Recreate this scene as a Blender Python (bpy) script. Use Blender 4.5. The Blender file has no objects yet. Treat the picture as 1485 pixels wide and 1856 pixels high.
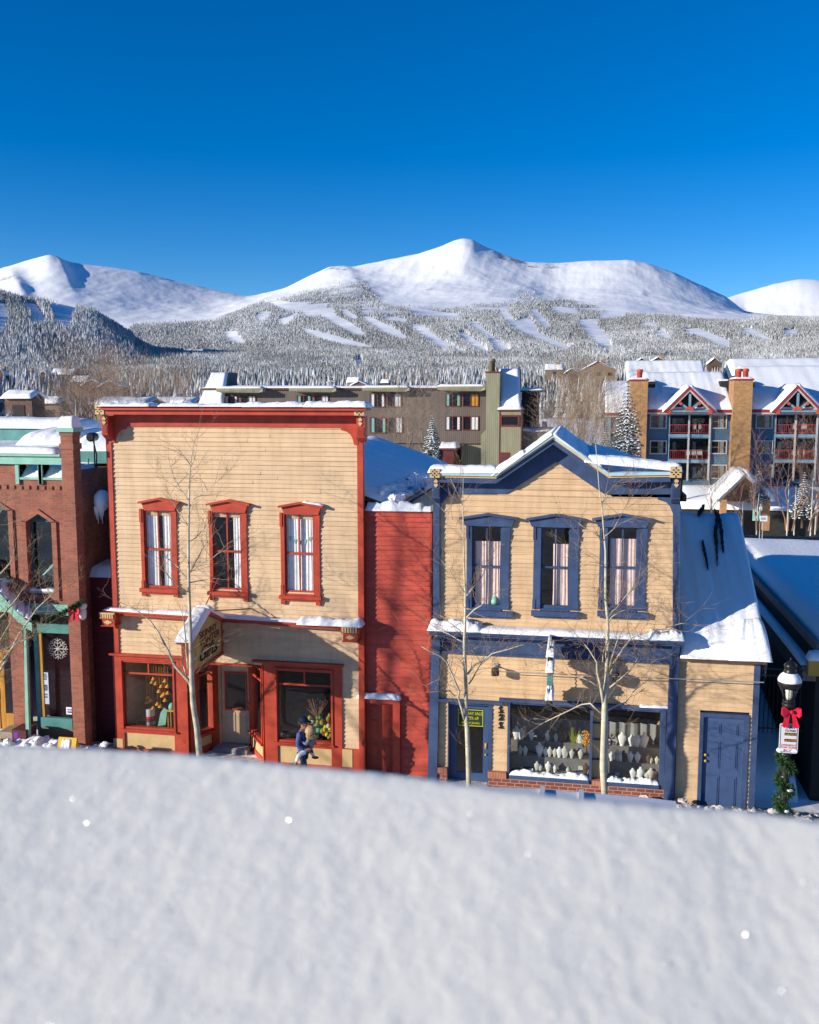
import bpy, math, random
import numpy as np
from mathutils import Vector, Matrix
random.seed(7); np.random.seed(7)
S=bpy.context.scene
COL=S.collection
# ---------------------------------------------------------------- camera model
F=1740.0; CX=742.5; CY=928.0; H=9.6; D=23.3
PITCH=math.atan(213/F); YAW=math.atan(320*math.cos(PITCH)/F)
CAM=Vector((0,-D,H))
fw=Vector((-math.sin(YAW)*math.cos(PITCH),math.cos(YAW)*math.cos(PITCH),-math.sin(PITCH)))
rt=Vector((math.cos(YAW),math.sin(YAW),0)); up=rt.cross(fw)
def ray(px,py): return fw*F+rt*(px-CX)+up*(CY-py)
def U(px,py,Y=0.0):
    d=ray(px,py); return CAM+d*((Y-CAM.y)/d.y)
def UXp(px,py,X):
    d=ray(px,py); return CAM+d*((X-CAM.x)/d.x)
def UZ(px,py,Z):
    d=ray(px,py); return CAM+d*((Z-CAM.z)/d.z)
def PX(p):
    q=Vector(p)-CAM; w=q.dot(fw); return (CX+F*q.dot(rt)/w, CY-F*q.dot(up)/w)
g1=U(150,1352,0); g2=U(1300,1466,0)
GS=(g2.z-g1.z)/(g2.x-g1.x); G0=g1.z-GS*g1.x
def gz(x): return G0+GS*max(-40,min(30,x))
# ---------------------------------------------------------------- materials
MATS={}
def nt(m):
    m.use_nodes=True; n=m.node_tree; n.nodes.clear(); return n
def mk(name):
    m=bpy.data.materials.new(name); n=nt(m)
    o=n.nodes.new('ShaderNodeOutputMaterial'); b=n.nodes.new('ShaderNodeBsdfPrincipled')
    n.links.new(b.outputs[0],o.inputs[0]); MATS[name]=m
    return m,n,b
def noise(n,vec,scale,detail=4,rough=.55):
    t=n.nodes.new('ShaderNodeTexNoise'); t.inputs['Scale'].default_value=scale
    t.inputs['Detail'].default_value=detail; t.inputs['Roughness'].default_value=rough
    if vec: n.links.new(vec,t.inputs['Vector'])
    return t
def ramp(n,fac,stops):
    r=n.nodes.new('ShaderNodeValToRGB'); e=r.color_ramp.elements
    e[0].position,e[0].color=stops[0][0],(*stops[0][1],1); e[1].position,e[1].color=stops[-1][0],(*stops[-1][1],1)
    for p,c in stops[1:-1]:
        k=e.new(p); k.color=(*c,1)
    n.links.new(fac,r.inputs[0]); return r
def mixc(n,fac,a,b,mode='MIX'):
    m=n.nodes.new('ShaderNodeMix'); m.data_type='RGBA'; m.blend_type=mode
    if isinstance(fac,(int,float)): m.inputs[0].default_value=fac
    else: n.links.new(fac,m.inputs[0])
    for v,i in ((a,6),(b,7)):
        if isinstance(v,tuple): m.inputs[i].default_value=(*v[:3],1)
        else: n.links.new(v,m.inputs[i])
    return m.outputs[2]
def geo(n):
    return n.nodes.new('ShaderNodeNewGeometry').outputs['Position']
def scaled(n,vec,s):
    m=n.nodes.new('ShaderNodeMapping'); m.inputs['Scale'].default_value=s; n.links.new(vec,m.inputs['Vector']); return m.outputs[0]
def bump(n,b,h,strength=.3,dist=.02):
    u=n.nodes.new('ShaderNodeBump'); u.inputs['Strength'].default_value=strength; u.inputs['Distance'].default_value=dist
    n.links.new(h,u.inputs['Height']); n.links.new(u.outputs[0],b.inputs['Normal'])
def paint(name,c,rough=.55,var=.12,worn=None,scale=3,stretch=(1,1,1),bs=.15,board=0):
    m,n,b=mk(name); p=geo(n); v=scaled(n,p,stretch)
    t=noise(n,v,scale,5); lo=tuple(x*(1-var*1.6) for x in c); hi=tuple(min(1,x*(1+var)) for x in c)
    r=ramp(n,t.outputs['Fac'],[(.3,lo),(.7,hi)]); col=r.outputs[0]
    t2=noise(n,v,scale*9,4,.7)
    if worn:
        rr=ramp(n,t2.outputs['Fac'],[(.62,(0,0,0)),(.72,(1,1,1))]); col=mixc(n,rr.outputs[0],col,worn)
    if board:   # boards painted at different times, plus run-down grime
        s_=n.nodes.new('ShaderNodeSeparateXYZ'); n.links.new(p,s_.inputs[0]); dv_=n.nodes.new('ShaderNodeMath'); dv_.operation='DIVIDE'; dv_.inputs[1].default_value=board; n.links.new(s_.outputs[2],dv_.inputs[0])
        fl_=n.nodes.new('ShaderNodeMath'); fl_.operation='FLOOR'; n.links.new(dv_.outputs[0],fl_.inputs[0]); xx=n.nodes.new('ShaderNodeMath'); xx.operation='MULTIPLY'; xx.inputs[1].default_value=.22; n.links.new(s_.outputs[0],xx.inputs[0]); cb=n.nodes.new('ShaderNodeCombineXYZ'); n.links.new(fl_.outputs[0],cb.inputs[0]); n.links.new(xx.outputs[0],cb.inputs[1])
        bn=noise(n,cb.outputs[0],.83,2,.5); br=ramp(n,bn.outputs['Fac'],[(.3,(.88,.87,.86)),(.7,(1.07,1.07,1.08))]); col=mixc(n,1.0,col,br.outputs[0],'MULTIPLY')
        gn=noise(n,scaled(n,p,(2.6,1,.35)),1.6,6,.7); gr_=ramp(n,gn.outputs['Fac'],[(.42,(1,1,1)),(.72,(.80,.77,.74))]); col=mixc(n,1.0,col,gr_.outputs[0],'MULTIPLY')
    n.links.new(col,b.inputs['Base Color']); b.inputs['Roughness'].default_value=rough
    b.inputs['Specular IOR Level'].default_value=.3
    bump(n,b,t2.outputs['Fac'],bs,.01); return m
def brick(name,c1,c2,mortar,bw=.215,bh=.075,msize=.011):
    m,n,b=mk(name); p=geo(n)
    s=n.nodes.new('ShaderNodeSeparateXYZ'); n.links.new(p,s.inputs[0])
    a=n.nodes.new('ShaderNodeMath'); a.operation='ADD'; n.links.new(s.outputs[0],a.inputs[0]); n.links.new(s.outputs[1],a.inputs[1])
    c=n.nodes.new('ShaderNodeCombineXYZ'); n.links.new(a.outputs[0],c.inputs[0]); n.links.new(s.outputs[2],c.inputs[1])
    t=n.nodes.new('ShaderNodeTexBrick'); n.links.new(c.outputs[0],t.inputs['Vector'])
    t.inputs['Scale'].default_value=1; t.inputs['Brick Width'].default_value=bw; t.inputs['Row Height'].default_value=bh
    t.inputs['Mortar Size'].default_value=msize; t.inputs['Mortar Smooth'].default_value=.2
    t.inputs['Color1'].default_value=(*c1,1); t.inputs['Color2'].default_value=(*c2,1); t.inputs['Mortar'].default_value=(*mortar,1)
    t2=noise(n,p,2.5,5); f=ramp(n,t2.outputs['Fac'],[(.3,(.72,.72,.75)),(.7,(1.1,1.08,1.05))])
    n.links.new(mixc(n,1.0,t.outputs['Color'],f.outputs[0],'MULTIPLY'),b.inputs['Base Color'])
    b.inputs['Roughness'].default_value=.85
    iv=n.nodes.new('ShaderNodeMath'); iv.operation='SUBTRACT'; iv.inputs[0].default_value=1; n.links.new(t.outputs['Fac'],iv.inputs[1])
    bump(n,b,iv.outputs[0],.6,.01); return m
def snowmat(name,c=(.87,.88,.89),bscale=6,bd=.05,dirt=None):
    m,n,b=mk(name); p=geo(n); t=noise(n,p,bscale,7,.6)
    col=c
    if dirt:
        r=ramp(n,noise(n,p,5,6,.7).outputs['Fac'],[(.4,c),(.62,dirt)]); n.links.new(r.outputs[0],b.inputs['Base Color'])
    else: b.inputs['Base Color'].default_value=(*c,1)
    b.inputs['Roughness'].default_value=.6; b.inputs['Specular IOR Level'].default_value=.25
    bump(n,b,t.outputs['Fac'],.5,bd); return m
def glassmat(name,tint=(.75,.78,.78),refl=1.0):
    m=bpy.data.materials.new(name); n=nt(m); o=n.nodes.new('ShaderNodeOutputMaterial')
    a=n.nodes.new('ShaderNodeBsdfTransparent'); a.inputs[0].default_value=(*tint,1)
    g=n.nodes.new('ShaderNodeBsdfGlossy'); g.inputs['Roughness'].default_value=.02
    f=n.nodes.new('ShaderNodeFresnel'); gb=n.nodes.new('ShaderNodeNewGeometry'); io=n.nodes.new('ShaderNodeMath'); io.operation='MULTIPLY_ADD'; io.inputs[1].default_value=1/1.5-1.5; io.inputs[2].default_value=1.5; n.links.new(gb.outputs['Backfacing'],io.inputs[0]); n.links.new(io.outputs[0],f.inputs[0])
    k=n.nodes.new('ShaderNodeMath'); k.operation='MULTIPLY'; k.inputs[1].default_value=refl; n.links.new(f.outputs[0],k.inputs[0])
    x=n.nodes.new('ShaderNodeMixShader'); n.links.new(k.outputs[0],x.inputs[0]); n.links.new(a.outputs[0],x.inputs[1]); n.links.new(g.outputs[0],x.inputs[2])
    n.links.new(x.outputs[0],o.inputs[0])
    nz=noise(n,geo(n),1.3,1); u=n.nodes.new('ShaderNodeBump'); u.inputs['Strength'].default_value=.15; u.inputs['Distance'].default_value=.02
    n.links.new(nz.outputs['Fac'],u.inputs['Height']); n.links.new(u.outputs[0],g.inputs['Normal'])
    MATS[name]=m; return m
M=MATS
paint('tan',(.69,.495,.30),.6,.07,worn=(.56,.39,.23),stretch=(.5,1,3),bs=.08,board=.117)
paint('tan2',(.70,.48,.275),.6,.07,worn=(.57,.38,.21),stretch=(.5,1,3),bs=.08,board=.107)
paint('tan_trim',(.6,.42,.2),.5,.1)
paint('red',(.46,.064,.034),.45,.16,worn=(.36,.06,.04))
paint('redwall',(.55,.082,.05),.55,.12,worn=(.45,.085,.06),stretch=(.6,1,3),board=.125)
paint('maroon',(.16,.022,.026),.6,.15,stretch=(.6,1,6))
paint('blue',(.052,.088,.185),.5,.14,worn=(.08,.12,.2),board=.9)
paint('bluedoor',(.058,.10,.21),.4,.08)
paint('metal_lt',(.42,.55,.6),.35,.1)
paint('mint',(.26,.53,.42),.5,.1,worn=(.2,.42,.34))
paint('teal',(.035,.13,.13),.5,.15)
paint('teal_lt',(.09,.27,.25),.5,.15)
paint('oak',(.50,.25,.05),.4,.2,stretch=(4,1,.6))
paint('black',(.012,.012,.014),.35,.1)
paint('iron',(.015,.015,.017),.45,.1)
paint('dark',(.03,.028,.026),.8,.2)
paint('interior',(.09,.08,.07),.9,.2)
paint('white',(.86,.85,.82),.6,.06)
paint('cream',(.62,.60,.5),.6,.06)
paint('grey',(.3,.3,.3),.6,.1)
paint('concrete',(.35,.33,.30),.9,.15)
paint('gold',(.5,.32,.06),.3,.1)
paint('sign_tan',(.56,.38,.14),.5,.06)
paint('sign_text',(.16,.06,.03),.5,.06)
paint('curtain',(.88,.88,.86),.9,.08,scale=8)
paint('pink',(.86,.62,.55),.9,.08,scale=8)
paint('bark_aspen',(.56,.50,.36),.8,.22,worn=(.10,.08,.06),scale=2.2,stretch=(1,1,2.2),bs=.4)
paint('twig',(.30,.20,.12),.8,.2)
paint('twig2',(.27,.15,.09),.8,.2)
paint('brush',(.34,.25,.17),.9,.3,scale=1.0)
paint('trunk',(.12,.08,.055),.9,.2)
paint('needle',(.030,.050,.028),.8,.4,scale=1)
paint('garland',(.035,.09,.03),.7,.4,scale=15)
paint('bow',(.62,.012,.045),.45,.15)
paint('olive',(.235,.215,.13),.7,.12,stretch=(1,1,.3))
paint('woodroof',(.12,.06,.035),.8,.2)
paint('frame_red',(.15,.035,.028),.5,.1)
paint('steps',(.22,.21,.2),.8,.2)
paint('railred',(.28,.03,.03),.5,.1)
paint('orangered',(.5,.08,.04),.5,.1)
paint('condolt',(.16,.29,.36),.6,.1)
paint('whitepost',(.45,.43,.40),.6,.1)
paint('skin',(.55,.27,.18),.5,.06)
paint('jacket',(.06,.10,.27),.75,.15,scale=12)
paint('navy',(.012,.025,.07),.7,.1)
paint('jeans',(.035,.06,.10),.85,.25,scale=14)
paint('furhat',(.50,.35,.18),.95,.25,scale=30,bs=.8)
paint('greycoat',(.25,.25,.27),.85,.2,scale=14)
paint('yellow',(.75,.42,.015),.5,.08)
paint('signyellow',(.65,.62,.02),.5,.05)
paint('signgreen',(.02,.05,.03),.5,.05)
paint('signwhite',(.62,.63,.66),.4,.05)
paint('signred',(.55,.02,.08),.5,.05)
paint('signblack',(.02,.02,.02),.5,.05)
paint('signorange',(.7,.28,.03),.5,.05)
paint('poster',(.5,.6,.72),.6,.05)
paint('purple',(.16,.04,.4),.6,.05)
paint('cardboard',(.35,.27,.19),.8,.1)
paint('boxbrown',(.11,.03,.035),.6,.1)
paint('green',(.06,.40,.24),.5,.1)
paint('lime',(.24,.27,.03),.5,.1)
paint('orange',(.72,.33,.03),.5,.1)
paint('pot',(.38,.30,.05),.5,.2)
paint('stone',(.62,.64,.58),.6,.08)
paint('asphalt',(.16,.155,.15),.9,.3,scale=1.2)
paint('housebrown',(.13,.075,.05),.8,.2)
paint('housetan',(.24,.17,.11),.8,.15)
paint('opposite',(.42,.36,.28),.8,.15)
brick('brick',(.42,.125,.065),(.31,.08,.045),(.26,.17,.13),.20,.067,.008)
brick('brick_low',(.27,.075,.05),(.20,.05,.035),(.42,.27,.2),.22,.09,.010)
brick('brick_cap',(.50,.17,.07),(.42,.12,.05),(.4,.26,.2),.07,.2,.01)
brick('brick_tan',(.44,.235,.09),(.36,.18,.07),(.42,.27,.13),.5,.16,.012)
snowmat('snow'); snowmat('snow_rough',bscale=2.5,bd=.12); snowmat('snow_dirty',c=(.72,.68,.62),dirt=(.42,.36,.29),bscale=9,bd=.08)
glassmat('glass',(.97,.98,.98),.7); glassmat('glass_dark',(.95,.96,.95),.9); glassmat('glass_green',(.75,.88,.83),1.3)
def ribbed(name,c,rib=.22,var=.15):
    m,n,b=mk(name); p=geo(n); s=n.nodes.new('ShaderNodeSeparateXYZ'); n.links.new(p,s.inputs[0])
    w=n.nodes.new('ShaderNodeMath'); w.operation='MODULO'; w.inputs[1].default_value=rib
    a=n.nodes.new('ShaderNodeMath'); a.operation='ADD'; a.inputs[1].default_value=1000*rib; n.links.new(s.outputs[0],a.inputs[0])
    n.links.new(a.outputs[0],w.inputs[0])
    r=ramp(n,w.outputs[0],[(.0,tuple(x*.45 for x in c)),(rib*.25,c)])
    t=noise(n,scaled(n,p,(1,1,.15)),2.2,5); f=ramp(n,t.outputs['Fac'],[(.3,(1-var,)*3),(.7,(1+var,)*3)])
    n.links.new(mixc(n,1.0,r.outputs[0],f.outputs[0],'MULTIPLY'),b.inputs['Base Color']); b.inputs['Roughness'].default_value=.75
    bump(n,b,w.outputs[0],.4,.05)
ribbed('brown_rib',(.125,.098,.078)); ribbed('olive_rib',(.26,.245,.15)); ribbed('fence_rib',(.20,.16,.15),.12)
def lapmat(name,c,h=.25):
    m,n,b=mk(name); p=geo(n); s=n.nodes.new('ShaderNodeSeparateXYZ'); n.links.new(p,s.inputs[0])
    a=n.nodes.new('ShaderNodeMath'); a.operation='ADD'; a.inputs[1].default_value=100*h; n.links.new(s.outputs[2],a.inputs[0])
    w=n.nodes.new('ShaderNodeMath'); w.operation='MODULO'; w.inputs[1].default_value=h; n.links.new(a.outputs[0],w.inputs[0])
    r=ramp(n,w.outputs[0],[(.0,tuple(x*.5 for x in c)),(h*.25,c)])
    n.links.new(r.outputs[0],b.inputs['Base Color']); b.inputs['Roughness'].default_value=.7
lapmat('condoblue',(.055,.125,.20))
def treemat():
    m,n,b=mk('frost_tree'); a=n.nodes.new('ShaderNodeAttribute'); a.attribute_name='snow'
    t=noise(n,geo(n),.9,3,.6)
    ad=n.nodes.new('ShaderNodeMath'); ad.operation='ADD'; n.links.new(a.outputs['Fac'],ad.inputs[0]); hf=n.nodes.new('ShaderNodeMath'); hf.operation='MULTIPLY'; hf.inputs[1].default_value=.5; n.links.new(t.outputs['Fac'],hf.inputs[0]); n.links.new(hf.outputs[0],ad.inputs[1])
    r=ramp(n,ad.outputs[0],[(.34,(.07,.076,.066)),(.60,(.24,.245,.24)),(.92,(.60,.61,.62))])  # low-contrast ramp paints distance haze into the frosted tree colours
    n.links.new(r.outputs[0],b.inputs['Base Color']); b.inputs['Roughness'].default_value=.85
    b.inputs['Specular IOR Level'].default_value=.1
treemat()
def terrmat():
    m,n,b=mk('terrain'); a=n.nodes.new('ShaderNodeAttribute'); a.attribute_name='forest'
    k=n.nodes.new('ShaderNodeAttribute'); k.attribute_name='rock'
    p=geo(n)
    t=noise(n,p,.06,6,.75); fl=ramp(n,t.outputs['Fac'],[(.35,(.09,.095,.09)),(.5,(.25,.255,.255)),(.68,(.6,.61,.63))])
    t2=noise(n,scaled(n,p,(.012,.012,.03)),1,9,.75)
    mm=n.nodes.new('ShaderNodeMath'); mm.operation='MULTIPLY'; n.links.new(t2.outputs['Fac'],mm.inputs[0]); n.links.new(k.outputs['Fac'],mm.inputs[1])
    rk=ramp(n,mm.outputs[0],[(.48,(.90,.91,.93)),(.57,(.36,.34,.33))])
    n.links.new(mixc(n,a.outputs['Fac'],rk.outputs[0],fl.outputs[0]),b.inputs['Base Color'])
    b.inputs['Roughness'].default_value=.7; b.inputs['Specular IOR Level'].default_value=.15
    t3=noise(n,p,.02,8,.6); bump(n,b,t3.outputs['Fac'],.4,4)
terrmat()
# ---------------------------------------------------------------- mesh builder
SPLIT={'corner_board','pilaster','stair_roof_snow','balcony_post','brick_column','left_wing_post','balcony_beam','brick_cap','step','roof_vent','corner_trim','step_','skirting','flue','shoe','ear','stair_side_wall','parapet_','base_panel','sliding_door_','course_corbel','balcony_chair_'}
class MB:
    def __init__(s): s.v=[]; s.f=[]
    def add(s,vs,fs):
        o=len(s.v); s.v+= [tuple(x) for x in vs]; s.f+=[tuple(i+o for i in f) for f in fs]; return s
    def box(s,x0,x1,y0,y1,z0,z1):
        if x0>x1:x0,x1=x1,x0
        if y0>y1:y0,y1=y1,y0
        if z0>z1:z0,z1=z1,z0
        return s.add([(x0,y0,z0),(x1,y0,z0),(x1,y1,z0),(x0,y1,z0),(x0,y0,z1),(x1,y0,z1),(x1,y1,z1),(x0,y1,z1)],
          [(0,3,2,1),(4,5,6,7),(0,1,5,4),(1,2,6,5),(2,3,7,6),(3,0,4,7)])
    def prism(s,pts,off):
        off=Vector(off); a=[Vector(p) for p in pts]; n=len(a)
        return s.add(a+[p+off for p in a],[tuple(range(n)),tuple(range(2*n-1,n-1,-1))]+[(i,i+n,(i+1)%n+n,(i+1)%n) for i in range(n)])
    def pp(s,pxs,Y,th):   # outline measured on a facade plane, given real thickness
        return s.prism([U(a,b,Y) for a,b in pxs],(0,th,0))
    def rb(s,x0,y0,x1,y1,Y,th):  # upright rectangular board on a facade plane
        ym=(y0+y1)/2; xm=(x0+x1)/2
        return s.box(U(x0,ym,Y).x,U(x1,ym,Y).x,Y,Y+th,U(xm,y0,Y).z,U(xm,y1,Y).z)
    def tube(s,pts,rad,n=6,cap=True):
        pts=[Vector(p) for p in pts]; m=len(pts); o=len(s.v)
        for i,p in enumerate(pts):
            t=(pts[min(i+1,m-1)]-pts[max(i-1,0)]); t=t.normalized() if t.length>1e-9 else Vector((0,0,1))
            ref=Vector((1,0,0)) if abs(t.x)<.8 else Vector((0,1,0))
            a=t.cross(ref).normalized(); b=t.cross(a); r=rad[i] if isinstance(rad,(list,tuple)) else rad
            for k in range(n):
                q=p+(a*math.cos(2*math.pi*k/n)+b*math.sin(2*math.pi*k/n))*r; s.v.append(tuple(q))
        for i in range(m-1):
            for k in range(n):
                s.f.append((o+i*n+k,o+i*n+(k+1)%n,o+(i+1)*n+(k+1)%n,o+(i+1)*n+k))
        if cap: s.f.append(tuple(o+k for k in range(n-1,-1,-1))); s.f.append(tuple(o+(m-1)*n+k for k in range(n)))
        return s
    def lathe(s,prof,c,n=16,sx=1,sy=1):
        o=len(s.v)
        for r,z in prof:
            for k in range(n):
                a=2*math.pi*k/n; s.v.append((c[0]+r*sx*math.cos(a),c[1]+r*sy*math.sin(a),c[2]+z))
        for i in range(len(prof)-1):
            for k in range(n): s.f.append((o+i*n+k,o+i*n+(k+1)%n,o+(i+1)*n+(k+1)%n,o+(i+1)*n+k))
        s.f.append(tuple(o+k for k in range(n-1,-1,-1))); s.f.append(tuple(o+(len(prof)-1)*n+k for k in range(n)))
        return s
    def ball(s,c,r,sx=1,sy=1,sz=1,n=10,jit=0):
        c=Vector(c); pr=[]; o=len(s.v); m=max(4,n//2+1)
        for i in range(m+1):
            th=math.pi*i/m
            for k in range(n):
                a=2*math.pi*k/n; j=1+(random.random()-.5)*jit
                s.v.append((c.x+r*sx*math.sin(th)*math.cos(a)*j,c.y+r*sy*math.sin(th)*math.sin(a)*j,c.z+r*sz*math.cos(th)*j))
        for i in range(m):
            for k in range(n): s.f.append((o+i*n+k,o+(i+1)*n+k,o+(i+1)*n+(k+1)%n,o+i*n+(k+1)%n))
        return s
    def slab(s,A,B,C_,D_,h,nu=24,nv=6,seed=0,lump=.25,drop=.0,pw=6):
        """snow lying on the quad A-B (front edge) C-D (back edge); thick, rounded edges"""
        A,B,C_,D_=map(Vector,(A,B,C_,D_)); nrm=(B-A).cross(D_-A).normalized()
        if nrm.z<0: nrm=-nrm
        rs=random.Random(seed); ph=[rs.uniform(0,6.28) for _ in range(8)]; o=len(s.v)
        def nz(u,v): return (math.sin(u*9+ph[0])+.7*math.sin(u*21+ph[1]+v*3)+.5*math.sin(u*43+ph[2]+v*5)+.5*math.sin(v*8+ph[3]+u*6)+.35*math.sin(u*77+ph[4]))/2.6
        for j in range(nv+1):
            for i in range(nu+1):
                u=i/nu; v=j/nv; p=(A*(1-u)+B*u)*(1-v)+(D_*(1-u)+C_*u)*v
                e=max(0,1-abs(2*u-1)**(pw*4))**.5*max(0,1-abs(2*v-1)**pw)**.5
                hh=h*e*(1+lump*nz(u,v)); q=p+nrm*(hh*.45)+Vector((0,0,hh*.55)); 
                s.v.append(tuple(q))
        for j in range(nv):
            for i in range(nu):
                a=o+j*(nu+1)+i; s.f.append((a,a+1,a+nu+2,a+nu+1))
        b=len(s.v)
        for p in (A,B,C_,D_): s.v.append(tuple(p-Vector((0,0,.012+drop))))
        s.f.append((b+3,b+2,b+1,b))
        ring=[o+i for i in range(nu+1)]
        s.f.append(tuple([b,b+1]+ring[::-1]))
        ring=[o+nv*(nu+1)+i for i in range(nu+1)]; s.f.append(tuple([b+2,b+3]+ring))
        ring=[o+j*(nu+1) for j in range(nv+1)]; s.f.append(tuple([b+3,b]+ring))
        ring=[o+j*(nu+1)+nu for j in range(nv+1)]; s.f.append(tuple([b+1,b+2]+ring[::-1]))
        return s
    def sheet(s,x0,x1,z0,z1,Y,amp,waves,ph=0,nx=40):
        o=len(s.v)
        for j in range(5):
            for i in range(nx+1):
                u=i/nx; v=j/4
                s.v.append((x0+(x1-x0)*u+.02*math.sin(v*3+u*9)*(1-v),Y+amp*math.sin(u*waves*6.28+ph+.6*v)+amp*.4*math.sin(u*waves*2.3*6.28),z0+(z1-z0)*v))
        for j in range(4):
            for i in range(nx): a=o+j*(nx+1)+i; s.f.append((a,a+1,a+nx+2,a+nx+1))
        return s
    def text(s,txt,size,O,u,v,depth=.01,bold=0,shear=0):
        cu=bpy.data.curves.new('t','FONT'); cu.body=txt; cu.size=1; cu.extrude=0; cu.offset=bold; cu.align_x='CENTER'; cu.align_y='CENTER'; cu.shear=shear
        ob=bpy.data.objects.new('t',cu); COL.objects.link(ob); dg=bpy.context.evaluated_depsgraph_get(); me=bpy.data.meshes.new_from_object(ob.evaluated_get(dg))
        O,u,v=Vector(O),Vector(u).normalized(),Vector(v).normalized(); w=u.cross(v)
        if isinstance(size,(int,float)): size=(size,size)
        P=[O+u*q.co.x*size[0]+v*q.co.y*size[1] for q in me.vertices]; fs=[tuple(p.vertices) for p in me.polygons]; k=len(P)
        s.add([p+w*depth for p in P],fs); s.add(P,[f[::-1] for f in fs])
        bpy.data.objects.remove(ob); bpy.data.curves.remove(cu); bpy.data.meshes.remove(me); return s
    def build(s,name,mat,parent=None,smooth=False,loc=None):
        if (name in SPLIT or (name=='snow' and len(s.v)<12000)) and parent:
            par=list(range(len(s.v)))
            def fd(i):
                while par[i]!=i: par[i]=par[par[i]]; i=par[i]
                return i
            for f in s.f:
                for q in f[1:]: par[fd(q)]=fd(f[0])
            gr={}
            for i in range(len(s.v)): gr.setdefault(fd(i),[]).append(i)
            if 1<len(gr)<=(26 if name=='snow' else 999):
                o=None
                for r,ix in gr.items():
                    mp={v:k for k,v in enumerate(ix)}; m=MB(); m.v=[s.v[i] for i in ix]; m.f=[tuple(mp[i] for i in f) for f in s.f if f[0] in mp]
                    o=m.build(name,mat,parent,smooth)
                return o
        me=bpy.data.meshes.new(name); off=Vector((0,0,0))
        if parent:
            q=parent
            while q: off+=Vector(q.location); q=q.parent
        elif loc is not None: off=Vector(loc)
        me.from_pydata([tuple(Vector(p)-off) for p in s.v],[],s.f); me.validate()
        if smooth: me.polygons.foreach_set('use_smooth',[True]*len(me.polygons))
        me.materials.append(M[mat]); o=bpy.data.objects.new(name,me); COL.objects.link(o)
        if parent: o.parent=parent
        elif loc is not None: o.location=loc
        return o
def tag(o,label=None,cat=None,group=None,kind=None):
    if label:o['label']=label
    if cat:o['category']=cat
    if group:o['group']=group
    if kind:o['kind']=kind
    return o
def E(name,loc,label,cat,group=None):
    o=bpy.data.objects.new(name,None); o.empty_display_size=.2; COL.objects.link(o); o.location=loc; return tag(o,label,cat,group)
def siding(mb,L,R,z0,z1,pitch,Y,ops=(),seed=0,lip=.029):
    rs=random.Random(seed); z=z0
    while z<z1-1e-4:
        zt=min(z+pitch*rs.uniform(.93,1.07),z1); zm=(z+zt)/2
        iv=[(0.0,1.0)]; l0,r0,l1,r1=L(z),R(z),L(zt),R(zt)
        segs=[(l0,r0,l1,r1)]
        for (a,b,c,d) in ops:
            if c-.02<zm<d+.02:
                new=[]
                for (q0,q1,q2,q3) in segs:
                    if b<=q0 or a>=q1: new.append((q0,q1,q2,q3)); continue
                    if a>q0: new.append((q0,a,q2,a))
                    if b<q1: new.append((b,q1,b,q3))
                segs=new
        for (q0,q1,q2,q3) in segs:
            if q1-q0<.005 and q3-q2<.005: continue
            cuts=[(q0,q2)]; t=q0+rs.uniform(1.5,5)
            while t<q1-.6: cuts.append((t,t)); t+=rs.uniform(2,5)
            cuts.append((q1,q3))
            for (a0,a1),(b0,b1) in zip(cuts[:-1],cuts[1:]):
                e=lip*rs.uniform(.75,1.25); sag=rs.uniform(-.004,.004); g=.003
                a0_=a0+g if a0!=q0 else a0
                mb.add([(a0_,Y-e,z+sag),(b0,Y-e*rs.uniform(.9,1.1),z-sag),(b1,Y-.003,zt+.004),(a1 if a1==q2 else a1+g,Y-.003,zt+.004),(a0_,Y+.01,z+sag),(b0,Y+.01,z-sag)],[(0,1,2,3),(4,5,1,0),(0,3,4),(1,5,2)])
        z=zt
def worldrect(x0,y0,x1,y1,Y):
    ym=(y0+y1)/2; xm=(x0+x1)/2
    return (U(x0,ym,Y).x,U(x1,ym,Y).x,U(xm,y1,Y).z,U(xm,y0,Y).z)
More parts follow.
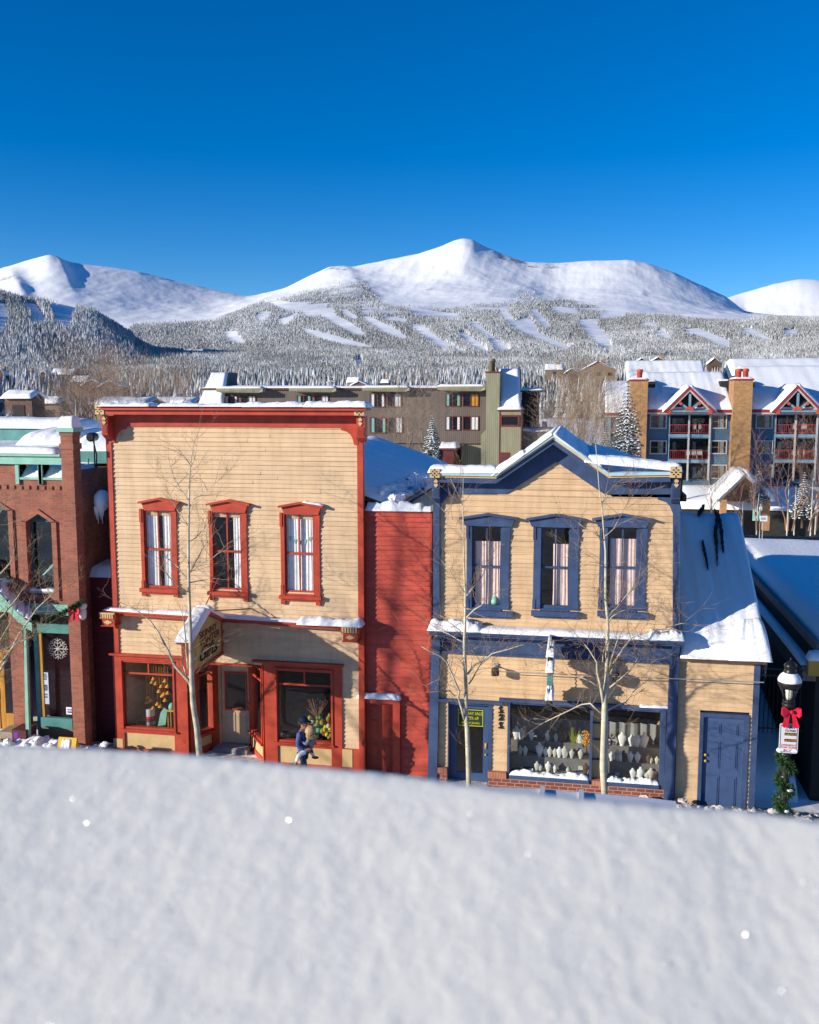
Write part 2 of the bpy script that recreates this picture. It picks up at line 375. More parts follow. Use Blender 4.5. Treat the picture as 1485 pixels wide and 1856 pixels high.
# ================================================================ OLD WINDOW (street buildings)
def oldwin(root,ops,op,outer,sill,hood,trim,curt,orn=None,legs=None,Y=0.0,cas=.05,snow=None):
    """op=(x0,y0,x1,y1) opening px; outer=(x0,x1) casing px; sill=(x0,x1,y0,y1); hood=(xl,xr,xp,yp,ye,yb)"""
    X0,X1,Z0,Z1=worldrect(*op,Y); ops.append((X0,X1,Z0,Z1))
    a=U(outer[0],(op[1]+op[3])/2,Y-cas).x; b=U(outer[1],(op[1]+op[3])/2,Y-cas).x
    zt=U(op[0],hood[5],Y).z
    m=MB(); m.box(a,X0,Y-cas,Y+.12,Z0-.02,zt); m.box(X1,b,Y-cas,Y+.12,Z0-.02,zt); m.box(X0,X1,Y-cas,Y+.12,Z1,zt)
    zl=U(op[0],legs,Y).z if legs else None
    if legs:
        m.box(a-.01,a+.11,Y-cas-.03,Y,zl,Z0-.02); m.box(b-.11,b+.01,Y-cas-.03,Y,zl,Z0-.02)
    m.box(X0,X1,Y-cas+.01,Y+.12,U(op[0],sill[2],Y-.12).z-.03,Z0)
    m.box(a-.015,a+.05,Y-cas-.02,Y-.001,zt-.35,zt); m.box(b-.05,b+.015,Y-cas-.02,Y-.001,zt-.35,zt)
    m.box(a-.012,a+.06,Y-cas-.015,Y-.001,Z0-.02,Z0+.22); m.box(b-.06,b+.012,Y-cas-.015,Y-.001,Z0-.02,Z0+.22)
    w=m.build('window',trim,root)
    h=MB(); yo=Y-.19; xl,xr,xp,yp,ye,yb=hood
    t=3.6
    h.pp([(xl,ye),(xp,yp),(xr,ye+.6),(xr,ye+t+.6),(xp,yp+t),(xl,ye+t)],yo,.19)
    q=MB(); PL=U(xl,ye+t,yo); PR=U(xr,ye+t,yo); PP=U(xp,yp+t,yo)
    h.prism([(PL.x+.07,Y-.11,PL.z),(PP.x,Y-.11,PP.z),(PR.x-.07,Y-.11,PR.z),(PR.x-.14,Y-.11,zt-.03),(PL.x+.14,Y-.11,zt-.03)],(0,.11,0))
    h.build('hood',trim,w)
    if snow: 
        s=MB(); A=U(xp,yp,yo); B=U(xr,ye,yo); s.slab(A+Vector((.05,0,0)),B,B+Vector((0,.19,0)),A+Vector((.05,.19,0)),.035,12,4,3); s.build('snow','snow',w,True)
    s=MB(); sx0=U(sill[0],sill[2],Y-.12).x; sx1=U(sill[1],sill[2],Y-.12).x; sz1=U(sill[0],sill[2],Y-.12).z; sz0=U(sill[0],sill[3],Y-.12).z
    s.box(sx0,sx1,Y-.14,Y+.12,sz0+.01,sz1); s.box(sx0+.06,sx1-.06,Y-.09,Y,sz0-.035,sz0+.01); s.build('sill',trim,w)
    ss=MB(); xm=(X0+X1)/2; zm=Z0+(Z1-Z0)*.5; r=.025; ya,yb_=Y+.015,Y+.055
    for z in (Z0+.03,zm,Z1-.02): ss.box(X0,X1,ya,yb_,z-r,z+r)
    ss.box(X0,X1,ya-.01,yb_,Z0,Z0+.08)
    ss.box(X0,X0+.03,ya+.002,yb_-.002,Z0,Z1); ss.box(X1-.03,X1,ya+.002,yb_-.002,Z0,Z1); ss.box(xm-.017,xm+.017,ya-.003,yb_+.003,Z0,Z1)
    ss.build('sash',trim,w)
    g=MB(); g.box(X0,X1,Y+.038,Y+.040,Z0,Z1); g.build('pane','glass',w)
    if curt: 
        mat,parts,top=curt
        for n,(f0,f1,ph) in enumerate(parts):
            c=MB(); c.sheet(X0+(X1-X0)*f0,X0+(X1-X0)*f1,Z0+.03,Z0+(Z1-Z0)*top,Y+.09,.007,4.5*(f1-f0)*1.6+1,ph); c.build('curtain',mat,w,True)
    if orn:
        o=MB(); cx,cy=orn; k=U(cx,cy,Y-cas-.03)
        for sgn in (-1,1):
            pts=[]
            for i in range(14):
                t=i/13; pts.append((k.x+sgn*(.02+.2*t),k.y,k.z+.085*math.cos(t*4.2)*(1-t*.35)-.01))
            o.tube(pts,[.016*(1-.3*i/13) for i in range(14)],5)
            for i in range(2):
                c=Vector((k.x+sgn*(.20-.13*i),k.y,k.z-.045+.0*i)); o.tube([c+Vector((.03*math.cos(a*.6),0,.026*math.sin(a*.6))) for a in range(0,9)],.012,5)
        o.prism([(k.x-.035,k.y-.01,k.z-.02),(k.x,k.y-.01,k.z+.10),(k.x+.035,k.y-.01,k.z-.02),(k.x,k.y-.01,k.z-.06)],(0,.03,0))
        o.build('ornament','tan_trim',w)
    return w
def shell(root,x0,x1,y0,y1,z0,z1,mat,zf=None,inmat='interior',frontgap=.02,roof=True):
    m=MB(); t=.15
    m.box(x0,x0+t,y0,y1,z0,z1); m.box(x1-t,x1,y0,y1,z0,z1); m.box(x0+t,x1-t,y1-t,y1,z0,z1)
    if roof: m.box(x0+t,x1-t,y0,y1-t,z1-t,z1)
    w=m.build('side_walls',mat,root)
    n=MB(); n.box(x0+t+.01,x1-t-.01,y0+.01,y1-t-.01,z0+.02,z0+.1)
    if zf: n.box(x0+t+.01,x1-t-.01,y0+.01,y1-t-.01,zf,zf+.25)
    n.build('floor',inmat,root)
def grille_block(px0,py0,px1,py1,Y,root,name='corner_block'):
    m=MB(); X0,X1,Z0,Z1=worldrect(px0,py0,px1,py1,Y); w=X1-X0; h=Z1-Z0
    m.box(X0,X1,Y,Y+.3,Z0,Z1); b=m.build(name,'tan_trim',root)
    d=MB(); xc=(X0+X1)/2; zc=(Z0+Z1)/2; e=Y-.004
    d.box(xc-.02,xc+.02,e,Y+.01,zc-.02,zc+.02)
    for s in(-1,1):
        d.box(xc-.012,xc+.012,e,Y+.01,zc+s*h*.5,zc+s*h*.28); d.box(xc+s*w*.5,xc+s*w*.28,e,Y+.01,zc-.012,zc+.012)
        for q in (-1,1): d.box(xc+s*w*.2-.02,xc+s*w*.2+.02,e,Y+.01,zc+q*h*.2-.015,zc+q*h*.2+.015)
    d.build('slot_shade','black',b); return b  # slots are not cut; black inlays paint the shade inside them
def corner_bracket(root,pl,Y,trim,out=.3):
    """pl=(x0,y0,x1,y1) px of the tall ribbed bracket face at plane Y"""
    X0,X1,Z0,Z1=worldrect(*pl,Y); m=MB()
    m.prism([(X0,Y,Z1),(X0,Y,Z0+.12),(X0,Y+out*.6,Z0),(X0,Y+out,Z0),(X0,Y+out,Z1)],(X1-X0,0,0))
    n=8; zr=Z0+(Z1-Z0)*.62
    for i in range(n):
        z=Z0+.16+(zr-Z0-.16)*i/n; m.box(X0+.02,X1-.02,Y-.02,Y-.001,z,z+(zr-Z0-.16)/n*.5)
    b=m.build('bracket',trim,root)
    d=MB(); xc=(X0+X1)/2
    for i,zc in enumerate((zr+(Z1-zr)*.3,zr+(Z1-zr)*.68)):
        r=.055; d.prism([(xc-r,Y-.025,zc),(xc,Y-.025,zc+r*1.2),(xc+r,Y-.025,zc),(xc,Y-.025,zc-r*1.2)],(0,.024,0))
    d.build('rosette','tan_trim',b); return b
# ================================================================ TAN BUILDING
def tan_building():
    L=lambda z:-12.25; R=lambda z:-5.44
    xL,xR=-12.25,-5.44
    T=E('clapboard_shop',(-8.8,0,gz(-9)),'tall tan clapboard shop with red trim, three narrow upper windows and a recessed shop door','building')
    ops=[]
    W=[((263,923.6,312,1067),(255.5,320.5),(253,322,1066,1073.5),(249,322.7,285.6,902.5,909.5,922),(288,917),1079,[(.03,.5,0),(.62,.97,2)],.96,None),
       ((387,927,437.6,1071),(379.5,447.5),(376,450,1072,1079),(373.4,451,411.7,905.8,913,925.5),(411,921),1087,[(.68,.98,1)],.95,None),
       ((517,929.7,569,1076),(509,579.5),(506,582,1079,1086),(503.5,584.7,544,910,917,929),(543,925),1094,[(.03,.48,0),(.5,.98,2)],.93,1)]
    for op,outer,sill,hood,orn,legs,cp,top,sn in W: oldwin(T,ops,op,outer,sill,hood,'red',('curtain',cp,top),orn,legs,snow=sn)
    # little pennants hung in the third window
    p=MB()
    X0,X1,Z0,Z1=ops[2]
    for i in range(5):
        x=X0+.12+(X1-X0-.24)*i/4; z=Z1-.62-.1*math.sin(i/4*math.pi); p.prism([(x-.05,.075,z),(x+.05,.075,z),(x,.075,z-.13)],(0,.004,0))
    tag(p.build('pennant_string','mint'),'small mint pennants strung across the curtains of a red-framed upper window','bunting')
    zbot=U(300,1332,0).z; zhead=U(300,1190,0).z; zheadR=U(560,1203,0).z
    shopL=(U(208,1250,0).x,U(341,1250,0).x); shopR=(U(481,1280,0).x,U(621,1280,0).x)
    zsoff=U(420,1203,0).z
    ops.append((shopL[0],shopL[1],zbot-1,zhead)); ops.append((shopL[1]-.02,shopR[0]+.02,zbot-2,zsoff)); ops.append((shopR[0],shopR[1],zbot-1,zheadR))
    ztop=U(400,770,0).z
    m=MB(); siding(m,lambda z:xL+.06,lambda z:xR-.06,zbot-.02,ztop+.05,.117,0,ops,3); m.build('wall','tan',T)
    b=MB()
    for (x0,x1) in ((xL-.05,xL+.1),(xR-.13,xR+.02)): b.box(x0,x1,-.05,.1,gz(x0)-.2,ztop+.1)
    b.build('corner_board','red',T)
    # cornice
    Yc=-.5; c=MB()
    za=U(400,752,Yc).z; zb=U(400,743.5,Yc).z; zc=U(400,737,Yc-.08).z
    a=U(188,745,Yc).x; e=U(642,745,Yc).x
    c.box(a,e,Yc,.05,za,zb); c.box(a-.05,e+.3,Yc-.09,.05,zb,zb+.05); c.prism([(a-.1,Yc-.02,zb+.05),(a-.1,Yc-.14,zc),(a-.1,.1,zc),(a-.1,.1,zb+.05)],(e+.35-a,0,0))
    c.box(a,e,Yc+.05,0,za+.06,zb-.02)
    c.build('cornice','red',T)
    f=MB(); zf0=U(400,774,-.05).z; f.box(xL+.1,xR-.1,-.055,.03,zf0,za+.15)
    for s,x in ((1,xL+.1),(-1,xR-.1)):
        pts=[(x,-.06,zf0+.002)]+[(x+s*(.42*math.cos(t)),-.06,zf0-.30*math.sin(t)+.002) for t in (0,.25,.5,.8,1.1,1.35,1.57)]
        pts=[(x,-.06,zf0),(x+s*.45,-.06,zf0),(x+s*.43,-.06,zf0-.06),(x+s*.3,-.06,zf0-.09),(x+s*.2,-.06,zf0-.16),(x+s*.14,-.06,zf0-.27),(x+s*.1,-.06,zf0-.42),(x,-.06,zf0-.42)]
        f.prism(pts,(0,.05,0))
    f.build('frieze','red',T)
    grille_block(172,733,188,751,Yc-.02,T); grille_block(642,736,660,753,Yc-.02,T)
    corner_bracket(T,(184,754,195,796),-.36,'red'); corner_bracket(T,(646,755,661,802),-.36,'red')
    s=MB(); s.slab((a-.1,Yc-.1,zc),(a+1.3,Yc-.1,zc),(a+1.3,.1,zc),(a-.1,.1,zc),.08,24,6,1,.4); s.slab((a+1.5,Yc-.1,zc),(a+3.9,Yc-.1,zc),(a+3.9,.1,zc),(a+1.5,.1,zc),.075,40,6,2,.4)
    s.slab((a+3.75,Yc-.12,zc),(a+5.35,Yc-.12,zc),(a+5.35,.1,zc),(a+3.75,.1,zc),.11,30,6,3,.35);s.slab((a+5.3,Yc-.12,zc),(e+.36,Yc-.14,zc),(e+.36,.1,zc),(a+5.3,.1,zc),.13,26,6,4,.3)
    s.build('cornice_snow','snow',T,True)
    # middle cornice
    Ym=-.32; mc=MB()
    zL=U(211,1107,Ym).z; zR=U(620,1134,Ym).z; xa=U(206,1110,Ym).x; xb=U(622,1137,Ym).x
    for d0,d1,y in ((.0,.06,-.05),(.06,.13,0)):
        mc.prism([(xa,Ym+y+.05,zL-d1),(xb,Ym+y+.05,zR-d1),(xb,Ym+y+.05,zR-d0),(xa,Ym+y+.05,zL-d0)],(0,-Ym-y-.04,0))
    mc.build('string_course','red',T)
    sm=MB(); sm.slab((xa-.3,Ym-.02,zL+.01),(xb-.7,Ym-.02,zR+.02),(xb-.7,-.03,zR+.02),(xa-.3,-.03,zL+.01),.055,60,5,5,.7)
    sm.slab((xb-1.2,Ym-.08,zR+.0),(xb+.5,Ym-.1,zR),(xb+.5,0,zR),(xb-1.2,0,zR),.15,40,6,6,.25); sm.build('course_snow','snow',T,True)
    for px in ((180,1110,209,1134),(618,1134,651,1163)):
        X0,X1,Z0,Z1=worldrect(*px,Ym-.06); h=Z1-Z0; k=MB(); k.box(X0,X1,Ym-.06,.0,Z0+h*.5,Z1); k.box(X0+.05,X1-.05,Ym-.02,0,Z0,Z0+h*.5); k.box(X0+.02,X1-.02,Ym-.04,0,Z0-.03,Z0)
        kb=k.build('course_bracket','red',T); t=MB(); n=6
        for i in range(n):
            x=X0+.03+(X1-X0-.06)*i/n; t.box(x,x+(X1-X0)/n*.55,Ym-.085,Ym-.061,Z0+h*.55,Z1-.04)
        t.box(X0+.01,X1-.01,Ym-.088,Ym-.061,Z1-.045,Z1-.008)
        xc=(X0+X1)/2; zc_=Z0+h*.24; t.prism([(xc-.13,Ym-.045,zc_),(xc,Ym-.045,zc_+.06),(xc+.13,Ym-.045,zc_),(xc,Ym-.045,zc_-.06)],(0,.024,0)); t.build('dentils','tan_trim',kb)
    # shop windows
    def shopwin(P,Q,zlo,zhi,fl,fr,gl,gr,trans,mull,basez,name='shop_window',midtan=True):
        """window in a vertical panel running from plan point P to Q"""
        P,Q=Vector(P),Vector(Q); u=(Q-P).normalized(); n=Vector((u.y,-u.x,0)); w=(Q-P).length
        def bx(mb,a,b,z0,z1,d0,d1):
            c=[P+u*a+n*d1,P+u*b+n*d1,P+u*b+n*d0,P+u*a+n*d0]
            mb.prism([(q.x,q.y,z0) for q in c],(0,0,z1-z0))
        g0,g1=gl,gr; f=MB()
        bx(f,0,g0,basez,zhi,-.1,.06); bx(f,g1,w,basez,zhi,-.1,.062); bx(f,g0,g1,trans[2],zhi,-.1,.058)
        bx(f,g0,g1,zlo-.17,zlo,-.1,.058)
        bx(f,g0-.05,g0-.001,zlo-.05,trans[2]+.05,.06,.09); bx(f,g1+.001,g1+.05,zlo-.05,trans[2]+.05,.062,.09); bx(f,g0-.05,g1+.05,trans[2]+.05,trans[2]+.09,.06,.10); bx(f,g0-.08,g1+.08,zlo-.09,zlo-.05,.058,.13)
        bx(f,g0,g1,basez,basez+.2,-.1,.05)
        fo=f.build(name,'red',T)
        tb=MB(); bx(tb,g0,g1,trans[0]-.025,trans[0]+.025,-.05,-.01)
        if mull: bx(tb,(g0+g1)/2-.02,(g0+g1)/2+.02,trans[0]+.025,trans[2],-.048,-.012)
        tb.build('transom','red',fo)
        gg=MB(); bx(gg,g0,g1,zlo,trans[2],-.032,-.028); gg.build('pane','glass_dark',fo)
        pn=MB(); bx(pn,g0-.0,g1,basez+.2,zlo-.17,-.1,.02); pn.build('base_panel','tan_trim',fo)
        return fo
    zb=gz(-10)-.05
    xl0,xl1=shopL; P=lambda x,y:(x,y,0)
    ga=U(225,1260,0).x-xl0; gb=U(316,1260,0).x-xl0
    shopwin(P(xl0,0),P(xl1,0),U(270,1318,0).z,zhead,0,0,ga,gb,(U(270,1222,0).z,0,U(270,1201,0).z),True,zb)
    XD0=U(395,1280,1.0).x; XD1=U(456,1280,1.0).x
    wl=math.hypot(XD0-xl1,1.0)
    shopwin(P(xl1+.002,0.0),P(XD0,1.0),U(360,1325,.4).z,zhead,0,0,.32,wl-.28,(U(360,1226,.4).z,0,U(360,1205,.4).z),False,zb)
    xr0,xr1=shopR
    shopwin(P(XD1,1.0),P(xr0-.002,0),U(468,1332,.5).z,zheadR,0,0,.12,math.hypot(xr0-XD1,1)-.1,(U(468,1231,.5).z,0,U(468,1208,.5).z),False,gz(-7)-.05)
    shopwin(P(xr0,0),P(xr1,0),U(552,1342,0).z,zheadR,0,0,U(503.6,1280,0).x-xr0,U(601.5,1280,0).x-xr0,(U(552,1242,0).z,0,U(552,1217,0).z),True,gz(-7)-.08)
    # walls beside/below the shop windows
    lw=MB(); lw.box(xL-.0,xl0,-.055,.1,zb,zbot+.0); lw.box(xr1,xR,-.055,.1,gz(-6)-.2,zbot-.02); lw.build('skirting','red',T)
    lp=MB(); x2=U(640,1370,0).x; lp.box(xr1+.001,x2,-.068,-.056,gz(-6)+.16,U(630,1357,0).z); lp.box(xL+.12,xl0-.06,-.068,-.056,zb+.2,zbot-.17); lp.build('base_panel','tan_trim',T)
    hd=MB(); hd.box(xl0-.05,xl1+.1,-.16,.0,zhead,zhead+.05); hd.box(xr0-.3,xr1+.06,-.16,0,zheadR,zheadR+.05); hd.box(xl1+.1,xr0-.3,-.10,1.0,zsoff-.03,zsoff+.02); hd.build('window_head','red',T)
    # door
    dz0=gz(-9)+.1; dz1=U(425,1206,1.0).z; d=MB(); g=U(410,1220,1).x,U(444,1220,1).x,U(425,1284,1).z,U(425,1221,1).z
    dx0,dx1=XD0+.12,XD1-.02
    d.box(dx0,g[0],1.02,1.08,dz0,dz1); d.box(g[1],dx1,1.02,1.08,dz0,dz1); d.box(g[0],g[1],1.02,1.08,g[3],dz1); d.box(g[0],g[1],1.02,1.08,dz0,g[2])
    for x0,x1 in ((.16,.44),(.56,.84)):
        w=dx1-dx0; d.box(dx0+w*x0,dx0+w*x1,1.005,1.019,dz0+.25,g[2]-.12)
    do=d.build('door','tan',T)
    r=MB()
    for (x0,x1,z0,z1) in ((g[0]-.05,g[0],g[2]-.05,g[3]+.05),(g[1],g[1]+.05,g[2]-.05,g[3]+.05),(g[0],g[1],g[3],g[3]+.05),(g[0],g[1],g[2]-.05,g[2])): r.box(x0,x1,.99,1.03,z0,z1)
    r.build('window_trim','red',do); gg=MB(); gg.box(g[0],g[1],1.04,1.045,g[2],g[3]); gg.build('pane','glass_dark',do)
    kn=MB(); kn.ball((dx1-.08,.98,(g[2]+dz0)/2+.5),.035); kn.ball((dx1-.08,.985,(g[2]+dz0)/2+.25+.4),.025); kn.build('handle','gold',do,True)
    j=MB(); j.box(XD0,dx0-.002,.95,1.1,zb,dz1+.1); j.box(dx0,dx1,.98,1.1,dz1,zsoff-.03); j.box(dx1+.001,XD1,.95,1.1,zb,dz1+.1); j.build('door_frame','tan_trim',T)
    st=MB(); st.box(XD0,XD1,.55,1.1,zb-.1,dz0-.01); st.build('step','concrete',T)
    mt=MB(); mt.box(U(408,1350,.8).x,XD1-.05,.57,.9,dz0-.008,dz0+.02); tag(mt.build('door_mat','grey'),'grey rubber mat on the step of the recessed shop door','mat')
    hdn=MB(); hdn.pp([(270,1166),(273,1166),(273,1166.5),(270,1166.5)],-.02,.01)
    pb=MB(); pb.box(xL,xR,.06,.2,U(400,1000,0).z+.9,ztop+.15); pb.build('parapet_back','tan',T)
    SHX=(xL,xR)
    # rear roof (snow over wood) falling to the right, seen past the false front
    P1=U(667,786,12.0); P2=U(803,836,12.0); sl=(P2.z-P1.z)/(P2.x-P1.x)
    best=None
    for i in range(200):
        Yy=.2+i*.05; q=U(742,893,Yy); e_=abs((P1.z+sl*(q.x-P1.x))-q.z)
        if best is None or e_<best[0]: best=(e_,q)
    xe=best[1].x; ze=P1.z+sl*(xe-P1.x); xr=-8.1; zr=P1.z+sl*(xr-P1.x)
    print('rear roof eave',xe,ze,best)
    shell(T,xL,min(xR,xe-.2),.21,11.8,gz(-12)-.3,ze-.35,'tan',U(400,1150,0).z)
    r=MB(); t=.12
    for sg in (1,-1):
        X=xr+(xe-xr)*sg
        r.prism([(xr,.3,zr-.3),(X,.3,ze-.3),(X,.3,ze-.3+t),(xr,.3,zr-.3+t)],(0,12,0))
    r.build('roof','woodroof',T)
    sn=MB(); sn.slab((xe+.05,.3,ze-.2),(xe+.05,12.2,ze-.2),(xr,12.2,zr-.2),(xr,.3,zr-.2),.28,40,14,9,.3,pw=8)
    sn.slab((xr-(xe-xr)*.93,.6,ze-.1),(xr-(xe-xr)*.93,12.2,ze-.1),(xr,12.2,zr-.2),(xr,.6,zr-.2),.25,30,10,10,.2,pw=8)
    sn.build('roof_snow','snow',T,True)
    # broken snow edge and icicles along the eave
    ic=MB(); rs=random.Random(4)
    for i in range(70):
        y=.5+rs.random()*5; l=rs.uniform(.08,.42); ic.tube([(xe+.05,y,ze-.18),(xe+.05,y,ze-.18-l)],[.022,.003],5)
    ic.build('icicle','glass',T,True)
    ch=MB()
    for i in range(90):
        y=.4+rs.random()*5; x=xe-rs.uniform(-.05,.45); ch.ball((x,y,ze+sl*(x-xe)+.03),rs.uniform(.08,.2),1,1.3,.7,7,.5)
    ch.build('snow_clumps','snow_rough',T)
    db=MB()
    for i in range(14):
        y=1.0+rs.random()*3.5; x=xe-rs.uniform(.0,.25); db.ball((x,y,ze+sl*(x-xe)-.02),rs.uniform(.03,.06),1.6,1.6,.7,6,.7)
    db.build('crevice_lumps','woodroof',T)  # dark-coloured lumps stand in for shade in the snow's crevices
    return T
tan_building()
# ---------------------------------------------------------------- small shop contents
def ornament_mobile():
    rs=random.Random(3); pts=[(279,1229),(283,1238),(276,1235),(293,1243),(289,1252),(300,1233),(304,1243),(298,1257),(268,1263),(272,1268),(266,1271),(295,1260),(305,1255),(286,1275),(278,1282),(291,1279),(300,1268)]
    for i,(a,b) in enumerate(pts):
        p=U(a,b,.35); top=U(a,1202,.35).z; m=MB(); m.tube([(p.x,p.y,top),(p.x,p.y,p.z)],.004,4)
        r=.05; m.ball(p,r,1,1,.8,8); m.lathe([(r*.9,-.005),(.075,-.03),(.075,-.045),(.01,-.05)],p,8)
        tag(m.build('hanging_ornament','orange',smooth=True),'small orange ornament hanging on a thread in the left red-framed shop window','ornament','orange ornaments hanging in the left shop window')
ornament_mobile()
def can(): 
    p=U(273,1314,.35); E_=E('toy_tin',p,'pale cylindrical tin with a red and blue band in the left shop window','tin')
    MB().lathe([(.13,0),(.13,.46),(.12,.47)],p,14).build('can_body','cream',E_,True); MB().lathe([(.133,.16),(.133,.27)],p,14).build('band','bow',E_,True); MB().lathe([(.133,.12),(.133,.155)],p,14).build('band','blue',E_,True)
can()
m=MB(); m.pp([(286,1316),(300,1314),(303,1287),(297,1283),(291,1292)],.3,.05); tag(m.build('greeting_card','mint'),'mint green card standing in the left shop window beside the tin','card')
E_=E('display_stand',U(311,1318,.4),'yellow wire stand with shelf at the right end of the left shop window','stand')
MB().rb(303,1288,317,1290.5,.3,.3).build('shelf','yellow',E_)
for a in (304,309,315): MB().rb(a,1290,a+1,1318,.32,.03).build('leg','yellow',E_)
MB().ball(U(312,1282,.4),.1,1,1,1.3).build('figurine','mint',E_,True)
def colourful():
    rs=random.Random(8)
    spots=[(566,1325,'lime',.16),(575,1313,'lime',.07),(585,1309,'pot',.13),(596,1303,'pot',.09),(585,1325,'lime',.09),(593,1331,'signyellow',.08),(589,1320,'pot',.06),(599,1320,'signyellow',.1),(573,1334,'green',.11),(598,1297,'gold',.07),(600,1333,'lime',.07),(513,1333,'cream',.06),(520,1334,'cream',.05)]
    nm={'lime':'lime green','pot':'mustard yellow','signyellow':'bright yellow','green':'green','gold':'gold','cream':'cream','bow':'red','teal_lt':'teal'}
    for q_ in range(26): spots.append((rs.uniform(558,601),rs.choice([1301,1308,1316,1324,1331,1336]),rs.choice(['lime','pot','signyellow','green','gold','cream','bow','teal_lt']),rs.uniform(.04,.09)))
    for i,(a,b,c,r) in enumerate(spots):
        r*=.62 if r>.09 else .8
        p=U(a,b,.35); m=MB(); m.lathe([(r*.5,-r*.9),(r,-r*.6),(r*1.02,r*.3),(r*.7,r*.7),(r*.45,r*.8),(r*.5,r*1.05),(r*.3,r*1.06)],p,12)
        tag(m.build('glazed_pot',c,smooth=True),'%s glazed pot on display low in the right red-framed shop window'%nm[c],'pot','glazed pots in the right red-framed shop window')
    m=MB(); b=U(575,1303,.4)
    for i in range(60):
        a=rs.uniform(-1,1); l=rs.uniform(.25,.55); q=b+Vector((a*.3,rs.uniform(-.1,.1),l)); m.tube([b,b+(q-b)*.5+Vector((a*.02,0,.03)),q],[.008,.006,.003],3); m.ball(q,.014,n=4)
    tag(m.build('dried_flowers','twig2'),'spray of dry reddish twigs behind the walking man in the shop window','plant')
    m=MB(); X0,X1,_,z=worldrect(503,1338,602,1346,.4); m.box(X0,X1,.15,.9,z-.5,z-.02); tag(m.build('display_table','dark'),'dark display table inside the right red-framed shop window','table')
    X0,X1,_,z=worldrect(225,1318,317,1326,.4); m=MB(); m.box(X0,X1,.15,.9,z-.5,z-.02); tag(m.build('display_table','dark'),'dark display table inside the left red-framed shop window','table')
colourful()
# ================================================================ hanging shop sign
def hanging_sign():
    Xs=U(404,1195,-.15).x
    T=E('shop_sign',(Xs,-.2,U(404,1195,-.2).z),'tan house-shaped board sign with a snowy gable roof hanging over the recessed door','sign')
    # the face is perpendicular to the wall, at X=Xs; measure its corners on that plane
    f=[UXp(348,1211,Xs),UXp(403,1189,Xs),UXp(403,1129,Xs),UXp(384,1110,Xs),UXp(348,1154,Xs)]
    y0,y1=f[0].y,f[1].y; zb0=f[0].z; zb1=f[1].z; zb=(zb0+zb1)/2
    yp=(y0+y1)/2; ze=max(f[2].z,f[4].z); zp=f[3].z
    print('sign',y0,y1,zb0,zb1,f[2].z,f[4].z,f[3].z)
    ze=(f[2].z+f[4].z)/2
    th=.22
    m=MB(); m.prism([(Xs-th,y0,zb),(Xs-th,y1,zb),(Xs-th,y1,ze),(Xs-th,yp,zp),(Xs-th,y0,ze)],(th,0,0)); m.build('board','sign_tan',T)
    r=MB(); e=.09
    r.prism([(Xs-th-e,y0-.16,ze-.09),(Xs-th-e,yp,zp+.04),(Xs-th-e,y1+.16,ze-.09),(Xs-th-e,y1+.16,ze-.01),(Xs-th-e,yp,zp+.13),(Xs-th-e,y0-.16,ze-.01)],(th+2*e,0,0))
    r.box(Xs-th-.04,Xs+.04,y0-.03,y1+.03,zb-.07,zb); r.box(Xs-th-.012,Xs+.012,y0-.05,y0+.04,zb,ze-.05); r.box(Xs-th-.012,Xs+.012,y1-.06,y1+.05,zb,ze-.05)
    r.build('roof_frame','red',T)
    s=MB(); w=e+.03
    s.slab((Xs-th-w,y0-.2,ze-.02),(Xs-th-w,yp,zp+.13),(Xs+w,yp,zp+.13),(Xs+w,y0-.2,ze-.02),.15,14,8,1,.15,pw=4)
    s.slab((Xs+w,y1+.2,ze-.02),(Xs+w,yp,zp+.13),(Xs-th-w,yp,zp+.13),(Xs-th-w,y1+.2,ze-.02),.15,14,8,2,.15,pw=4)
    s.build('roof_snow','snow',T,True)
    w=y1-y0; h=ze-zb
    def t(txt,fy,fz,sz,mat,sh=0,bold=.004):
        q=MB(); q.text(txt,sz,(Xs+.003,y0+w*fy,zb+h*fz),(0,1,0),(0,0,1),.012,bold,sh); q.build('lettering',mat,T)
    t('SKINNY',.53,.95,(.32,.24),'sign_text'); t('WINTER',.58,.70,(.34,.24),'sign_text'); t('Gifts',.50,.34,(.62,.5),'signblack',.5,.01)
    b=MB(); 
    b.tube([(Xs-.1,yp,zp+.1),(Xs-.1,-.03,zp+.75)],.014,5); b.tube([(Xs-.1,yp,zp+.1),(Xs+.75,-.03,zp-.05)],.016,5)
    b.box(Xs-.2,Xs+.0,y1,-.03,ze-.35,ze-.27); b.box(Xs-.2,Xs+.0,y1-.02,-.03,zb+.12,zb+.2); b.build('bracket_rods','red',T)
    k=MB(); k.prism([(Xs-.2,y1+.0,zb-.1),(Xs-.2,-.03,zb-.1),(Xs-.2,-.03,zb+.55),(Xs-.2,y1+.1,zb+.3)],(.16,0,0)); k.build('wall_bracket','red',T)
hanging_sign()
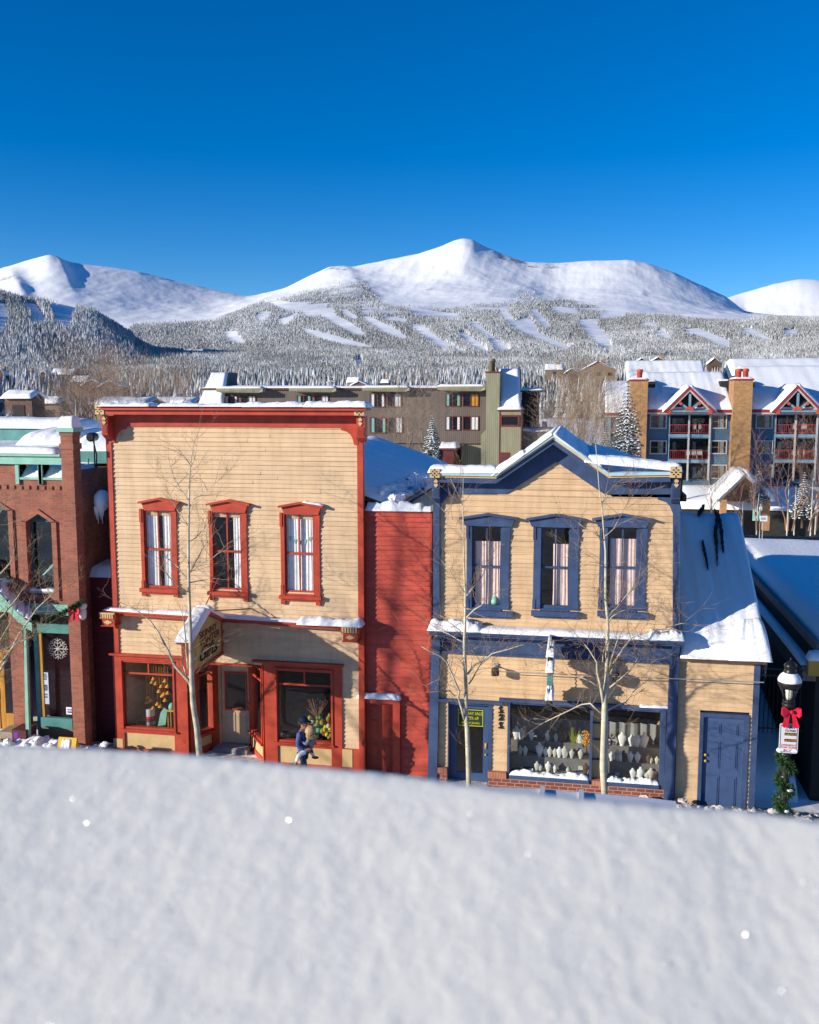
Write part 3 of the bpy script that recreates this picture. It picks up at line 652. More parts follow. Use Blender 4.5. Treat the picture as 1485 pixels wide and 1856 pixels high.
# ================================================================ RED SHED
def red_shed():
    Y=.15; xL=-5.42; xR=U(783,1100,Y).x
    T=E('red_infill_house',((xL+xR)/2,Y,gz(-4.5)),'narrow red clapboard shed with a panelled red door between two shops','building')
    ztop=U(720,929,Y).z; zg=gz(-4.5)-.2
    dx0,dx1,dz0,dz1=worldrect(657,1276,713,1415,Y+.06); X0=U(655,1320,Y).x; X1=U(714,1320,Y).x; zt=U(690,1274,Y).z
    m=MB(); siding(m,lambda z:xL,lambda z:xR-.05,zg,ztop,.125,Y,[(X0-.1,X1,zg-1,zt)],11,.032); m.build('wall','redwall',T)
    b=MB(); b.box(xR-.05,xR,Y-.03,Y+.1,zg,ztop+.03); b.box(xL,xR,Y-.03,Y+.1,ztop,ztop+.05); b.build('corner_board','red',T)
    d=MB(); w=X1-X0; yd=Y+.06; d.box(X0,X1,yd,yd+.06,gz(-5),zt)
    for fx0,fx1 in ((.27,.52),(.64,.9)):
        for z0,z1 in ((.80,.95),(.47,.75),(.08,.40)):
            h=zt-gz(-5); zz0=gz(-5)+h*z0; zz1=gz(-5)+h*z1
            d.box(X0+w*fx0,X0+w*fx1,yd-.012,yd,zz0,zz1); d.box(X0+w*fx0+.035,X0+w*fx1-.035,yd-.024,yd-.012,zz0+.035,zz1-.035)
    do=d.build('door','red',T); k=MB()
    for py in (1325,1353): 
        p=U(661.5,py,yd-.04); k.ball(p,.033)
    k.build('handle','grey',do,True)
    f=MB(); X2=U(725,1320,Y-.12).x; f.box(X1,X2,Y-.12,Y+.25,zg,zt+.02); f.box(X0-.05,X2,Y-.12,Y+.25,zt+.02,zt+.16); f.box(X0-.1,X0,Y-.02,Y+.25,zg,zt+.02); f.build('door_frame','red',T)
    s=MB(); s.slab((X0-.08,Y-.2,zt+.165),(X2+.03,Y-.2,zt+.165),(X2+.03,Y,zt+.165),(X0-.08,Y,zt+.165),.12,24,5,3,.15); s.build('canopy_snow','snow',T,True)
    s=MB(); s.slab((xL,Y-.08,ztop+.05),(xL+1.5,Y-.08,ztop+.05),(xL+1.5,Y+.4,ztop+.05),(xL,Y+.4,ztop+.05),.2,20,6,5,.4); s.slab((xL+1.2,Y-.06,ztop+.05),(xR,Y-.06,ztop+.05),(xR,Y+.4,ztop+.05),(xL+1.2,Y+.4,ztop+.05),.12,20,6,6,.2); s.build('top_snow','snow',T,True)
    r=MB(); r.box(xL,xR,Y+.11,Y+.3,zg,ztop); r.box(xL,xR,Y+.3,9,ztop-1.2,ztop-.9); r.box(xL,xR,8.9,9,zg,ztop-1); r.build('rear_walls','maroon',T)
red_shed()
# ================================================================ BLUE-TRIMMED BUILDING
def blue_building():
    xL=U(787,1050,0).x; xR=U(1232,1050,0).x
    T=E('gabled_shop',(0,0,gz(0)),'tan clapboard jewelry shop with blue trim, low gabled cornice and three curtained upper windows','building')
    ops=[]
    W=[((856,951.7,909,1101.5),(846,923),(841,930,1106,1116),(832,937.8,883,931,938.5,950),[(.1,.48,0),(.52,.95,2)],.80),
       ((980.5,953.5,1032.7,1103),(967,1048.5),(963,1050,1107,1117),(953.6,1061,1007.5,932,940.5,952),[(.42,.98,1)],.78),
       ((1100.7,953,1154.6,1103.5),(1086.6,1171),(1083,1174,1108,1118),(1074,1184,1128.7,931.5,940.5,952),[(.1,.97,0)],.84)]
    for op,outer,sill,hood,cp,top in W: oldwin(T,ops,op,outer,sill,hood,'blue',('pink',cp,top))
    xd0,xd1,_,zd=worldrect(812,1272,892,1440,0); zg=gz(-1)-.3
    ops.append((xd0,xd1,zg-1,zd))
    xw0=U(920,1340,0).x; xw1=U(1206,1340,0).x; zw1=U(1000,1275,0).z; zw0=U(1000,1415,0).z
    ops.append((xw0,xw1,zg-1,zw1))
    zbrick=U(900,1396,0).z
    zA=U(860,896,0).z; zP=U(1008.5,838,0).z; xa,xp,xb=U(917,895,0).x,U(1008.5,836,0).x,U(1096,896,0).x
    m=MB(); siding(m,lambda z:xL+.02,lambda z:xR-.1,zbrick,U(900,1188,0).z,.107,0,ops,21)
    siding(m,lambda z:xL+.02,lambda z:xR-.1,U(900,1188,0).z,U(900,1000,0).z,.107,0,ops,22); siding(m,lambda z:xL+.02,lambda z:xR-.1,U(900,1000,0).z,zA+.0,.137,0,ops,23)
    siding(m,lambda z:xa-.2+(xp-xa)*(z-zA)/(zP-zA),lambda z:xb+.2+(xp-xb)*(z-zA)/(zP-zA),zA,zP+.1,.137,0,[],24)
    m.build('wall','tan2',T)
    p=MB(); p.pp([(785,905),(797,905),(797,1130),(785,1130)],-.1,.15); p.pp([(781,1180),(797,1180),(792,1420),(775,1420)],-.14,.2); p.pp([(1220.5,905),(1233.5,905),(1233,1145),(1220,1145)],-.1,.15); p.pp([(1215,1190),(1232,1190),(1222,1450),(1203,1450)],-.14,.2); p.build('pilaster','blue',T)
    # gable cornice
    Yc=-.45
    def strip(mb,top,th,Y,depth):
        mb.pp(top+[(a,b+th) for a,b in top[::-1]],Y,depth)
    path=[(797,856),(899,858),(1003,787),(1104,857),(1216,855)]
    c=MB(); strip(c,[(a,b+9) for a,b in path],9.5,Yc+.06,.5-.06+.03); c.build('cornice','blue',T)
    c=MB(); strip(c,[(a,b+5.5) for a,b in path],3.8,Yc+.03,.45); c.build('cornice_bead','tan_trim',T)
    c=MB(); strip(c,path,5.8,Yc-.02,.5); c.build('drip_edge','metal_lt',T)
    f=MB(); f.pp([(800,868),(899,870),(1003,799),(1104,869),(1222,869),(1222,896),(1096,896),(1008.5,837),(917,895),(800,895)],-.06,.08)
    for s,x,z in ((1,xL+.1,zA),(-1,xR-.16,zA)):
        f.prism([(x,-.08,z+.02),(x+s*.42,-.08,z+.02),(x+s*.40,-.08,z-.04),(x+s*.22,-.08,z-.09),(x+s*.12,-.08,z-.19),(x+s*.05,-.08,z-.36),(x,-.08,z-.36)],(0,.06,0))
    f.build('frieze','blue',T)
    grille_block(779,850,797,866,Yc-.05,T); grille_block(1215.5,846,1236,866,Yc-.05,T)
    corner_bracket(T,(784,867,797,912),-.33,'blue'); corner_bracket(T,(1218,866,1234,914),-.33,'blue')
    # roof: the little gable runs straight back, flat snow on either side
    A=U(797,858,Yc); Rg=U(1003,787,Yc); B=U(1216,857,Yc); gl=U(899,858,Yc); gr=U(1104,857,Yc); zr=Rg.z; ze=A.z-.12
    r=MB(); r.prism([(xL-.1,.03,ze-.35),(gl.x,.03,ze-.35),(gl.x,.03,gl.z-.1),(Rg.x,.03,Rg.z-.1),(gr.x,.03,gr.z-.1),(gr.x,.03,ze-.35),(xR+.1,.03,ze-.35),(xR+.1,.03,ze-.5),(xL-.1,.03,ze-.5)],(0,5.2,0)); r.box(xL-.1,xR+.1,5.3,6.0,ze-.6,ze-.45); r.box(xL,xR,.03,.12,ze-.5,A.z-.06); r.build('roof','woodroof',T)
    s=MB(); zz=lambda px,py:U(px,py,Yc-.04)
    a0,a1,a2,a3,a4=zz(775,856),zz(903,858),zz(1003,786.5),zz(1092,850),zz(1239,855)
    dv=Vector((0,.65,0)); nd=Vector((0,5.7,0))
    s.slab(a0,a1,a1+dv,a0+dv,.165,36,8,1,.12,pw=4)
    s.slab(a1-(a2-a1)*.12+Vector((0,0,.05)),a1+(a2-a1)*.5,a1+(a2-a1)*.5+dv,a1-(a2-a1)*.12+Vector((0,0,.05))+dv,.13,24,8,2,.1,pw=3)
    s.slab(a1,a2,a2+nd,a1+nd,.07,24,30,3,.25,pw=10); s.slab(a2,a3,a3+nd,a2+nd,.075,24,30,4,.3,pw=10)
    s.slab(a3-Vector((.42,0,-.16)),a4,a4+dv,a3-Vector((.42,0,-.16))+dv,.19,40,8,5,.12,pw=4)
    s.slab((gr.x-.5,.3,gr.z+.18),(xR+.05,.3,ze-.3),(xR+.05,5.9,ze-.3),(gr.x-.5,5.9,gr.z+.18),.3,20,14,6,.12,pw=8); s.slab((xL-.1,.2,ze-.36),(gl.x+.2,.2,ze-.36),(gl.x+.2,5.9,ze-.36),(xL-.1,5.9,ze-.36),.2,20,14,7,.12,pw=8)
    s.build('roof_snow','snow',T,True)
    # middle cornice
    def zat(pL,pR,Y,x): 
        a,b=U(*pL,Y),U(*pR,Y); return a.z+(b.z-a.z)*(x-a.x)/(b.x-a.x)
    c=MB(); x0=U(778,1150,-.45).x; x1=U(1240,1160,-.45).x
    zt=(U(800,1144,-.45).z+U(1200,1158,-.45).z)/2
    for d0,d1,y in ((0,.05,-.50),(.05,.10,-.45),(.10,.16,-.38)): c.box(x0,x1,y,.0,zt-d1,zt-d0)
    zf1=U(1000,1175,-.06).z; zf0=U(1000,1193,-.06).z; c.box(xL+.1,xR-.12,-.06,.02,zf0,zt-.16); c.box(xL+.1,xR-.12,-.10,-.061,zf0,zf0+.05); c.box(xL+.1,xR-.12,-.085,-.0605,zf1+.02,zf1+.05)
    for px in ((783,1158,798,1180),(1219,1170,1232,1192)):
        X0,X1,Z0,Z1=worldrect(*px,-.28); c.prism([(X0,-.36,Z1),(X0,-.30,Z0+.12),(X0,-.16,Z0),(X0,0,Z0),(X0,0,Z1)],(X1-X0,0,0))
    c.build('string_course','blue',T)
    s=MB(); s.slab((x0-.04,-.52,zt),(x0+1.3,-.52,zt),(x0+1.3,0,zt),(x0-.04,0,zt),.22,24,6,11,.35,pw=4); s.slab((x0+1.1,-.52,zt),(x1-.6,-.52,zt),(x1-.6,0,zt),(x1*0+x0+1.1,0,zt),.095,60,6,12,.15,pw=4); s.slab((x1-.8,-.5,zt),(x1+.03,-.5,zt),(x1+.03,0,zt),(x1-.8,0,zt),.17,20,6,13,.4,pw=4); s.build('course_snow','snow',T,True)
    # header over shopfront
    h=MB(); h.box(xL+.1,U(911,1270,-.1).x,-.14,.0,zd,zd+.07); h.box(U(905,1270,-.1).x,xR-.1,-.12,0,zw1-.0,zw1+.08); h.build('window_head','blue',T)
    hs=MB(); hs.slab((U(1160,1270,-.1).x,-.13,zw1+.08),(xR-.12,-.13,zw1+.08),(xR-.12,0,zw1+.08),(U(1160,1270,-.1).x,0,zw1+.08),.04,20,4,4,.4); hs.build('head_snow','snow',T,True)
    # door
    f=MB(); j0=U(815,1340,.1).x; j1=U(886,1340,.1).x; f.box(xd0,j0,-.04,.25,zg,zd); f.box(j1,xd1,-.04,.25,zg,zd); f.box(j0,j1,-.02,.25,zd-.08,zd); f.build('door_frame','blue',T)
    g=worldrect(828,1284,876,1400,.2); d=MB(); y0,y1=.18,.23
    d.box(j0,g[0],y0,y1,zg,zd-.08); d.box(g[1],j1,y0,y1,zg,zd-.08); d.box(g[0],g[1],y0,y1,g[3],zd-.08); d.box(g[0],g[1],y0,y1,zg,g[2]); do=d.build('door','bluedoor',T)
    q=MB(); q.box(g[0],g[1],.2,.205,g[2],g[3]); q.build('pane','glass_dark',do)
    k=MB(); kx=(g[1]+j1)/2; kz=U(880,1353,.15).z; k.box(kx-.03,kx+.03,.165,.179,kz-.08,kz+.08); k.ball((kx,.14,kz-.22),.03); k.build('handle','gold',do,True)
    ps=MB(); ax0,ax1,az0,az1=worldrect(830.5,1286,876,1316,.17); ps.box(ax0,ax1,.17,.175,az0,az1); P=tag(ps.build('sale_poster','signgreen'),'dark green poster with yellow lettering on the glass of the blue shop door','poster')
    b=MB(); e=.016
    for bb in ((ax0,ax1,az1-e,az1),(ax0,ax1,az0,az0+e),(ax0,ax0+e,az0+e,az1-e),(ax1-e,ax1,az0+e,az1-e)): b.box(bb[0],bb[1],.164,.1695,bb[2],bb[3])
    xc=(ax0+ax1)/2; hh=az1-az0
    for txt,fz,sz in (('HOLIDAY SALE',.76,.105),('25-75% off',.48,.11),('All Silver Jewelry',.2,.082)): b.text(txt,(sz*.85,sz),(xc,.168,az0+hh*fz),(1,0,0),(0,0,1),.004,.002)
    b.build('lettering','signyellow',P)
    # number board, brick base
    n=MB(); Yn=-.048
    for y0 in (1280.5,1308.5):
        n.rb(906.2,y0,909.6,y0+10.2,Yn,.045); n.rb(903.4,y0+10.2,912.2,y0+12.4,Yn,.046); n.pp([(903.6,y0+3.6),(906.1,y0+.6),(906.1,y0+3.2),(903.8,y0+5.2)],Yn,.044)
    y0=1294.5; n.pp([(903.4,y0+4.2),(904.2,y0+1.4),(907,y0),(910.5,y0+.6),(912.2,y0+3),(911.6,y0+5.6),(908.2,y0+9.2),(912.4,y0+9.2),(912.2,y0+12),(903.4,y0+12),(903.6,y0+9.8),(908,y0+5.4),(909,y0+3.4),(908,y0+2.2),(906.6,y0+2.6),(906,y0+4.4)],Yn,.045)
    tag(n.build('house_number','signblack'),'black numerals 121 set one above the other on tan clapboards beside the blue door','number sign')
    bk=MB(); bx0=U(885,1420,-.1).x; zc1=U(1000,1412,-.1).z; bk.box(bx0,xR-.2,-.10,.1,zg-.2,zc1-.07); bk.box(xL+.1,xd0,-.10,.1,zg-.2,U(800,1401,-.1).z); bk.build('brick_base','brick_low',T)
    bc=MB(); bc.box(bx0-.01,xw0-.01,-.14,.1,zc1-.07,zbrick); bc.box(xL+.1,xd0+.001,-.14,.1,U(800,1401,-.1).z,U(800,1391,-.1).z); X0,X1,Z0,Z1=worldrect(1073,1411,1100,1421,-.13); bc.box(X0,X1,-.14,.1,zc1-.07,zc1+.04); bc.build('brick_cap','brick_cap',T)
    # shop windows
    for (pa,pb,gl0,gl1,yb) in ((921,1074,924.5,1069.5,1409),(1098,1206,1102,1197,1421)):
        X0=U(pa,1340,0).x; X1=U(pb,1340,0).x; G0_=U(gl0,1340,0).x; G1_=U(gl1,1340,0).x; zz0=zc1-.07
        w=MB(); w.box(X0,G0_,-.08,.14,zz0,zw1); w.box(G1_,X1,-.08,.14,zz0,zw1); w.box(G0_,G1_,-.12,.14,zz0,zz0+.1); w.box(G0_,G1_,-.04,.14,zw1-.06,zw1); wo=w.build('shop_window','blue',T)
        q=MB(); q.box(G0_,G1_,.09,.095,zz0+.1,zw1-.06); q.build('pane','glass_dark',wo)
        sn=MB(); sn.slab((G0_,-.11,zz0+.1),(G1_,-.11,zz0+.1),(G1_,.08,zz0+.1),(G0_,.08,zz0+.1),.085,50,5,int(pa),.8,pw=4); sn.build('sill_snow','snow_rough',wo,True)
    X0=U(1074,1340,0).x; X1=U(1098,1340,0).x; k=MB(); k.box(X0,X1,.08,.13,zc1-.05,zw1); k.build('mullion_panel','tan_trim',T); k=MB()
    for py in (1312,1342,1378): z=U(1085,py,0).z; k.box(X0+.002,X1-.002,.05,.0799,z-.02,z+.02)
    k.build('panel_bars','blue',T)
    cb=MB(); cb.pp([(1206,1285),(1213,1285),(1208,1420),(1199,1420)],-.05,.1); cb.build('corner_board','blue',T)
    shell(T,xL+.1,xR-.1,.13,6.0,zg,ze-.5,'tan2',U(400,1150,0).z)
    # display shelves and jewelry busts
    Xa=U(924,1400,.5).x; Xb=U(1069,1400,.5).x; Xc=U(1102,1400,.5).x; Xd=U(1197,1400,.5).x
    for (q0,q1,lab) in ((Xa,Xb,'left'),(Xc,Xd,'right')):
        t=MB()
        for i in range(3): t.box(q0,q1,.16+.3*i,.46+.3*i-.002,zc1-.3,zc1+.04+.30*i)
        tag(t.build('display_steps','steps'),'dark stepped display inside the %s jewelry shop window'%lab,'shelf')
        # curtain-like backdrop of dim stone-grey cloth at the back of the case
        bd=MB(); bd.sheet(q0,q1,zc1-.2,zc1+1.1,1.25,.03,5); tag(bd.build('backdrop_cloth','grey',smooth=True),'grey cloth hung behind the display in the %s jewelry shop window'%lab,'cloth')
    busts=[(936,1330,.34,0),(946,1350,.30,0),(963,1356,.26,0),(978,1362,.34,0),(1014,1378,.26,0),(1026,1372,.20,0),(1037,1360,.22,1),(1030,1400,.16,1),(1006,1395,.18,0),(980,1388,.17,1),(1065,1390,.18,1),(1018,1345,.45,2),(1128,1338,.34,0),(1116,1348,.18,0),(1143,1368,.26,0),(1156,1370,.26,0),(1168,1353,.36,0),(1147,1400,.24,0),(1160,1403,.2,0),(1174,1402,.18,1),(1181,1360,.16,1),(1056,1342,.2,1),(1047,1350,.14,1)]
    mn=['white','cream','stone']
    rr=random.Random(12)
    for i in range(46):
        a=rr.choice([rr.uniform(930,1066),rr.uniform(1106,1192)]); busts.append((a,rr.choice([1350,1350,1340,1372,1372,1398]),rr.uniform(.16,.3),rr.choice([0,0,1,1,2])))
    for i,(a,b_,h,k) in enumerate(busts):
        Yb=.24 if b_>1385 else (.52 if b_>1356 else .82); p=U(a,b_,Yb); sc=h/.31; w=MB(); p.z=zc1+.04+{.24:0,.52:.30,.82:.60}[Yb]+.17*sc
        prof=[(.035,-.15),(.055,-.13),(.085,-.02),(.095,.04),(.085,.07),(.04,.10),(.032,.15),(.03,.155)]
        w.lathe([(r*sc,z*sc) for r,z in prof],p,14,1,.45); w.lathe([(.05*sc,-.17*sc),(.05*sc,-.15*sc)],p,10)
        tg=('white','cream','brown')[k]
        tag(w.build('necklace_bust',['white','cream','housebrown'][k],smooth=True),'%s necklace bust on display in the %s jewelry shop window'%(tg,'left' if a<1090 else 'right'),'display bust','necklace busts in the %s jewelry window'%('left' if a<1090 else 'right'))
    rs=random.Random(2)
    for i in range(26):
        a=rs.choice([rs.uniform(930,1064),rs.uniform(1106,1192)]); b_=rs.uniform(1392,1404); 
        if a>1090: b_+=6
        p=U(a,b_,.24); w=MB(); s_=rs.uniform(.03,.06); w.prism([(p.x-s_,p.y,p.z-s_*.9),(p.x+s_,p.y,p.z-s_*.9),(p.x+s_*.9,p.y+.03,p.z+s_),(p.x-s_*.9,p.y+.03,p.z+s_)],(0,.015,0))
        k='left' if a<1090 else 'right'
        tag(w.build('earring_card',rs.choice(['white','cream','stone'])),'small pale earring card propped at the front of the %s jewelry window'%k,'card','earring cards in the %s jewelry window'%k)
    fl=MB(); p=U(1064,1345,.5); 
    for i in range(60): q=p+Vector((rs.gauss(0,.06),rs.gauss(0,.05),rs.uniform(-.05,.3))); fl.ball(q,rs.uniform(.018,.035),n=5,jit=.4); 
    for i in range(8): fl.tube([p+Vector((0,0,-.3)),p+Vector((rs.gauss(0,.05),0,.1))],.006,3)
    tag(fl.build('orange_flowers','orange'),'bunch of orange dried flowers in the left jewelry shop window','flowers')
    fl=MB(); p=U(1040,1335,.6)
    for i in range(22): a=rs.gauss(0,.07); fl.tube([p+Vector((0,0,-.25)),p+Vector((a*.6,0,.0)),p+Vector((a,rs.gauss(0,.03),rs.uniform(.1,.25)))],[.012,.01,.006],4)
    tag(fl.build('dried_grass','lime'),'pale green dried stems standing near the orange flowers in the jewelry window','plant')
    # clutter on the sill of upper left window
    w=MB(); p=U(897,1085,.08); w.ball(p,.07,1,.6,.9); w.lathe([(.09,-.13),(.09,-.05),(.06,0)],p,10); tag(w.build('figurine','mint',smooth=True),'small mint figurine on the sill inside the leftmost blue-framed window','figurine')
blue_building()
# ================================================================ ANNEX
def annex():
    x0=U(1236,1300,0).x-.1; x1=4.19; zt=U(1300,1193,0).z; zg=gz(3)-.35
    T=E('lean_to_annex',(3,0,gz(3)),'one-storey tan clapboard lean-to with a blue panelled door and steep snow-covered roof','building')
    a,b,_,dz=worldrect(1266,1293,1355,1462,0)
    m=MB(); siding(m,lambda z:x0,lambda z:x1-.05,zg,zt-.02,.108,0,[(a,b,zg-1,dz)],31); m.build('wall','tan2',T)
    c=MB(); c.box(x1-.12,x1+.02,-.04,.1,zg,zt-.02); c.box(x0,x1+.05,-.05,.1,zt-.08,zt); c.build('corner_board','blue',T)
    f=MB(); p=U(1272.5,1380,0).x; q=U(1345,1380,0).x; f.box(a,p,-.05,.15,zg,dz); f.box(q,b,-.05,.15,zg,dz); f.box(p,q,-.05,.15,dz-.1,dz); f.build('door_frame','blue',T)
    d=MB(); z0=zg+.1; h=dz-.1-z0; w=q-p; d.box(p,q,.02,.08,z0,dz-.1)
    for u0,u1 in ((.14,.45),(.57,.88)):
        for v0,v1 in ((.82,.94),(.49,.76),(.10,.42)):
            d.box(p+w*u0,p+w*u1,.008,.0199,z0+h*v0,z0+h*v1); d.box(p+w*u0+.04,p+w*u1-.04,-.004,.008,z0+h*v0+.04,z0+h*v1-.04)
    do=d.build('door','bluedoor',T); k=MB()
    for py in (1368,1379): k.ball(U(1274.5,py,-.03)+Vector((.06,0,0)),.035)
    k.build('handle','gold',do,True)
    # roof rises away from the street
    zb=U(1330,922,4.0); yb=4.2; zt2=UXp(1330,922,4.19); yb=zt2.y; zr=zt2.z
    print('annex roof',yb,zr,zt)
    r=MB(); r.prism([(x0,-.18,zt+.03),(x0,yb,zr-.25),(x0,yb,zr-.35),(x0,-.18,zt-.06)],(x1-x0+.12,0,0)); r.build('roof','woodroof',T)
    s=MB(); x2=x1+.16; s.slab((x0,-.2,zt+.02),(x2,-.2,zt+.02),(x2,yb,zr-.26),(x0,yb,zr-.26),.38,34,26,2,.10,pw=9)
    s.slab((x0+1.1,-.24,zt+.03),(x2+.10,-.24,zt+.03),(x2-.05,.75,zt+.75),(x0+1.5,.7,zt+.7),.40,24,10,3,.06,pw=2)
    s.build('roof_snow','snow',T,True)
    # dark streaks where shingles show through
    def onroof(px,py,lift=.30):
        # intersect ray with the snow plane
        n=Vector((0,-(zr-.26-zt-.02),yb+.2)).normalized(); P0=Vector((0,-.2,zt+.02))+n*lift
        d_=ray(px,py); t=(P0-CAM).dot(n)/d_.dot(n); return CAM+d_*t
    k=MB(); rs=random.Random(6)
    for pts,wd in (([(1276,914),(1273,921),(1269,928),(1265,936)],3.8),([(1296,922),(1300,935),(1299,950),(1297,965),(1299,980),(1300,1000),(1301,1028)],2.6),([(1302,926),(1306,945),(1309,965),(1310,985),(1313,1003)],2.5),([(1274,978),(1277,995),(1281,1012),(1285,1035)],1.8)):
        Lp=[];Rp=[]
        for i in range(len(pts)-1):
            for j in range(6):
                t=j/6; fx=pts[i][0]+(pts[i+1][0]-pts[i][0])*t; fy=pts[i][1]+(pts[i+1][1]-pts[i][1])*t; u=(i+t)/(len(pts)-1); ww=wd*(.25+math.sin(math.pi*min(1,u*1.05+.02))**.6)*rs.uniform(.5,1.2)
                Lp.append(onroof(fx-ww,fy,.425)); Rp.append(onroof(fx+ww,fy,.425))
        n_=len(Lp); dn=Vector((0,.05,-.06)); o=len(k.v); k.v+=[tuple(q) for q in Lp+Rp+[q+dn for q in Lp]+[q+dn for q in Rp]]
        for i in range(n_-1): k.f+=[(o+i,o+i+1,o+n_+i+1,o+n_+i),(o+i,o+2*n_+i,o+2*n_+i+1,o+i+1),(o+n_+i,o+n_+i+1,o+3*n_+i+1,o+3*n_+i)]
    k.build('bare_shingles','dark',T)
    ic=MB()
    for i in range(9): x=x2-.02; y=-.15+rs.random()*.6; l=rs.uniform(.2,.75); ic.tube([(x,y,zt),(x,y,zt-l)],[.03,.004],5)
    ic.build('icicle','glass',T,True)
    w=MB(); w.box(x1-.12,x1,.11,9,zg,zt-.1); w.prism([(x1-.1,0.12,zt-.1),(x1-.1,yb,zt-.1),(x1-.1,yb,zr-.4)],(.1,0,0)); w.box(x0,x1-.12,yb-.1,yb,zg,zr-.4); w.build('side_walls','tan2',T)
annex()
# ================================================================ BRICK BUILDING
def brick_building():
    Y=-.15
    T=E('brick_shop',(-16,0,gz(-16)),'red brick shop with mint cornice, pointed arch windows and a tall snow-capped corner pillar','building')
    zg=gz(-14)-.4; xl=-24.0; xp=U(120,1000,Y).x
    zt=U(60,841,Y).z
    ops=[]
    o2=worldrect(51,946,97,1071,Y); o1=(xl+6,U(19,1000,Y).x,U(10,1055,Y).z,U(10,925,Y).z); sq=[worldrect(36,841,71,869,Y),worldrect(78,841,114,869,Y)]
    x2=(o2[0]+o2[1])/2; za2=U(72,931,Y).z; zs2=o2[3]
    x1c=o1[1]-.85; za1=U(5,893,Y).z
    o1=(x1c-.85,o1[1],o1[2],o1[3])
    store=(U(36,1250,Y).x-.0,U(129,1250,Y).x,zg,U(80,1112,Y).z)
    # wall polygons with pointed openings: build as vertical strips
    m=MB(); yb=Y+.3
    z0=store[3]
    def wallbox(a,b,c,d): 
        if b-a>.001 and d-c>.001: m.box(a,b,Y,yb,c,d)
    zsq=sq[0][2]
    wallbox(xl,sq[0][0],zsq,zt); wallbox(sq[0][1],sq[1][0],zsq,zt); wallbox(sq[1][1],xp,zsq,zt)
    for (a,b,c,d,apx,apz) in ((o1[0],o1[1],o1[2],o1[3],x1c,za1),(o2[0],o2[1],o2[2],o2[3],x2,za2)):
        top=apz+.3 if apz<o1[3]+5 else d
        m.prism([(a,Y,d),(apx,Y,apz),(b,Y,d),(b,Y,zsq),(a,Y,zsq)],(0,.3,0)); wallbox(a,b,z0,c)
    wallbox(xl,o1[0],z0,zsq); wallbox(o1[1],o2[0],z0,zsq); wallbox(o2[1],xp,z0,zsq)
    wallbox(xl,-19.2,zg,z0)
    a_,b_,_,_=worldrect(37,1200,66,1300,Y+.0); wallbox(a_-.25,a_+.15,zg,z0)
    c=MB(); zc=U(60,880,Y).z; n=0; x=xl
    while x<xp: m.box(x,x+.07,Y-.03,Y-.001,zc-.10,zc); x+=.22
    for (a,b,cc,d,ax,az) in ((o1[0],o1[1],o1[2],o1[3],x1c,za1),(o2[0],o2[1],o2[2],o2[3],x2,za2)):
        w=.14; c.box(b,b+w,Y-.045,Y-.001,cc-.1,d+.02); c.box(a-w,a,Y-.045,Y-.001,cc-.1,d+.02); c.box(a-w,b+w,Y-.046,Y-.001,cc-.24,cc-.1)
        c.prism([(a-w*1.0,Y-.045,d),(ax,Y-.045,az+.12),(b+w,Y-.045,d),(b,Y-.045,d),(ax,Y-.045,az),(a,Y-.045,d)],(0,.044,0))
    m.build('wall','brick',T); c.build('window_surround','brick',T)
    for (a,b,cc,d,ax,az) in ((o1[0],o1[1],o1[2],o1[3],x1c,za1),(o2[0],o2[1],o2[2],o2[3],x2,za2)):
        f=MB(); w=.07; yf=Y+.16; f.box(a,a+w,yf,yf+.08,cc,d); f.box(b-w,b,yf,yf+.08,cc,d); f.box(a+w,b-w,yf,yf+.08,cc,cc+w); f.box(a+w,b-w,yf-.01,yf+.08,d-.02,d+.06)
        f.prism([(a,yf,d),(ax,yf,az),(b,yf,d),(b-w,yf,d),(ax,yf,az-.1),(a+w,yf,d)],(0,.08,0)); fo=f.build('window','teal',T)
        g=MB(); g.prism([(a,yf+.04,cc),(b,yf+.04,cc),(b,yf+.04,d),(ax,yf+.04,az),(a,yf+.04,d)],(0,.006,0)); g.build('pane','glass_green',fo)
        s=MB(); s.box(a,b,Y-.05,Y+.15,cc-.05,cc); so=s.build('sill','concrete',fo); k=MB(); k.slab((a,Y-.04,cc),(b,Y-.04,cc),(b,Y+.14,cc),(a,Y+.14,cc),.05,16,4,3,.5); k.build('snow','snow',so,True)
    # cornice
    z1=U(60,822,Y-.15).z; k=MB(); k.box(xl,xp+.05,Y-.12,Y+.3,zt,z1); k.box(xl,xp+.05,Y-.2,Y-.12,z1-.07,z1)
    for s in sq:
        for (a,b) in ((s[0]-.1,s[0]),(s[1],s[1]+.1)): k.box(a,b,Y-.06,Y+.32,zsq-.12,zt)
        k.box(s[0],s[1],Y-.05,Y+.32,zsq-.0,zsq+.06)
    k.build('cornice','mint',T)
    sn=MB()
    for s in sq: sn.slab((s[0],Y,zsq+.06),(s[1],Y,zsq+.06),(s[1],Y+2,zsq+.1),(s[0],Y+2,zsq+.1),.22,12,8,int(s[0]),.3)
    sn.slab((xl,Y-.2,z1),(xp,Y-.2,z1),(xp,Y+.4,z1),(xl,Y+.4,z1),.15,60,5,2,.15); sn.slab((xl,Y+2,z1-.4),(xp,Y+2,z1-.4),(xp,Y+9,z1-.2),(xl,Y+9,z1-.2),.3,40,10,3,.2)
    A=U(28,806,Y+2.5); B=U(130,806,Y+2.5); sn.slab((A.x,Y+2.5,A.z),(B.x,Y+2.5,A.z),(B.x,Y+5,A.z+.2),(A.x,Y+5,A.z+.2),.35,30,8,5,.1,pw=3)
    sn.build('roof_snow','snow',T,True)
    # corner pillar
    p0=U(118.5,1000,Y-.35).x; p1=U(140,1000,Y-.35).x; zp=U(130,783,Y-.35).z
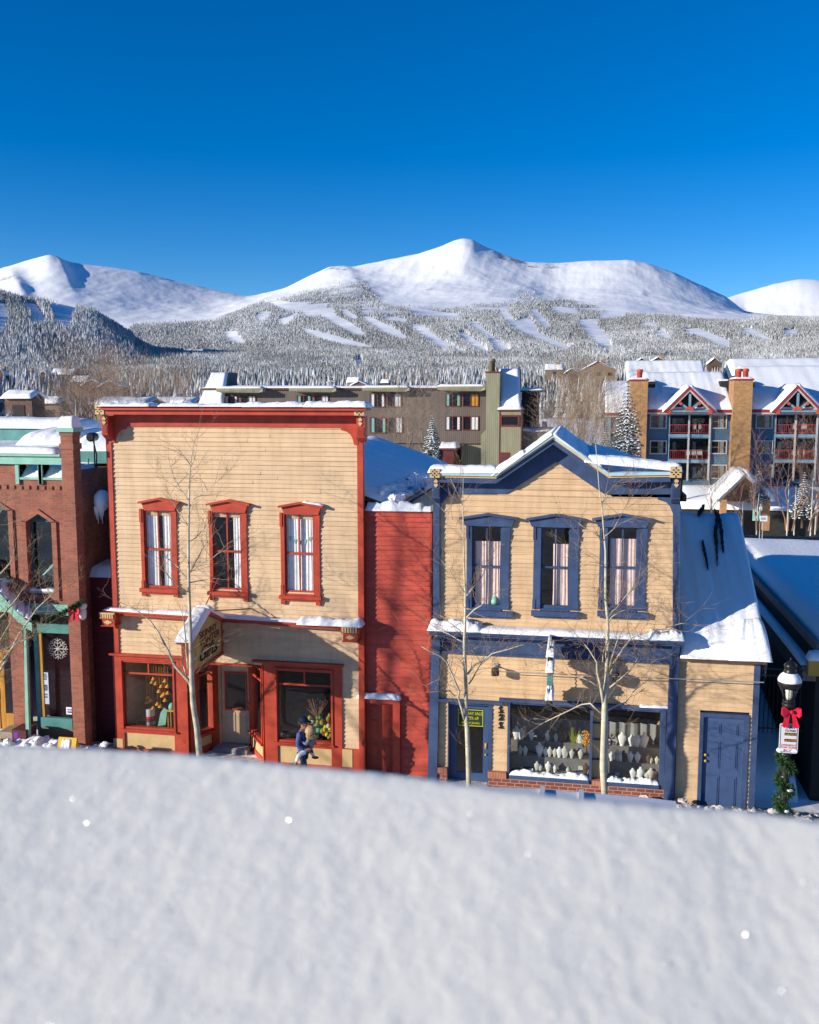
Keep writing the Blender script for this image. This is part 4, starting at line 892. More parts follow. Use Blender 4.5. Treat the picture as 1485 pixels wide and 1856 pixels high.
    q=MB(); q.box(p0,p1,Y-.35,Y+.02,zg,zp); q.box(p0-.03,p1+.03,Y-.38,Y+.05,zp-.45,zp-.3); q.box(p0-.02,p1+.02,Y-.37,Y+.04,zp-.1,zp); q.build('corner_pillar','brick',T)
    ca=MB(); ca.box(p0-.07,p1+.07,Y-.42,Y+.09,zp,zp+.11); co=ca.build('pillar_cap','mint',T)
    ss=MB(); ss.slab((p0-.05,Y-.4,zp+.11),(p1+.05,Y-.4,zp+.11),(p1+.05,Y+.08,zp+.11),(p0-.05,Y+.08,zp+.11),.3,16,12,3,.05,pw=3); ss.build('snow','snow',co,True)
    # rear parapet
    a=U(0,799,6); rp=MB(); zz=U(60,775,6).z; rp.box(xl,U(150,790,6).x,6,6.3,zz-.9,zz); rp.build('rear_parapet','teal_lt',T); rs_=MB(); rs_.slab((xl,5.9,zz),(U(150,790,6).x,5.9,zz-.03),(U(150,790,6).x,7.5,zz),(xl,7.5,zz+.1),.3,40,6,8,.12); rs_.build('parapet_snow','snow',T,True)
    shell(T,xl,p0+.1,Y+.31,11,zg,z1-.5,'brick',U(60,1100,0).z)
    # shopfront
    f=MB(); zc1=U(80,1095,Y-.1).z; f.box(U(57,1105,Y-.1).x,p0,Y-.12,Y+.1,store[3],zc1); f.box(xl,U(57,1105,Y-.1).x,Y-.02,Y+.1,store[3],zc1)
    f.build('shop_cornice','mint',T)
    w0,w1,wz0,wz1=worldrect(73,1147,127,1300,Y+.25); f=MB(); yf=Y+.2
    f.box(w0-.12,w0,yf,yf+.1,zg,wz1+.1); f.box(w0,w1+.05,yf,yf+.1,wz1,wz1+.25); f.box(w0,w1+.05,yf-.03,yf+.1,wz0-.28,wz0); f.box(w0-.12,w1+.05,yf-.01,yf+.1,zg,wz0-.55); fo=f.build('shop_window','teal_lt',T)
    MB().box(w0,w1+.05,yf+.03,yf+.06,wz1+.25,store[3]).build('transom_pane','glass_green',fo)
    MB().box(w0,w0+.1,yf+.02,yf+.09,wz0,wz1).build('side_trim','oak',fo)
    MB().box(w0+.1,w1+.05,yf+.05,yf+.055,wz0,wz1).build('pane','glass_dark',fo)
    MB().box(w0,w1+.05,yf,yf+.08,wz0-.55,wz0-.28).build('tile_panel','housetan',fo)
    ps=MB(); X0,X1,Z0,Z1=worldrect(75,1219,88,1276,yf+.03); ps.box(X0,X1,yf+.035,yf+.045,Z0,Z1); P=tag(ps.build('sale_poster','poster'),'narrow pale blue poster with dark lettering in the brick shop window','poster')
    t=MB(); xc=(X0+X1)/2; h=Z1-Z0
    for s_,fz,sz in (('SALE',.93,.075),('STORE',.86,.06),('WIDE',.79,.06),('80%',.56,.12),('OFF',.46,.11),('NOW',.3,.06),('OPEN',.22,.06)): t.text(s_,(sz*.8,sz),(xc,yf+.03,Z0+h*fz),(1,0,0),(0,0,1),.004,.004)
    t.build('lettering','navy',P)
    sf=MB(); c0=U(105,1176,yf+.2); 
    for i in range(8):
        a=i*math.pi/4; d=Vector((math.cos(a),0,math.sin(a))); n_=Vector((-d.z,0,d.x)); L_=.30
        sf.tube([c0,c0+d*L_],.012,4)
        for k_ in (.45,.7):
            for sg in(-1,1): sf.tube([c0+d*L_*k_,c0+d*L_*(k_+.22)+n_*sg*.09],.010,4)
    tag(sf.build('snowflake_ornament','white'),'large silver snowflake ornament hanging in the brick shop window','ornament')
    X0,X1,Z0,Z1=worldrect(120,1282,130,1295,yf+.03); sb=MB(); sb.box(X0,X1,yf+.03,yf+.04,Z0,Z1); sk=tag(sb.build('window_sticker','white'),'small square white sticker with purple bars low in the brick shop window','sticker'); s2=MB(); s2.box(X0+.04,X1,yf+.02,yf+.0299,Z0+.05,Z0+.09); s2.box(X0+.04,X1,yf+.02,yf+.0299,Z0+.12,Z0+.15); s2.build('bars','purple',sk)
    # post and double door
    po=MB(); po.pp([(42,1118),(46,1118),(53,1340),(47,1340)],Y-.55,.1); po.build('awning_post','mint',T)
    y2=Y+.9; dz=worldrect(-50,1177,39,1322,y2)
    for i,(pa,pb) in enumerate(((-40,-2),(0,38))):
        X0=U(pa,1250,y2).x; X1=U(pb,1250,y2).x; d=MB(); w=.15
        for b in ((X0,X0+w,dz[2],dz[3]),(X1-w,X1,dz[2],dz[3]),(X0+w,X1-w,dz[2],dz[2]+.5),(X0+w,X1-w,dz[3]-.12,dz[3])): d.box(b[0],b[1],y2,y2+.06,b[2],b[3])
        d.box(X0+w+.03,X1-w-.03,y2-.015,y2-.001,dz[2]+.08,dz[2]+.42)
        do=d.build('door','oak',T); MB().box(X0+w,X1-w,y2+.03,y2+.035,dz[2]+.5,dz[3]-.12).build('pane','glass_dark',do)
        h=MB(); hx=X0+.1 if i else X1-.1; hx=U(27,1250,y2).x if i else hx; h.tube([(hx,y2-.02,dz[2]+.9),(hx,y2-.08,dz[2]+.95),(hx,y2-.08,dz[2]+1.25),(hx,y2-.02,dz[2]+1.3)],.014,5); h.build('handle','black',do)
    MB().box(dz[0]-.1,U(42,1250,y2).x,y2+.061,y2+.1,dz[3],store[3]).build('door_transom','dark',T)
    MB().box(xl+4.8,U(42,1250,y2).x,Y+.3,y2,zg,dz[2]-.02).build('threshold','concrete',T)
    # swooping awning
    aw=MB(); n=14; P=[]
    pa=[(-60,1020),(-30,1030),(0,1050),(15,1068),(30,1085),(45,1097),(57,1104)]
    for i,(a,b) in enumerate(pa):
        q0=U(a,b,Y-.02); q1=U(a,b+22,Y-.75); P.append((q0,q1))
    aw_v=[]; 
    for q0,q1 in P: aw_v+= [q0,q1,q1+Vector((0,0,-.05)),q0+Vector((0,0,-.05))]
    fs=[]
    for i in range(len(P)-1):
        o=i*4; 
        for k_ in range(4): fs.append((o+k_,o+(k_+1)%4,o+4+(k_+1)%4,o+4+k_))
    e=len(P)*4-4; fs+=[(0,3,2,1),(e,e+1,e+2,e+3)]
    aw.add(aw_v,fs)
    for i in range(len(P)-1): aw.prism([P[i][1],P[i+1][1],P[i+1][1]+Vector((0,0,-.28)),P[i][1]+Vector((0,0,-.28))],(0,.04,0))
    ao=aw.build('awning','mint',T)
    s=MB()
    for i in range(len(P)-1): s.slab(P[i][1],P[i+1][1],P[i+1][0],P[i][0],.09,8,6,i,.3)
    s.build('snow','snow',ao,True)
brick_building()
# pillar bow, lantern and garland
def bow_mesh(c,s,Yn=-.05):
    m=MB(); c=Vector(c)
    for sg in (-1,1):
        pr=[(0,-.05),(.32,.22),(.46,.18),(.48,-.18),(.36,-.30),(0,-.0)]
        pts=[c+Vector((sg*a*s,Yn*(1 if i in(0,5) else 1.8),b*s)) for i,(a,b) in enumerate(pr)]
        m.prism(pts,(0,.09*s+.02,0))
        m.prism([c+Vector((sg*.04*s,Yn*.9,-.02)),c+Vector((sg*.14*s,Yn*.9,-.0)),c+Vector((sg*.42*s,Yn*1.5,-.78*s)),c+Vector((sg*.30*s,Yn*1.5,-.86*s)),c+Vector((sg*.12*s,Yn*1.5,-.80*s))],(0,.03,0))
    m.ball(c+Vector((0,Yn*2,0)),.09*s,1.1,1,1.2,8); return m
def greens(m,path,r,n,seed=0,leaf=.08):
    rs=random.Random(seed); path=[Vector(p) for p in path]
    for i in range(n):
        t=rs.random()*(len(path)-1); k=int(t); f=t-k; c=path[k]*(1-f)+path[min(k+1,len(path)-1)]*f
        d=Vector((rs.gauss(0,1),rs.gauss(0,1),rs.gauss(0,1))).normalized(); a=c+d*r*rs.uniform(.1,.7); b=a+(d+Vector((rs.gauss(0,.4),rs.gauss(0,.4),rs.gauss(0,.5)))).normalized()*leaf
        w=d.cross(Vector((rs.random(),rs.random(),rs.random()))).normalized()*leaf*.13
        m.add([a-w,a+w,b],[(0,1,2)])
    return m
m=bow_mesh(U(136.5,1106,-.6),.34); tag(m.build('pillar_bow','bow'),'dark red ribbon bow tied on the brick corner pillar','bow')
E_=E('wall_lantern',U(150,1110,-.4),'small white wall lantern with a snow cap on the brick pillar','lamp'); p=U(149,1110,-.4)
MB().lathe([(.04,-.2),(.10,-.15),(.12,.0),(.10,.1),(.02,.14)],p,10).build('shade','white',E_,True); MB().ball(p+Vector((0,0,.17)),.14,1,1,.7,10).build('snow','snow',E_,True); MB().box(p.x-.02,p.x+.02,p.y,-.2,p.z-.02,p.z+.02).build('arm','black',E_)
m=MB(); greens(m,[U(147,1092,-.6),U(128,1103,-.65),U(105,1117,-.6),U(85,1125,-.55),U(62,1122,-.55),U(40,1112,-.6)],.1,2600,3,.09); tag(m.build('pillar_garland','garland'),'evergreen garland draped below the mint shop cornice of the brick shop','garland')
# ================================================================ GAP HOUSE between brick and tan
def gap_house():
    T=E('maroon_infill_house',(-13,1,gz(-13)),'maroon clapboard infill house set back in the narrow gap beside the brick pillar','building')
    x0=U(140,1100,.5).x-1; x1=-12.2; Yb=2.2; z=U(170,837,Yb).z; a=U(130,900,Yb).x; b=-12.3
    zm=U(170,1044,.6).z
    m=MB(); siding(m,lambda z:a,lambda z:b+.6,zm-.5,z,.16,Yb,[],5); m.build('upper_wall','maroon',T)
    m=MB(); siding(m,lambda z:x0,lambda z:x1,gz(-13)-.3,zm,.15,.55,[],6); m.box(x0,x1,.58,Yb,zm-.5,zm-.05); m.build('lower_wall','maroon',T)
    m=MB(); m.box(a,b+.6,Yb-.3,Yb-.02,z-.02,U(170,817,Yb-.3).z); m.build('fascia','teal_lt',T)
    zf=U(170,817,Yb-.3).z
    m=MB(); m.slab((a,Yb-.32,zf),(b+.6,Yb-.32,zf),(b+.6,11,zf+.3),(a,11,zf+.3),.42,16,10,4,.1); m.slab((x0,.5,zm),(x1,.5,zm),(x1,Yb,zm),(x0,Yb,zm),.3,14,12,5,.2); m.build('roof_snow','snow',T,True)
    m=MB(); m.box(a,b+.6,Yb+.02,11,zm-.5,z); m.build('body','maroon',T)
    c=U(167,792,1.6); C=E('roof_camera',(c.x,c.y,c.z-1.2),'black round roof camera on a thin post with dangling cables above the gap','camera')
    k=MB(); k.tube([c+Vector((0,-.12,0)),c+Vector((0,-.1,0)),c+Vector((0,.16,0))],[.10,.13,.12],14); k.build('housing','black',C)
    k=MB(); k.tube([c+Vector((.05,0,-.1)),c+Vector((.05,0,-1.3))],.02,6); k.build('post','black',C)
    k=MB(); k.tube([c+Vector((.06,-.05,-.1)),c+Vector((.16,-.08,-.5)),c+Vector((.12,-.06,-1.0)),c+Vector((-.05,-.06,-1.25)),c+Vector((-.12,-.05,-1.5)),c+Vector((-.02,-.05,-1.45))],.022,5); k.tube([c+Vector((-.1,-.05,-.6)),c+Vector((-.14,-.06,-1.0)),c+Vector((-.05,-.05,-1.3))],.015,4); k.build('cable','black',C)
    g=U(182,915,.2); m=MB(); m.ball(g+Vector((0,.1,.1)),.25,.8,1,1.2,10,.15); s=tag(m.build('clinging_snow','snow',smooth=True),'lump of snow with icicles clinging to the left edge of the tan shop','snow'); i_=MB()
    for q in range(7): i_.tube([g+Vector((-.14+.04*q,-.05,-.05)),g+Vector((-.13+.04*q,-.05,-.3-.1*(q%3)))],[.025,.004],5)
    i_.build('icicle','white',s)
gap_house()
# ================================================================ street clutter, left
def yellow_board():
    c=U(123,1352,-1.3); T=E('folding_floor_sign',(c.x,c.y,gz(c.x)),'yellow folding floor sign lying dusted with snow below the brick pillar','sign')
    m=MB(); z=gz(c.x); zt=U(123,1337,-1.3).z; a=U(104,1350,-1.3).x; b=U(143,1350,-1.3).x
    m.prism([(a,-1.6,z),(a+.12,-1.3,zt),(a,-1.0,z)],(.0,0,0.01)) if 0 else None
    m.prism([(a+.05,-1.55,z),(a+.05,-1.3,zt),(a+.05,-1.27,zt),(a+.05,-1.05,z)],(b-a-.1,0,0)); m.build('board','yellow',T)
    s=MB(); s.slab((a+.1,-1.5,z+.15),(b-.18,-1.5,z+.15),(b-.2,-1.3,zt-.02),(a+.16,-1.3,zt-.02),.05,14,6,4,.6); s.build('snow','snow',T,True)
yellow_board()
for (pa,pb,ya,yb_,mt,lab) in ((0,22,1328,1345,'cardboard','worn grey cardboard box beside the oak shop doors'),(22,47,1325,1343,'boxbrown','dark maroon box with a purple patch beside the oak shop doors')):
    X0,X1,Z0,Z1=worldrect(pa,ya,pb,yb_,-.8); m=MB(); m.box(X0,X1,-.8,-.3,gz(X0)-.05,Z1); m.box(X0-.01,X1-.003,-.81,-.29,Z1,Z1+.02); o=tag(m.build('box',mt),lab,'box')
    if mt=='boxbrown': q=MB(); q.box(X0+.05,X0+.17,-.804,-.8005,Z0+.06,Z1-.05); q.build('patch','purple',o)
# ================================================================ wires and wall lamps on the blue shop
def wall_lamp(px,py,lab):
    p=U(px,py,-.28); T=E('wall_lamp',(p.x,-.02,p.z),lab,'lamp')
    m=MB(); m.lathe([(.03,.1),(.085,.08),(.1,-.02),(.09,-.1),(.03,-.12)],p,10); m.build('shade','dark',T,True)
    MB().tube([p+Vector((0,0,.05)),(p.x,-.02,p.z+.08)],.02,5).build('arm','grey',T); MB().box(p.x-.05,p.x+.05,-.05,-.027,p.z+.02,p.z+.14).build('base_plate','grey',T)
wall_lamp(898,1217,'small dark round lamp on the tan clapboards left of the stacked fish sign'); wall_lamp(1117,1227,'small dark round lamp on the tan clapboards right of the stacked fish sign')
m=MB(); m.tube([U(905,1217,-.34),U(1000,1221,-.36),U(1110,1226,-.36),U(1240,1231,-.3),U(1385,1237,-.3)],.012,5); tag(m.build('cable','grey'),'thin grey cable stretched along the front of the blue-trimmed shop above its windows','cable')
# stacked hanging sign seen edge-on
def totem():
    X=U(998,1200,-.8).x; T=E('hanging_sign',(X,-.1,U(998,1160,-.3).z),'snow-capped stack of carved boards, one teal, hanging edge-on before the jewelry shop','sign')
    def z(py,Y=-.7): return U(998,py,Y).z
    # boards perpendicular to the wall, hung one below another
    for (y0,y1,pt,pb,mat,th) in ((-1.15,-.25,1182,1192,'signblack',.12),(-1.3,-.3,1206,1213,'orangered',.12),(-1.1,-.5,1212,1240,'green',.13),(-1.25,-.25,1258,1275,'signblack',.13)):
        m=MB(); a,b=z(pt),z(pb); n=10
        pts=[]
        for i in range(n):
            t=2*math.pi*i/n; pts.append((X-th/2,(y0+y1)/2+(y1-y0)/2*math.cos(t),(a+b)/2+(a-b)/2*math.sin(t)*(1.0)))
        if mat in('signblack',): pts=[(X-th/2,y0,b),(X-th/2,y1,b),(X-th/2,y1,a),(X-th/2,y0,a)]
        m.prism(pts,(th,0,0)); m.build('board',mat if mat!='green' else 'teal_lt',T)
    s=MB()
    for (y0,y1,pt,h) in ((-1.15,-.25,1182,.32),(-1.3,-.3,1206,.3),(-1.2,-.3,1258,.22)): 
        a=z(pt); s.slab((X-.1,y0,a),(X+.1,y0,a),(X+.09,y1,a+.0),(X-.09,y1,a),h,8,14,int(pt),.35,pw=3)
    s.slab((X-.06,-1.0,z(1250)),(X+.06,-1.0,z(1250)),(X+.06,-.6,z(1250)),(X-.06,-.6,z(1250)),.28,6,6,9,.3,pw=3)
    s.build('snow','snow',T,True)
    r=MB(); r.tube([(X,-.02,z(1165)),(X,-1.2,z(1165))],.02,6)
    for y in (-.4,-1.0): r.tube([(X,y,z(1165)),(X,y,z(1262))],.012,4)
    r.build('hanger','iron',T)
totem()
# ================================================================ STREET LAMP
def street_lamp():
    Y=-2.3; b=U(1419,1492,Y); x=(U(1432,1260,Y).x+U(1419,1470,Y).x)/2
    zg=gz(x)-.05
    T=E('street_lamp',(x,Y,zg),'black lamp post with snow-hooded glass lantern, tied with a red bow','lamp')
    def z(py): return U(1428,py,Y).z
    m=MB(); m.lathe([(.16,0),(.16,.25),(.11,.4),(.085,.5),(.085,z(1290)-zg),(.07,z(1285)-zg),(.12,z(1281)-zg),(.14,z(1276)-zg),(.1,z(1272)-zg)],(x,Y,zg),16); m.build('pole','iron',T,True)
    m=MB(); m.lathe([(.11,z(1273)),(.13,z(1270)),(.10,z(1268))],(x,Y,0),16); 
    for i in range(6):
        a=i*math.pi/3+.3; m.tube([(x+.10*math.cos(a),Y+.10*math.sin(a),z(1270)),(x+.155*math.cos(a),Y+.155*math.sin(a),z(1256)),(x+.225*math.cos(a),Y+.225*math.sin(a),z(1241))],.009,4)
    m.lathe([(.20,z(1246)),(.24,z(1240)),(.25,z(1236)),(.24,z(1234))],(x,Y,0),20); lo=m.build('lantern','iron',T,True)
    MB().lathe([(.095,z(1269)),(.15,z(1256)),(.21,z(1244))],(x,Y,0),16).build('glass','glass',lo,True)
    MB().lathe([(.05,z(1268)),(.07,z(1262)),(.075,z(1250)),(.06,z(1246))],(x,Y,0),12).build('bulb','cream',lo,True)
    MB().lathe([(.243,z(1235)),(.24,z(1231)),(.20,z(1224)),(.13,z(1219)),(.1,z(1217))],(x,Y,0),20).build('snow','snow',lo,True)
    MB().lathe([(.13,z(1221)),(.13,z(1216)),(.10,z(1213)),(.12,z(1210)),(.135,z(1206)),(.10,z(1202)),(.04,z(1199)),(.015,z(1198)),(.012,z(1193)),(.002,z(1191))],(x,Y,0),16).build('cap','black',lo,True)
    m=bow_mesh((x+.02,Y-.12,z(1284)),.42,-.07); tag(m.build('lamp_bow','bow'),'bright red ribbon bow tied on the street lamp under its lantern','bow')
    # parking sign
    xs=U(1430,1332,Y-.1).x; y=Y-.14; X0,X1=U(1413,1332,y).x,U(1447.5,1332,y).x; Z0,Z1=z(1361),z(1308)
    S_=E('parking_sign',(xs,y,Z0),'white parking notice with black bars and red lettering strapped to the street lamp','sign')
    m=MB(); r=.04; pts=[]
    for cx,cz,a0 in ((X1-r,Z1-r,0),(X0+r,Z1-r,90),(X0+r,Z0+r,180),(X1-r,Z0+r,270)):
        for k in range(4): a=math.radians(a0+k*30); pts.append((cx+r*math.cos(a),y,cz+r*math.sin(a)))
    m.prism(pts,(0,.01,0)); m.build('plate','signwhite',S_)
    f=MB(); e=.012; w=X1-X0; h=Z1-Z0
    for bb in ((X0+.02,X1-.02,Z1-.035,Z1-.025),(X0+.02,X1-.02,Z0+.025,Z0+.035),(X0+.02,X0+.03,Z0+.035,Z1-.035),(X1-.03,X1-.02,Z0+.035,Z1-.035)): f.box(bb[0],bb[1],y-.003,y-.0005,bb[2],bb[3])
    f.text('PAY',(.11,.1),(X0+w*.6,y-.003,Z0+h*.88),(1,0,0),(0,0,1),.002,.006); f.text('TO PARK',(.055,.07),(X0+w*.58,y-.003,Z0+h*.76),(1,0,0),(0,0,1),.002,.006)
    for fz in (.65,.44): f.box(X0+w*.28,X1-w*.1,y-.003,y-.0005,Z0+h*(fz-.05),Z0+h*(fz+.045))
    f.build('black_print','signblack',S_)
    o=MB(); o.text('PayByPhone',(.055,.055),(X0+w*.59,y-.006,Z0+h*.645),(1,0,0),(0,0,1),.002,.004); o.text('Pay at Meter',(.052,.055),(X0+w*.59,y-.006,Z0+h*.44),(1,0,0),(0,0,1),.002,.004); o.build('orange_print','signorange',S_)
    q=MB(); q.text('OVERNIGHT',(.055,.055),(X0+w*.5,y-.003,Z0+h*.27),(1,0,0),(0,0,1),.002,.006); q.text('TOW ZONE',(.06,.055),(X0+w*.5,y-.003,Z0+h*.19),(1,0,0),(0,0,1),.002,.006)
    for sg in (-1,1): q.box(X0+w*(.5+sg*.05),X0+w*(.5+sg*.2),y-.003,y-.0005,Z0+h*.085,Z0+h*.115); q.prism([(X0+w*(.5+sg*.18),y-.003,Z0+h*.06),(X0+w*(.5+sg*.26),y-.003,Z0+h*.1),(X0+w*(.5+sg*.18),y-.003,Z0+h*.14)],(0,.0025,0))
    q.build('red_print','signred',S_)
    # garland spiralling down the post
    path=[]; 
    for i in range(60): t=i/59; a=t*30; path.append((x+.10*math.cos(a),Y+.10*math.sin(a),z(1352)+(zg+.15-z(1352))*t))
    m=MB(); greens(m,path,.15,9000,5,.11); g=tag(m.build('lamp_garland','garland'),'evergreen garland wound down the street lamp post with bits of snow','garland')
    s=MB(); rs=random.Random(3)
    for i in range(24): t=rs.random(); k=path[int(t*59)]; s.ball((k[0]+rs.gauss(0,.03),k[1]-.08+rs.gauss(0,.03),k[2]+.03),rs.uniform(.015,.045),1.3,1,.7,6,.7)
    for dx in (-.14,.13): s.ball((x+dx,Y-.1,z(1357)),.07,1.3,1,.8,7,.4)
    s.build('snow','snow',g)
street_lamp()
# iron fence in the alley
def iron_fence():
    Y=.9; x0=4.25; x1=5.4; zt=U(1400,1212,Y).z; zb=U(1400,1322,Y).z; T=E('iron_gate',(4.8,Y,zb),'black iron bar gate closing the narrow snowy alley','gate')
    m=MB(); m.box(x0,x1,Y,Y+.04,zt-.03,zt); m.box(x0,x1,Y,Y+.04,zt-.2,zt-.17); m.box(x0,x1,Y,Y+.04,zb,zb+.03); m.build('rails','iron',T)
    m=MB(); n=11
    for i in range(n): x=x0+(x1-x0)*(i+.5)/n; m.tube([(x,Y+.02,zb-.1),(x,Y+.02,zt)],.011,4)
    m.build('bars','iron',T)
iron_fence()
# ================================================================ RIGHT NEIGHBOUR
def neighbour():
    T=E('flat_roof_building',(8,5,gz(6)),'dark flat-roofed building across the alley with deep untouched snow on its roof','building')
    x0=5.75; zr=3.3; zg=gz(6)-.4
    m=MB(); m.box(x0,24,1.2,18,zg,zr); m.build('walls','dark',T)
    m=MB(); m.box(x0-.35,x0,1.2,16,2.55,2.95); m.build('side_parapet','fence_rib',T); m=MB(); m.box(x0-.03,x0+.1,1.15,18.1,zr,zr+.22); m.build('roof_kerb','fence_rib',T)
    s=MB(); s.slab((x0+.08,1.0,zr),(24,1.0,zr),(24,18,zr),(x0+.08,18,zr),.55,60,50,3,.06,pw=16); s.build('roof_snow','snow',T,True)
    s=MB(); s.slab((x0-.36,1.2,2.95),(x0-.03,1.2,2.95),(x0-.03,16,2.95),(x0-.36,16,2.95),.10,5,50,5,.6,pw=4); s.build('parapet_snow','snow',T,True)
    m=MB(); X0,X1,Z0,Z1=worldrect(1466,1196,1500,1226,.9); m.box(X0,X1+1,.9,1.19,Z0,Z1); m.build('corner_panel','gold',T); s=MB(); s.slab((X0-.04,.8,Z1),(X1+1,.8,Z1),(X1+1,1.19,Z1),(X0-.04,1.19,Z1),.2,20,6,7,.2,pw=4); s.build('panel_snow','snow',T,True)
neighbour()
# ================================================================ PEOPLE
def skin(name,verts,edges,rad,mat,parent,sub=2):
    me=bpy.data.meshes.new(name); off=Vector(parent.location)
    me.from_pydata([Vector(v)for v in verts],[e for e in edges],[]); o=bpy.data.objects.new(name,me); COL.objects.link(o); 
    md=o.modifiers.new('s','SKIN'); 
    for i,r in enumerate(rad): me.skin_vertices[0].data[i].radius=(r,r) if not isinstance(r,tuple) else r
    me.skin_vertices[0].data[0].use_root=True
    sb=o.modifiers.new('u','SUBSURF'); sb.levels=sub; sb.render_levels=sub
    dg=bpy.context.evaluated_depsgraph_get(); m2=bpy.data.meshes.new_from_object(o.evaluated_get(dg)); m2.materials.clear(); m2.materials.append(M[mat])
    m2.polygons.foreach_set('use_smooth',[True]*len(m2.polygons)); o.modifiers.clear(); o.data=m2; bpy.data.meshes.remove(me); o.parent=parent; return o
def rig(spec):
    vs=[];rs=[];idx={};ed=[]
    for nme,p,r,par in spec:
        idx[nme]=len(vs); vs.append(p); rs.append(r)
        if par: ed.append((idx[par],idx[nme]))
    return vs,ed,rs
def man():
    p=U(551,1420,-1.15); x=U(549,1340,-1.15).x; g=gz(x)+.03
    T=E('person',(x,-1.15,g),'man in blue jacket and navy cap carrying a toddler past the red-framed window','person')
    sp=[('pel',(0,0,.93),.12,None),('sp',(0,0,1.15),.12,'pel'),('ch',(-.01,0,1.34),.13,'sp'),('nk',(.01,0,1.47),.055,'ch'),('hb',(.035,0,1.555),.078,'nk'),('hm',(.04,0,1.63),.098,'hb'),('hc',(.03,0,1.70),.075,'hm'),('no',(.142,0,1.615),.014,'hm'),('chn',(.105,0,1.54),.03,'hb'),
        ('hR',(0,-.09,.9),.085,'pel'),('kR',(.07,-.1,.5),.055,'hR'),('aR',(.02,-.1,.08),.035,'kR'),('tR',(.17,-.11,.035),.03,'aR'),
        ('hL',(0,.09,.9),.085,'pel'),('kL',(-.03,.1,.5),.055,'hL'),('aL',(-.20,.1,.12),.035,'kL'),('tL',(-.08,.1,.035),.03,'aL'),
        ('sR',(-.03,-.17,1.39),.055,'ch'),('eR',(-.06,-.25,1.12),.04,'sR'),('wR',(.15,-.22,1.02),.028,'eR'),('pR',(.22,-.19,1.02),.034,'wR'),
        ('sL',(-.03,.17,1.39),.055,'ch'),('eL',(-.02,.25,1.12),.04,'sL'),('wL',(.19,.2,1.06),.028,'eL'),('pL',(.25,.16,1.06),.034,'wL')]
    for s,c in (('R',-1),('L',1)):
        px=.22 if s=='R' else .25; pz=1.02 if s=='R' else 1.06; py=.19*c if s=='R' else .16
        for i in range(4):
            dz=.024-.016*i; L_=(.04,.045,.042,.034)[i]
            sp.append(('f%s%da'%(s,i),(px+.045,py-c*.02,pz+dz),.009,'p'+s)); sp.append(('f%s%db'%(s,i),(px+.045+L_*.6,py-c*.05,pz+dz-.004),.008,'f%s%da'%(s,i))); sp.append(('f%s%dc'%(s,i),(px+.045+L_*.3,py-c*.075,pz+dz-.006),.007,'f%s%db'%(s,i)))
        sp.append(('t%sa'%s,(px+.005,py-c*.01,pz+.045),.011,'p'+s)); sp.append(('t%sb'%s,(px+.03,py-c*.03,pz+.06),.009,'t%sa'%s))
    b=skin('body',*rig(sp),'skin',T)
    sc=1.0
    jk=[('pel',(0,0,.80),(.15,.175),None),('sp',(.0,0,1.05),(.14,.165),'pel'),('ch',(-.015,0,1.3),(.15,.185),'sp'),('ck',(0,0,1.44),(.075,.08),'ch'),
        ('sR',(-.03,-.17,1.385),.08,'ch'),('eR',(-.06,-.26,1.12),.062,'sR'),('wR',(.12,-.225,1.02),.046,'eR'),
        ('sL',(-.03,.17,1.385),.08,'ch'),('eL',(-.02,.26,1.12),.062,'sL'),('wL',(.16,.2,1.06),.046,'eL')]
    skin('jacket',*rig(jk),'jacket',T)
    jn=[('pel',(0,0,.88),(.12,.14),None),('hR',(.01,-.09,.82),.095,'pel'),('kR',(.075,-.1,.48),.075,'hR'),('aR',(.02,-.1,.10),.062,'kR'),('hL',(0,.09,.82),.095,'pel'),('kL',(-.03,.1,.48),.075,'hL'),('aL',(-.19,.1,.13),.062,'kL')]
    skin('jeans',*rig(jn),'jeans',T)
    q=Vector(T.location)
    m=MB(); 
    for (a,y,z0) in ((.02,-.1,.0),(-.20,.1,.03)): m.prism([q+Vector((a-.08,y-.045,z0)),q+Vector((a+.2,y-.045,z0)),q+Vector((a+.19,y-.045,z0+.06)),q+Vector((a+.06,y-.045,z0+.12)),q+Vector((a-.08,y-.045,z0+.12))],(0,.09,0))
    m.build('shoe','dark',T)
    m=MB(); m.lathe([(.112,1.655),(.113,1.69),(.10,1.735),(.06,1.765),(.01,1.775)],q+Vector((.03,0,0)),16,1.05,.95); m.prism([q+Vector((.10,-.08,1.66)),q+Vector((.22,-.05,1.64)),q+Vector((.24,0,1.638)),q+Vector((.22,.05,1.64)),q+Vector((.10,.08,1.66))],(0,0,.014)); m.build('cap','navy',T,True)
    m=MB(); m.box(q.x+.105,q.x+.142,q.y-.075,q.y+.075,q.z+1.615,q.z+1.648); m.box(q.x-.02,q.x+.11,q.y-.098,q.y-.088,q.z+1.632,q.z+1.642); m.build('sunglasses','black',T)
    m=MB(); m.ball(q+Vector((-.02,0,1.63)),.098,1,1.0,.75,12); m.build('hair','trunk',T,True)
    m=MB(); m.ball(q+Vector((.02,-.098,1.60)),.026,.7,.4,1.2,8); m.ball(q+Vector((.02,.098,1.60)),.026,.7,.4,1.2,8); m.build('ear','skin',T,True)
    # toddler
    C=E('toddler',(q.x+.21,q.y-.03,q.z+.93),'toddler in grey coat and tan furry hood carried against the man','person')
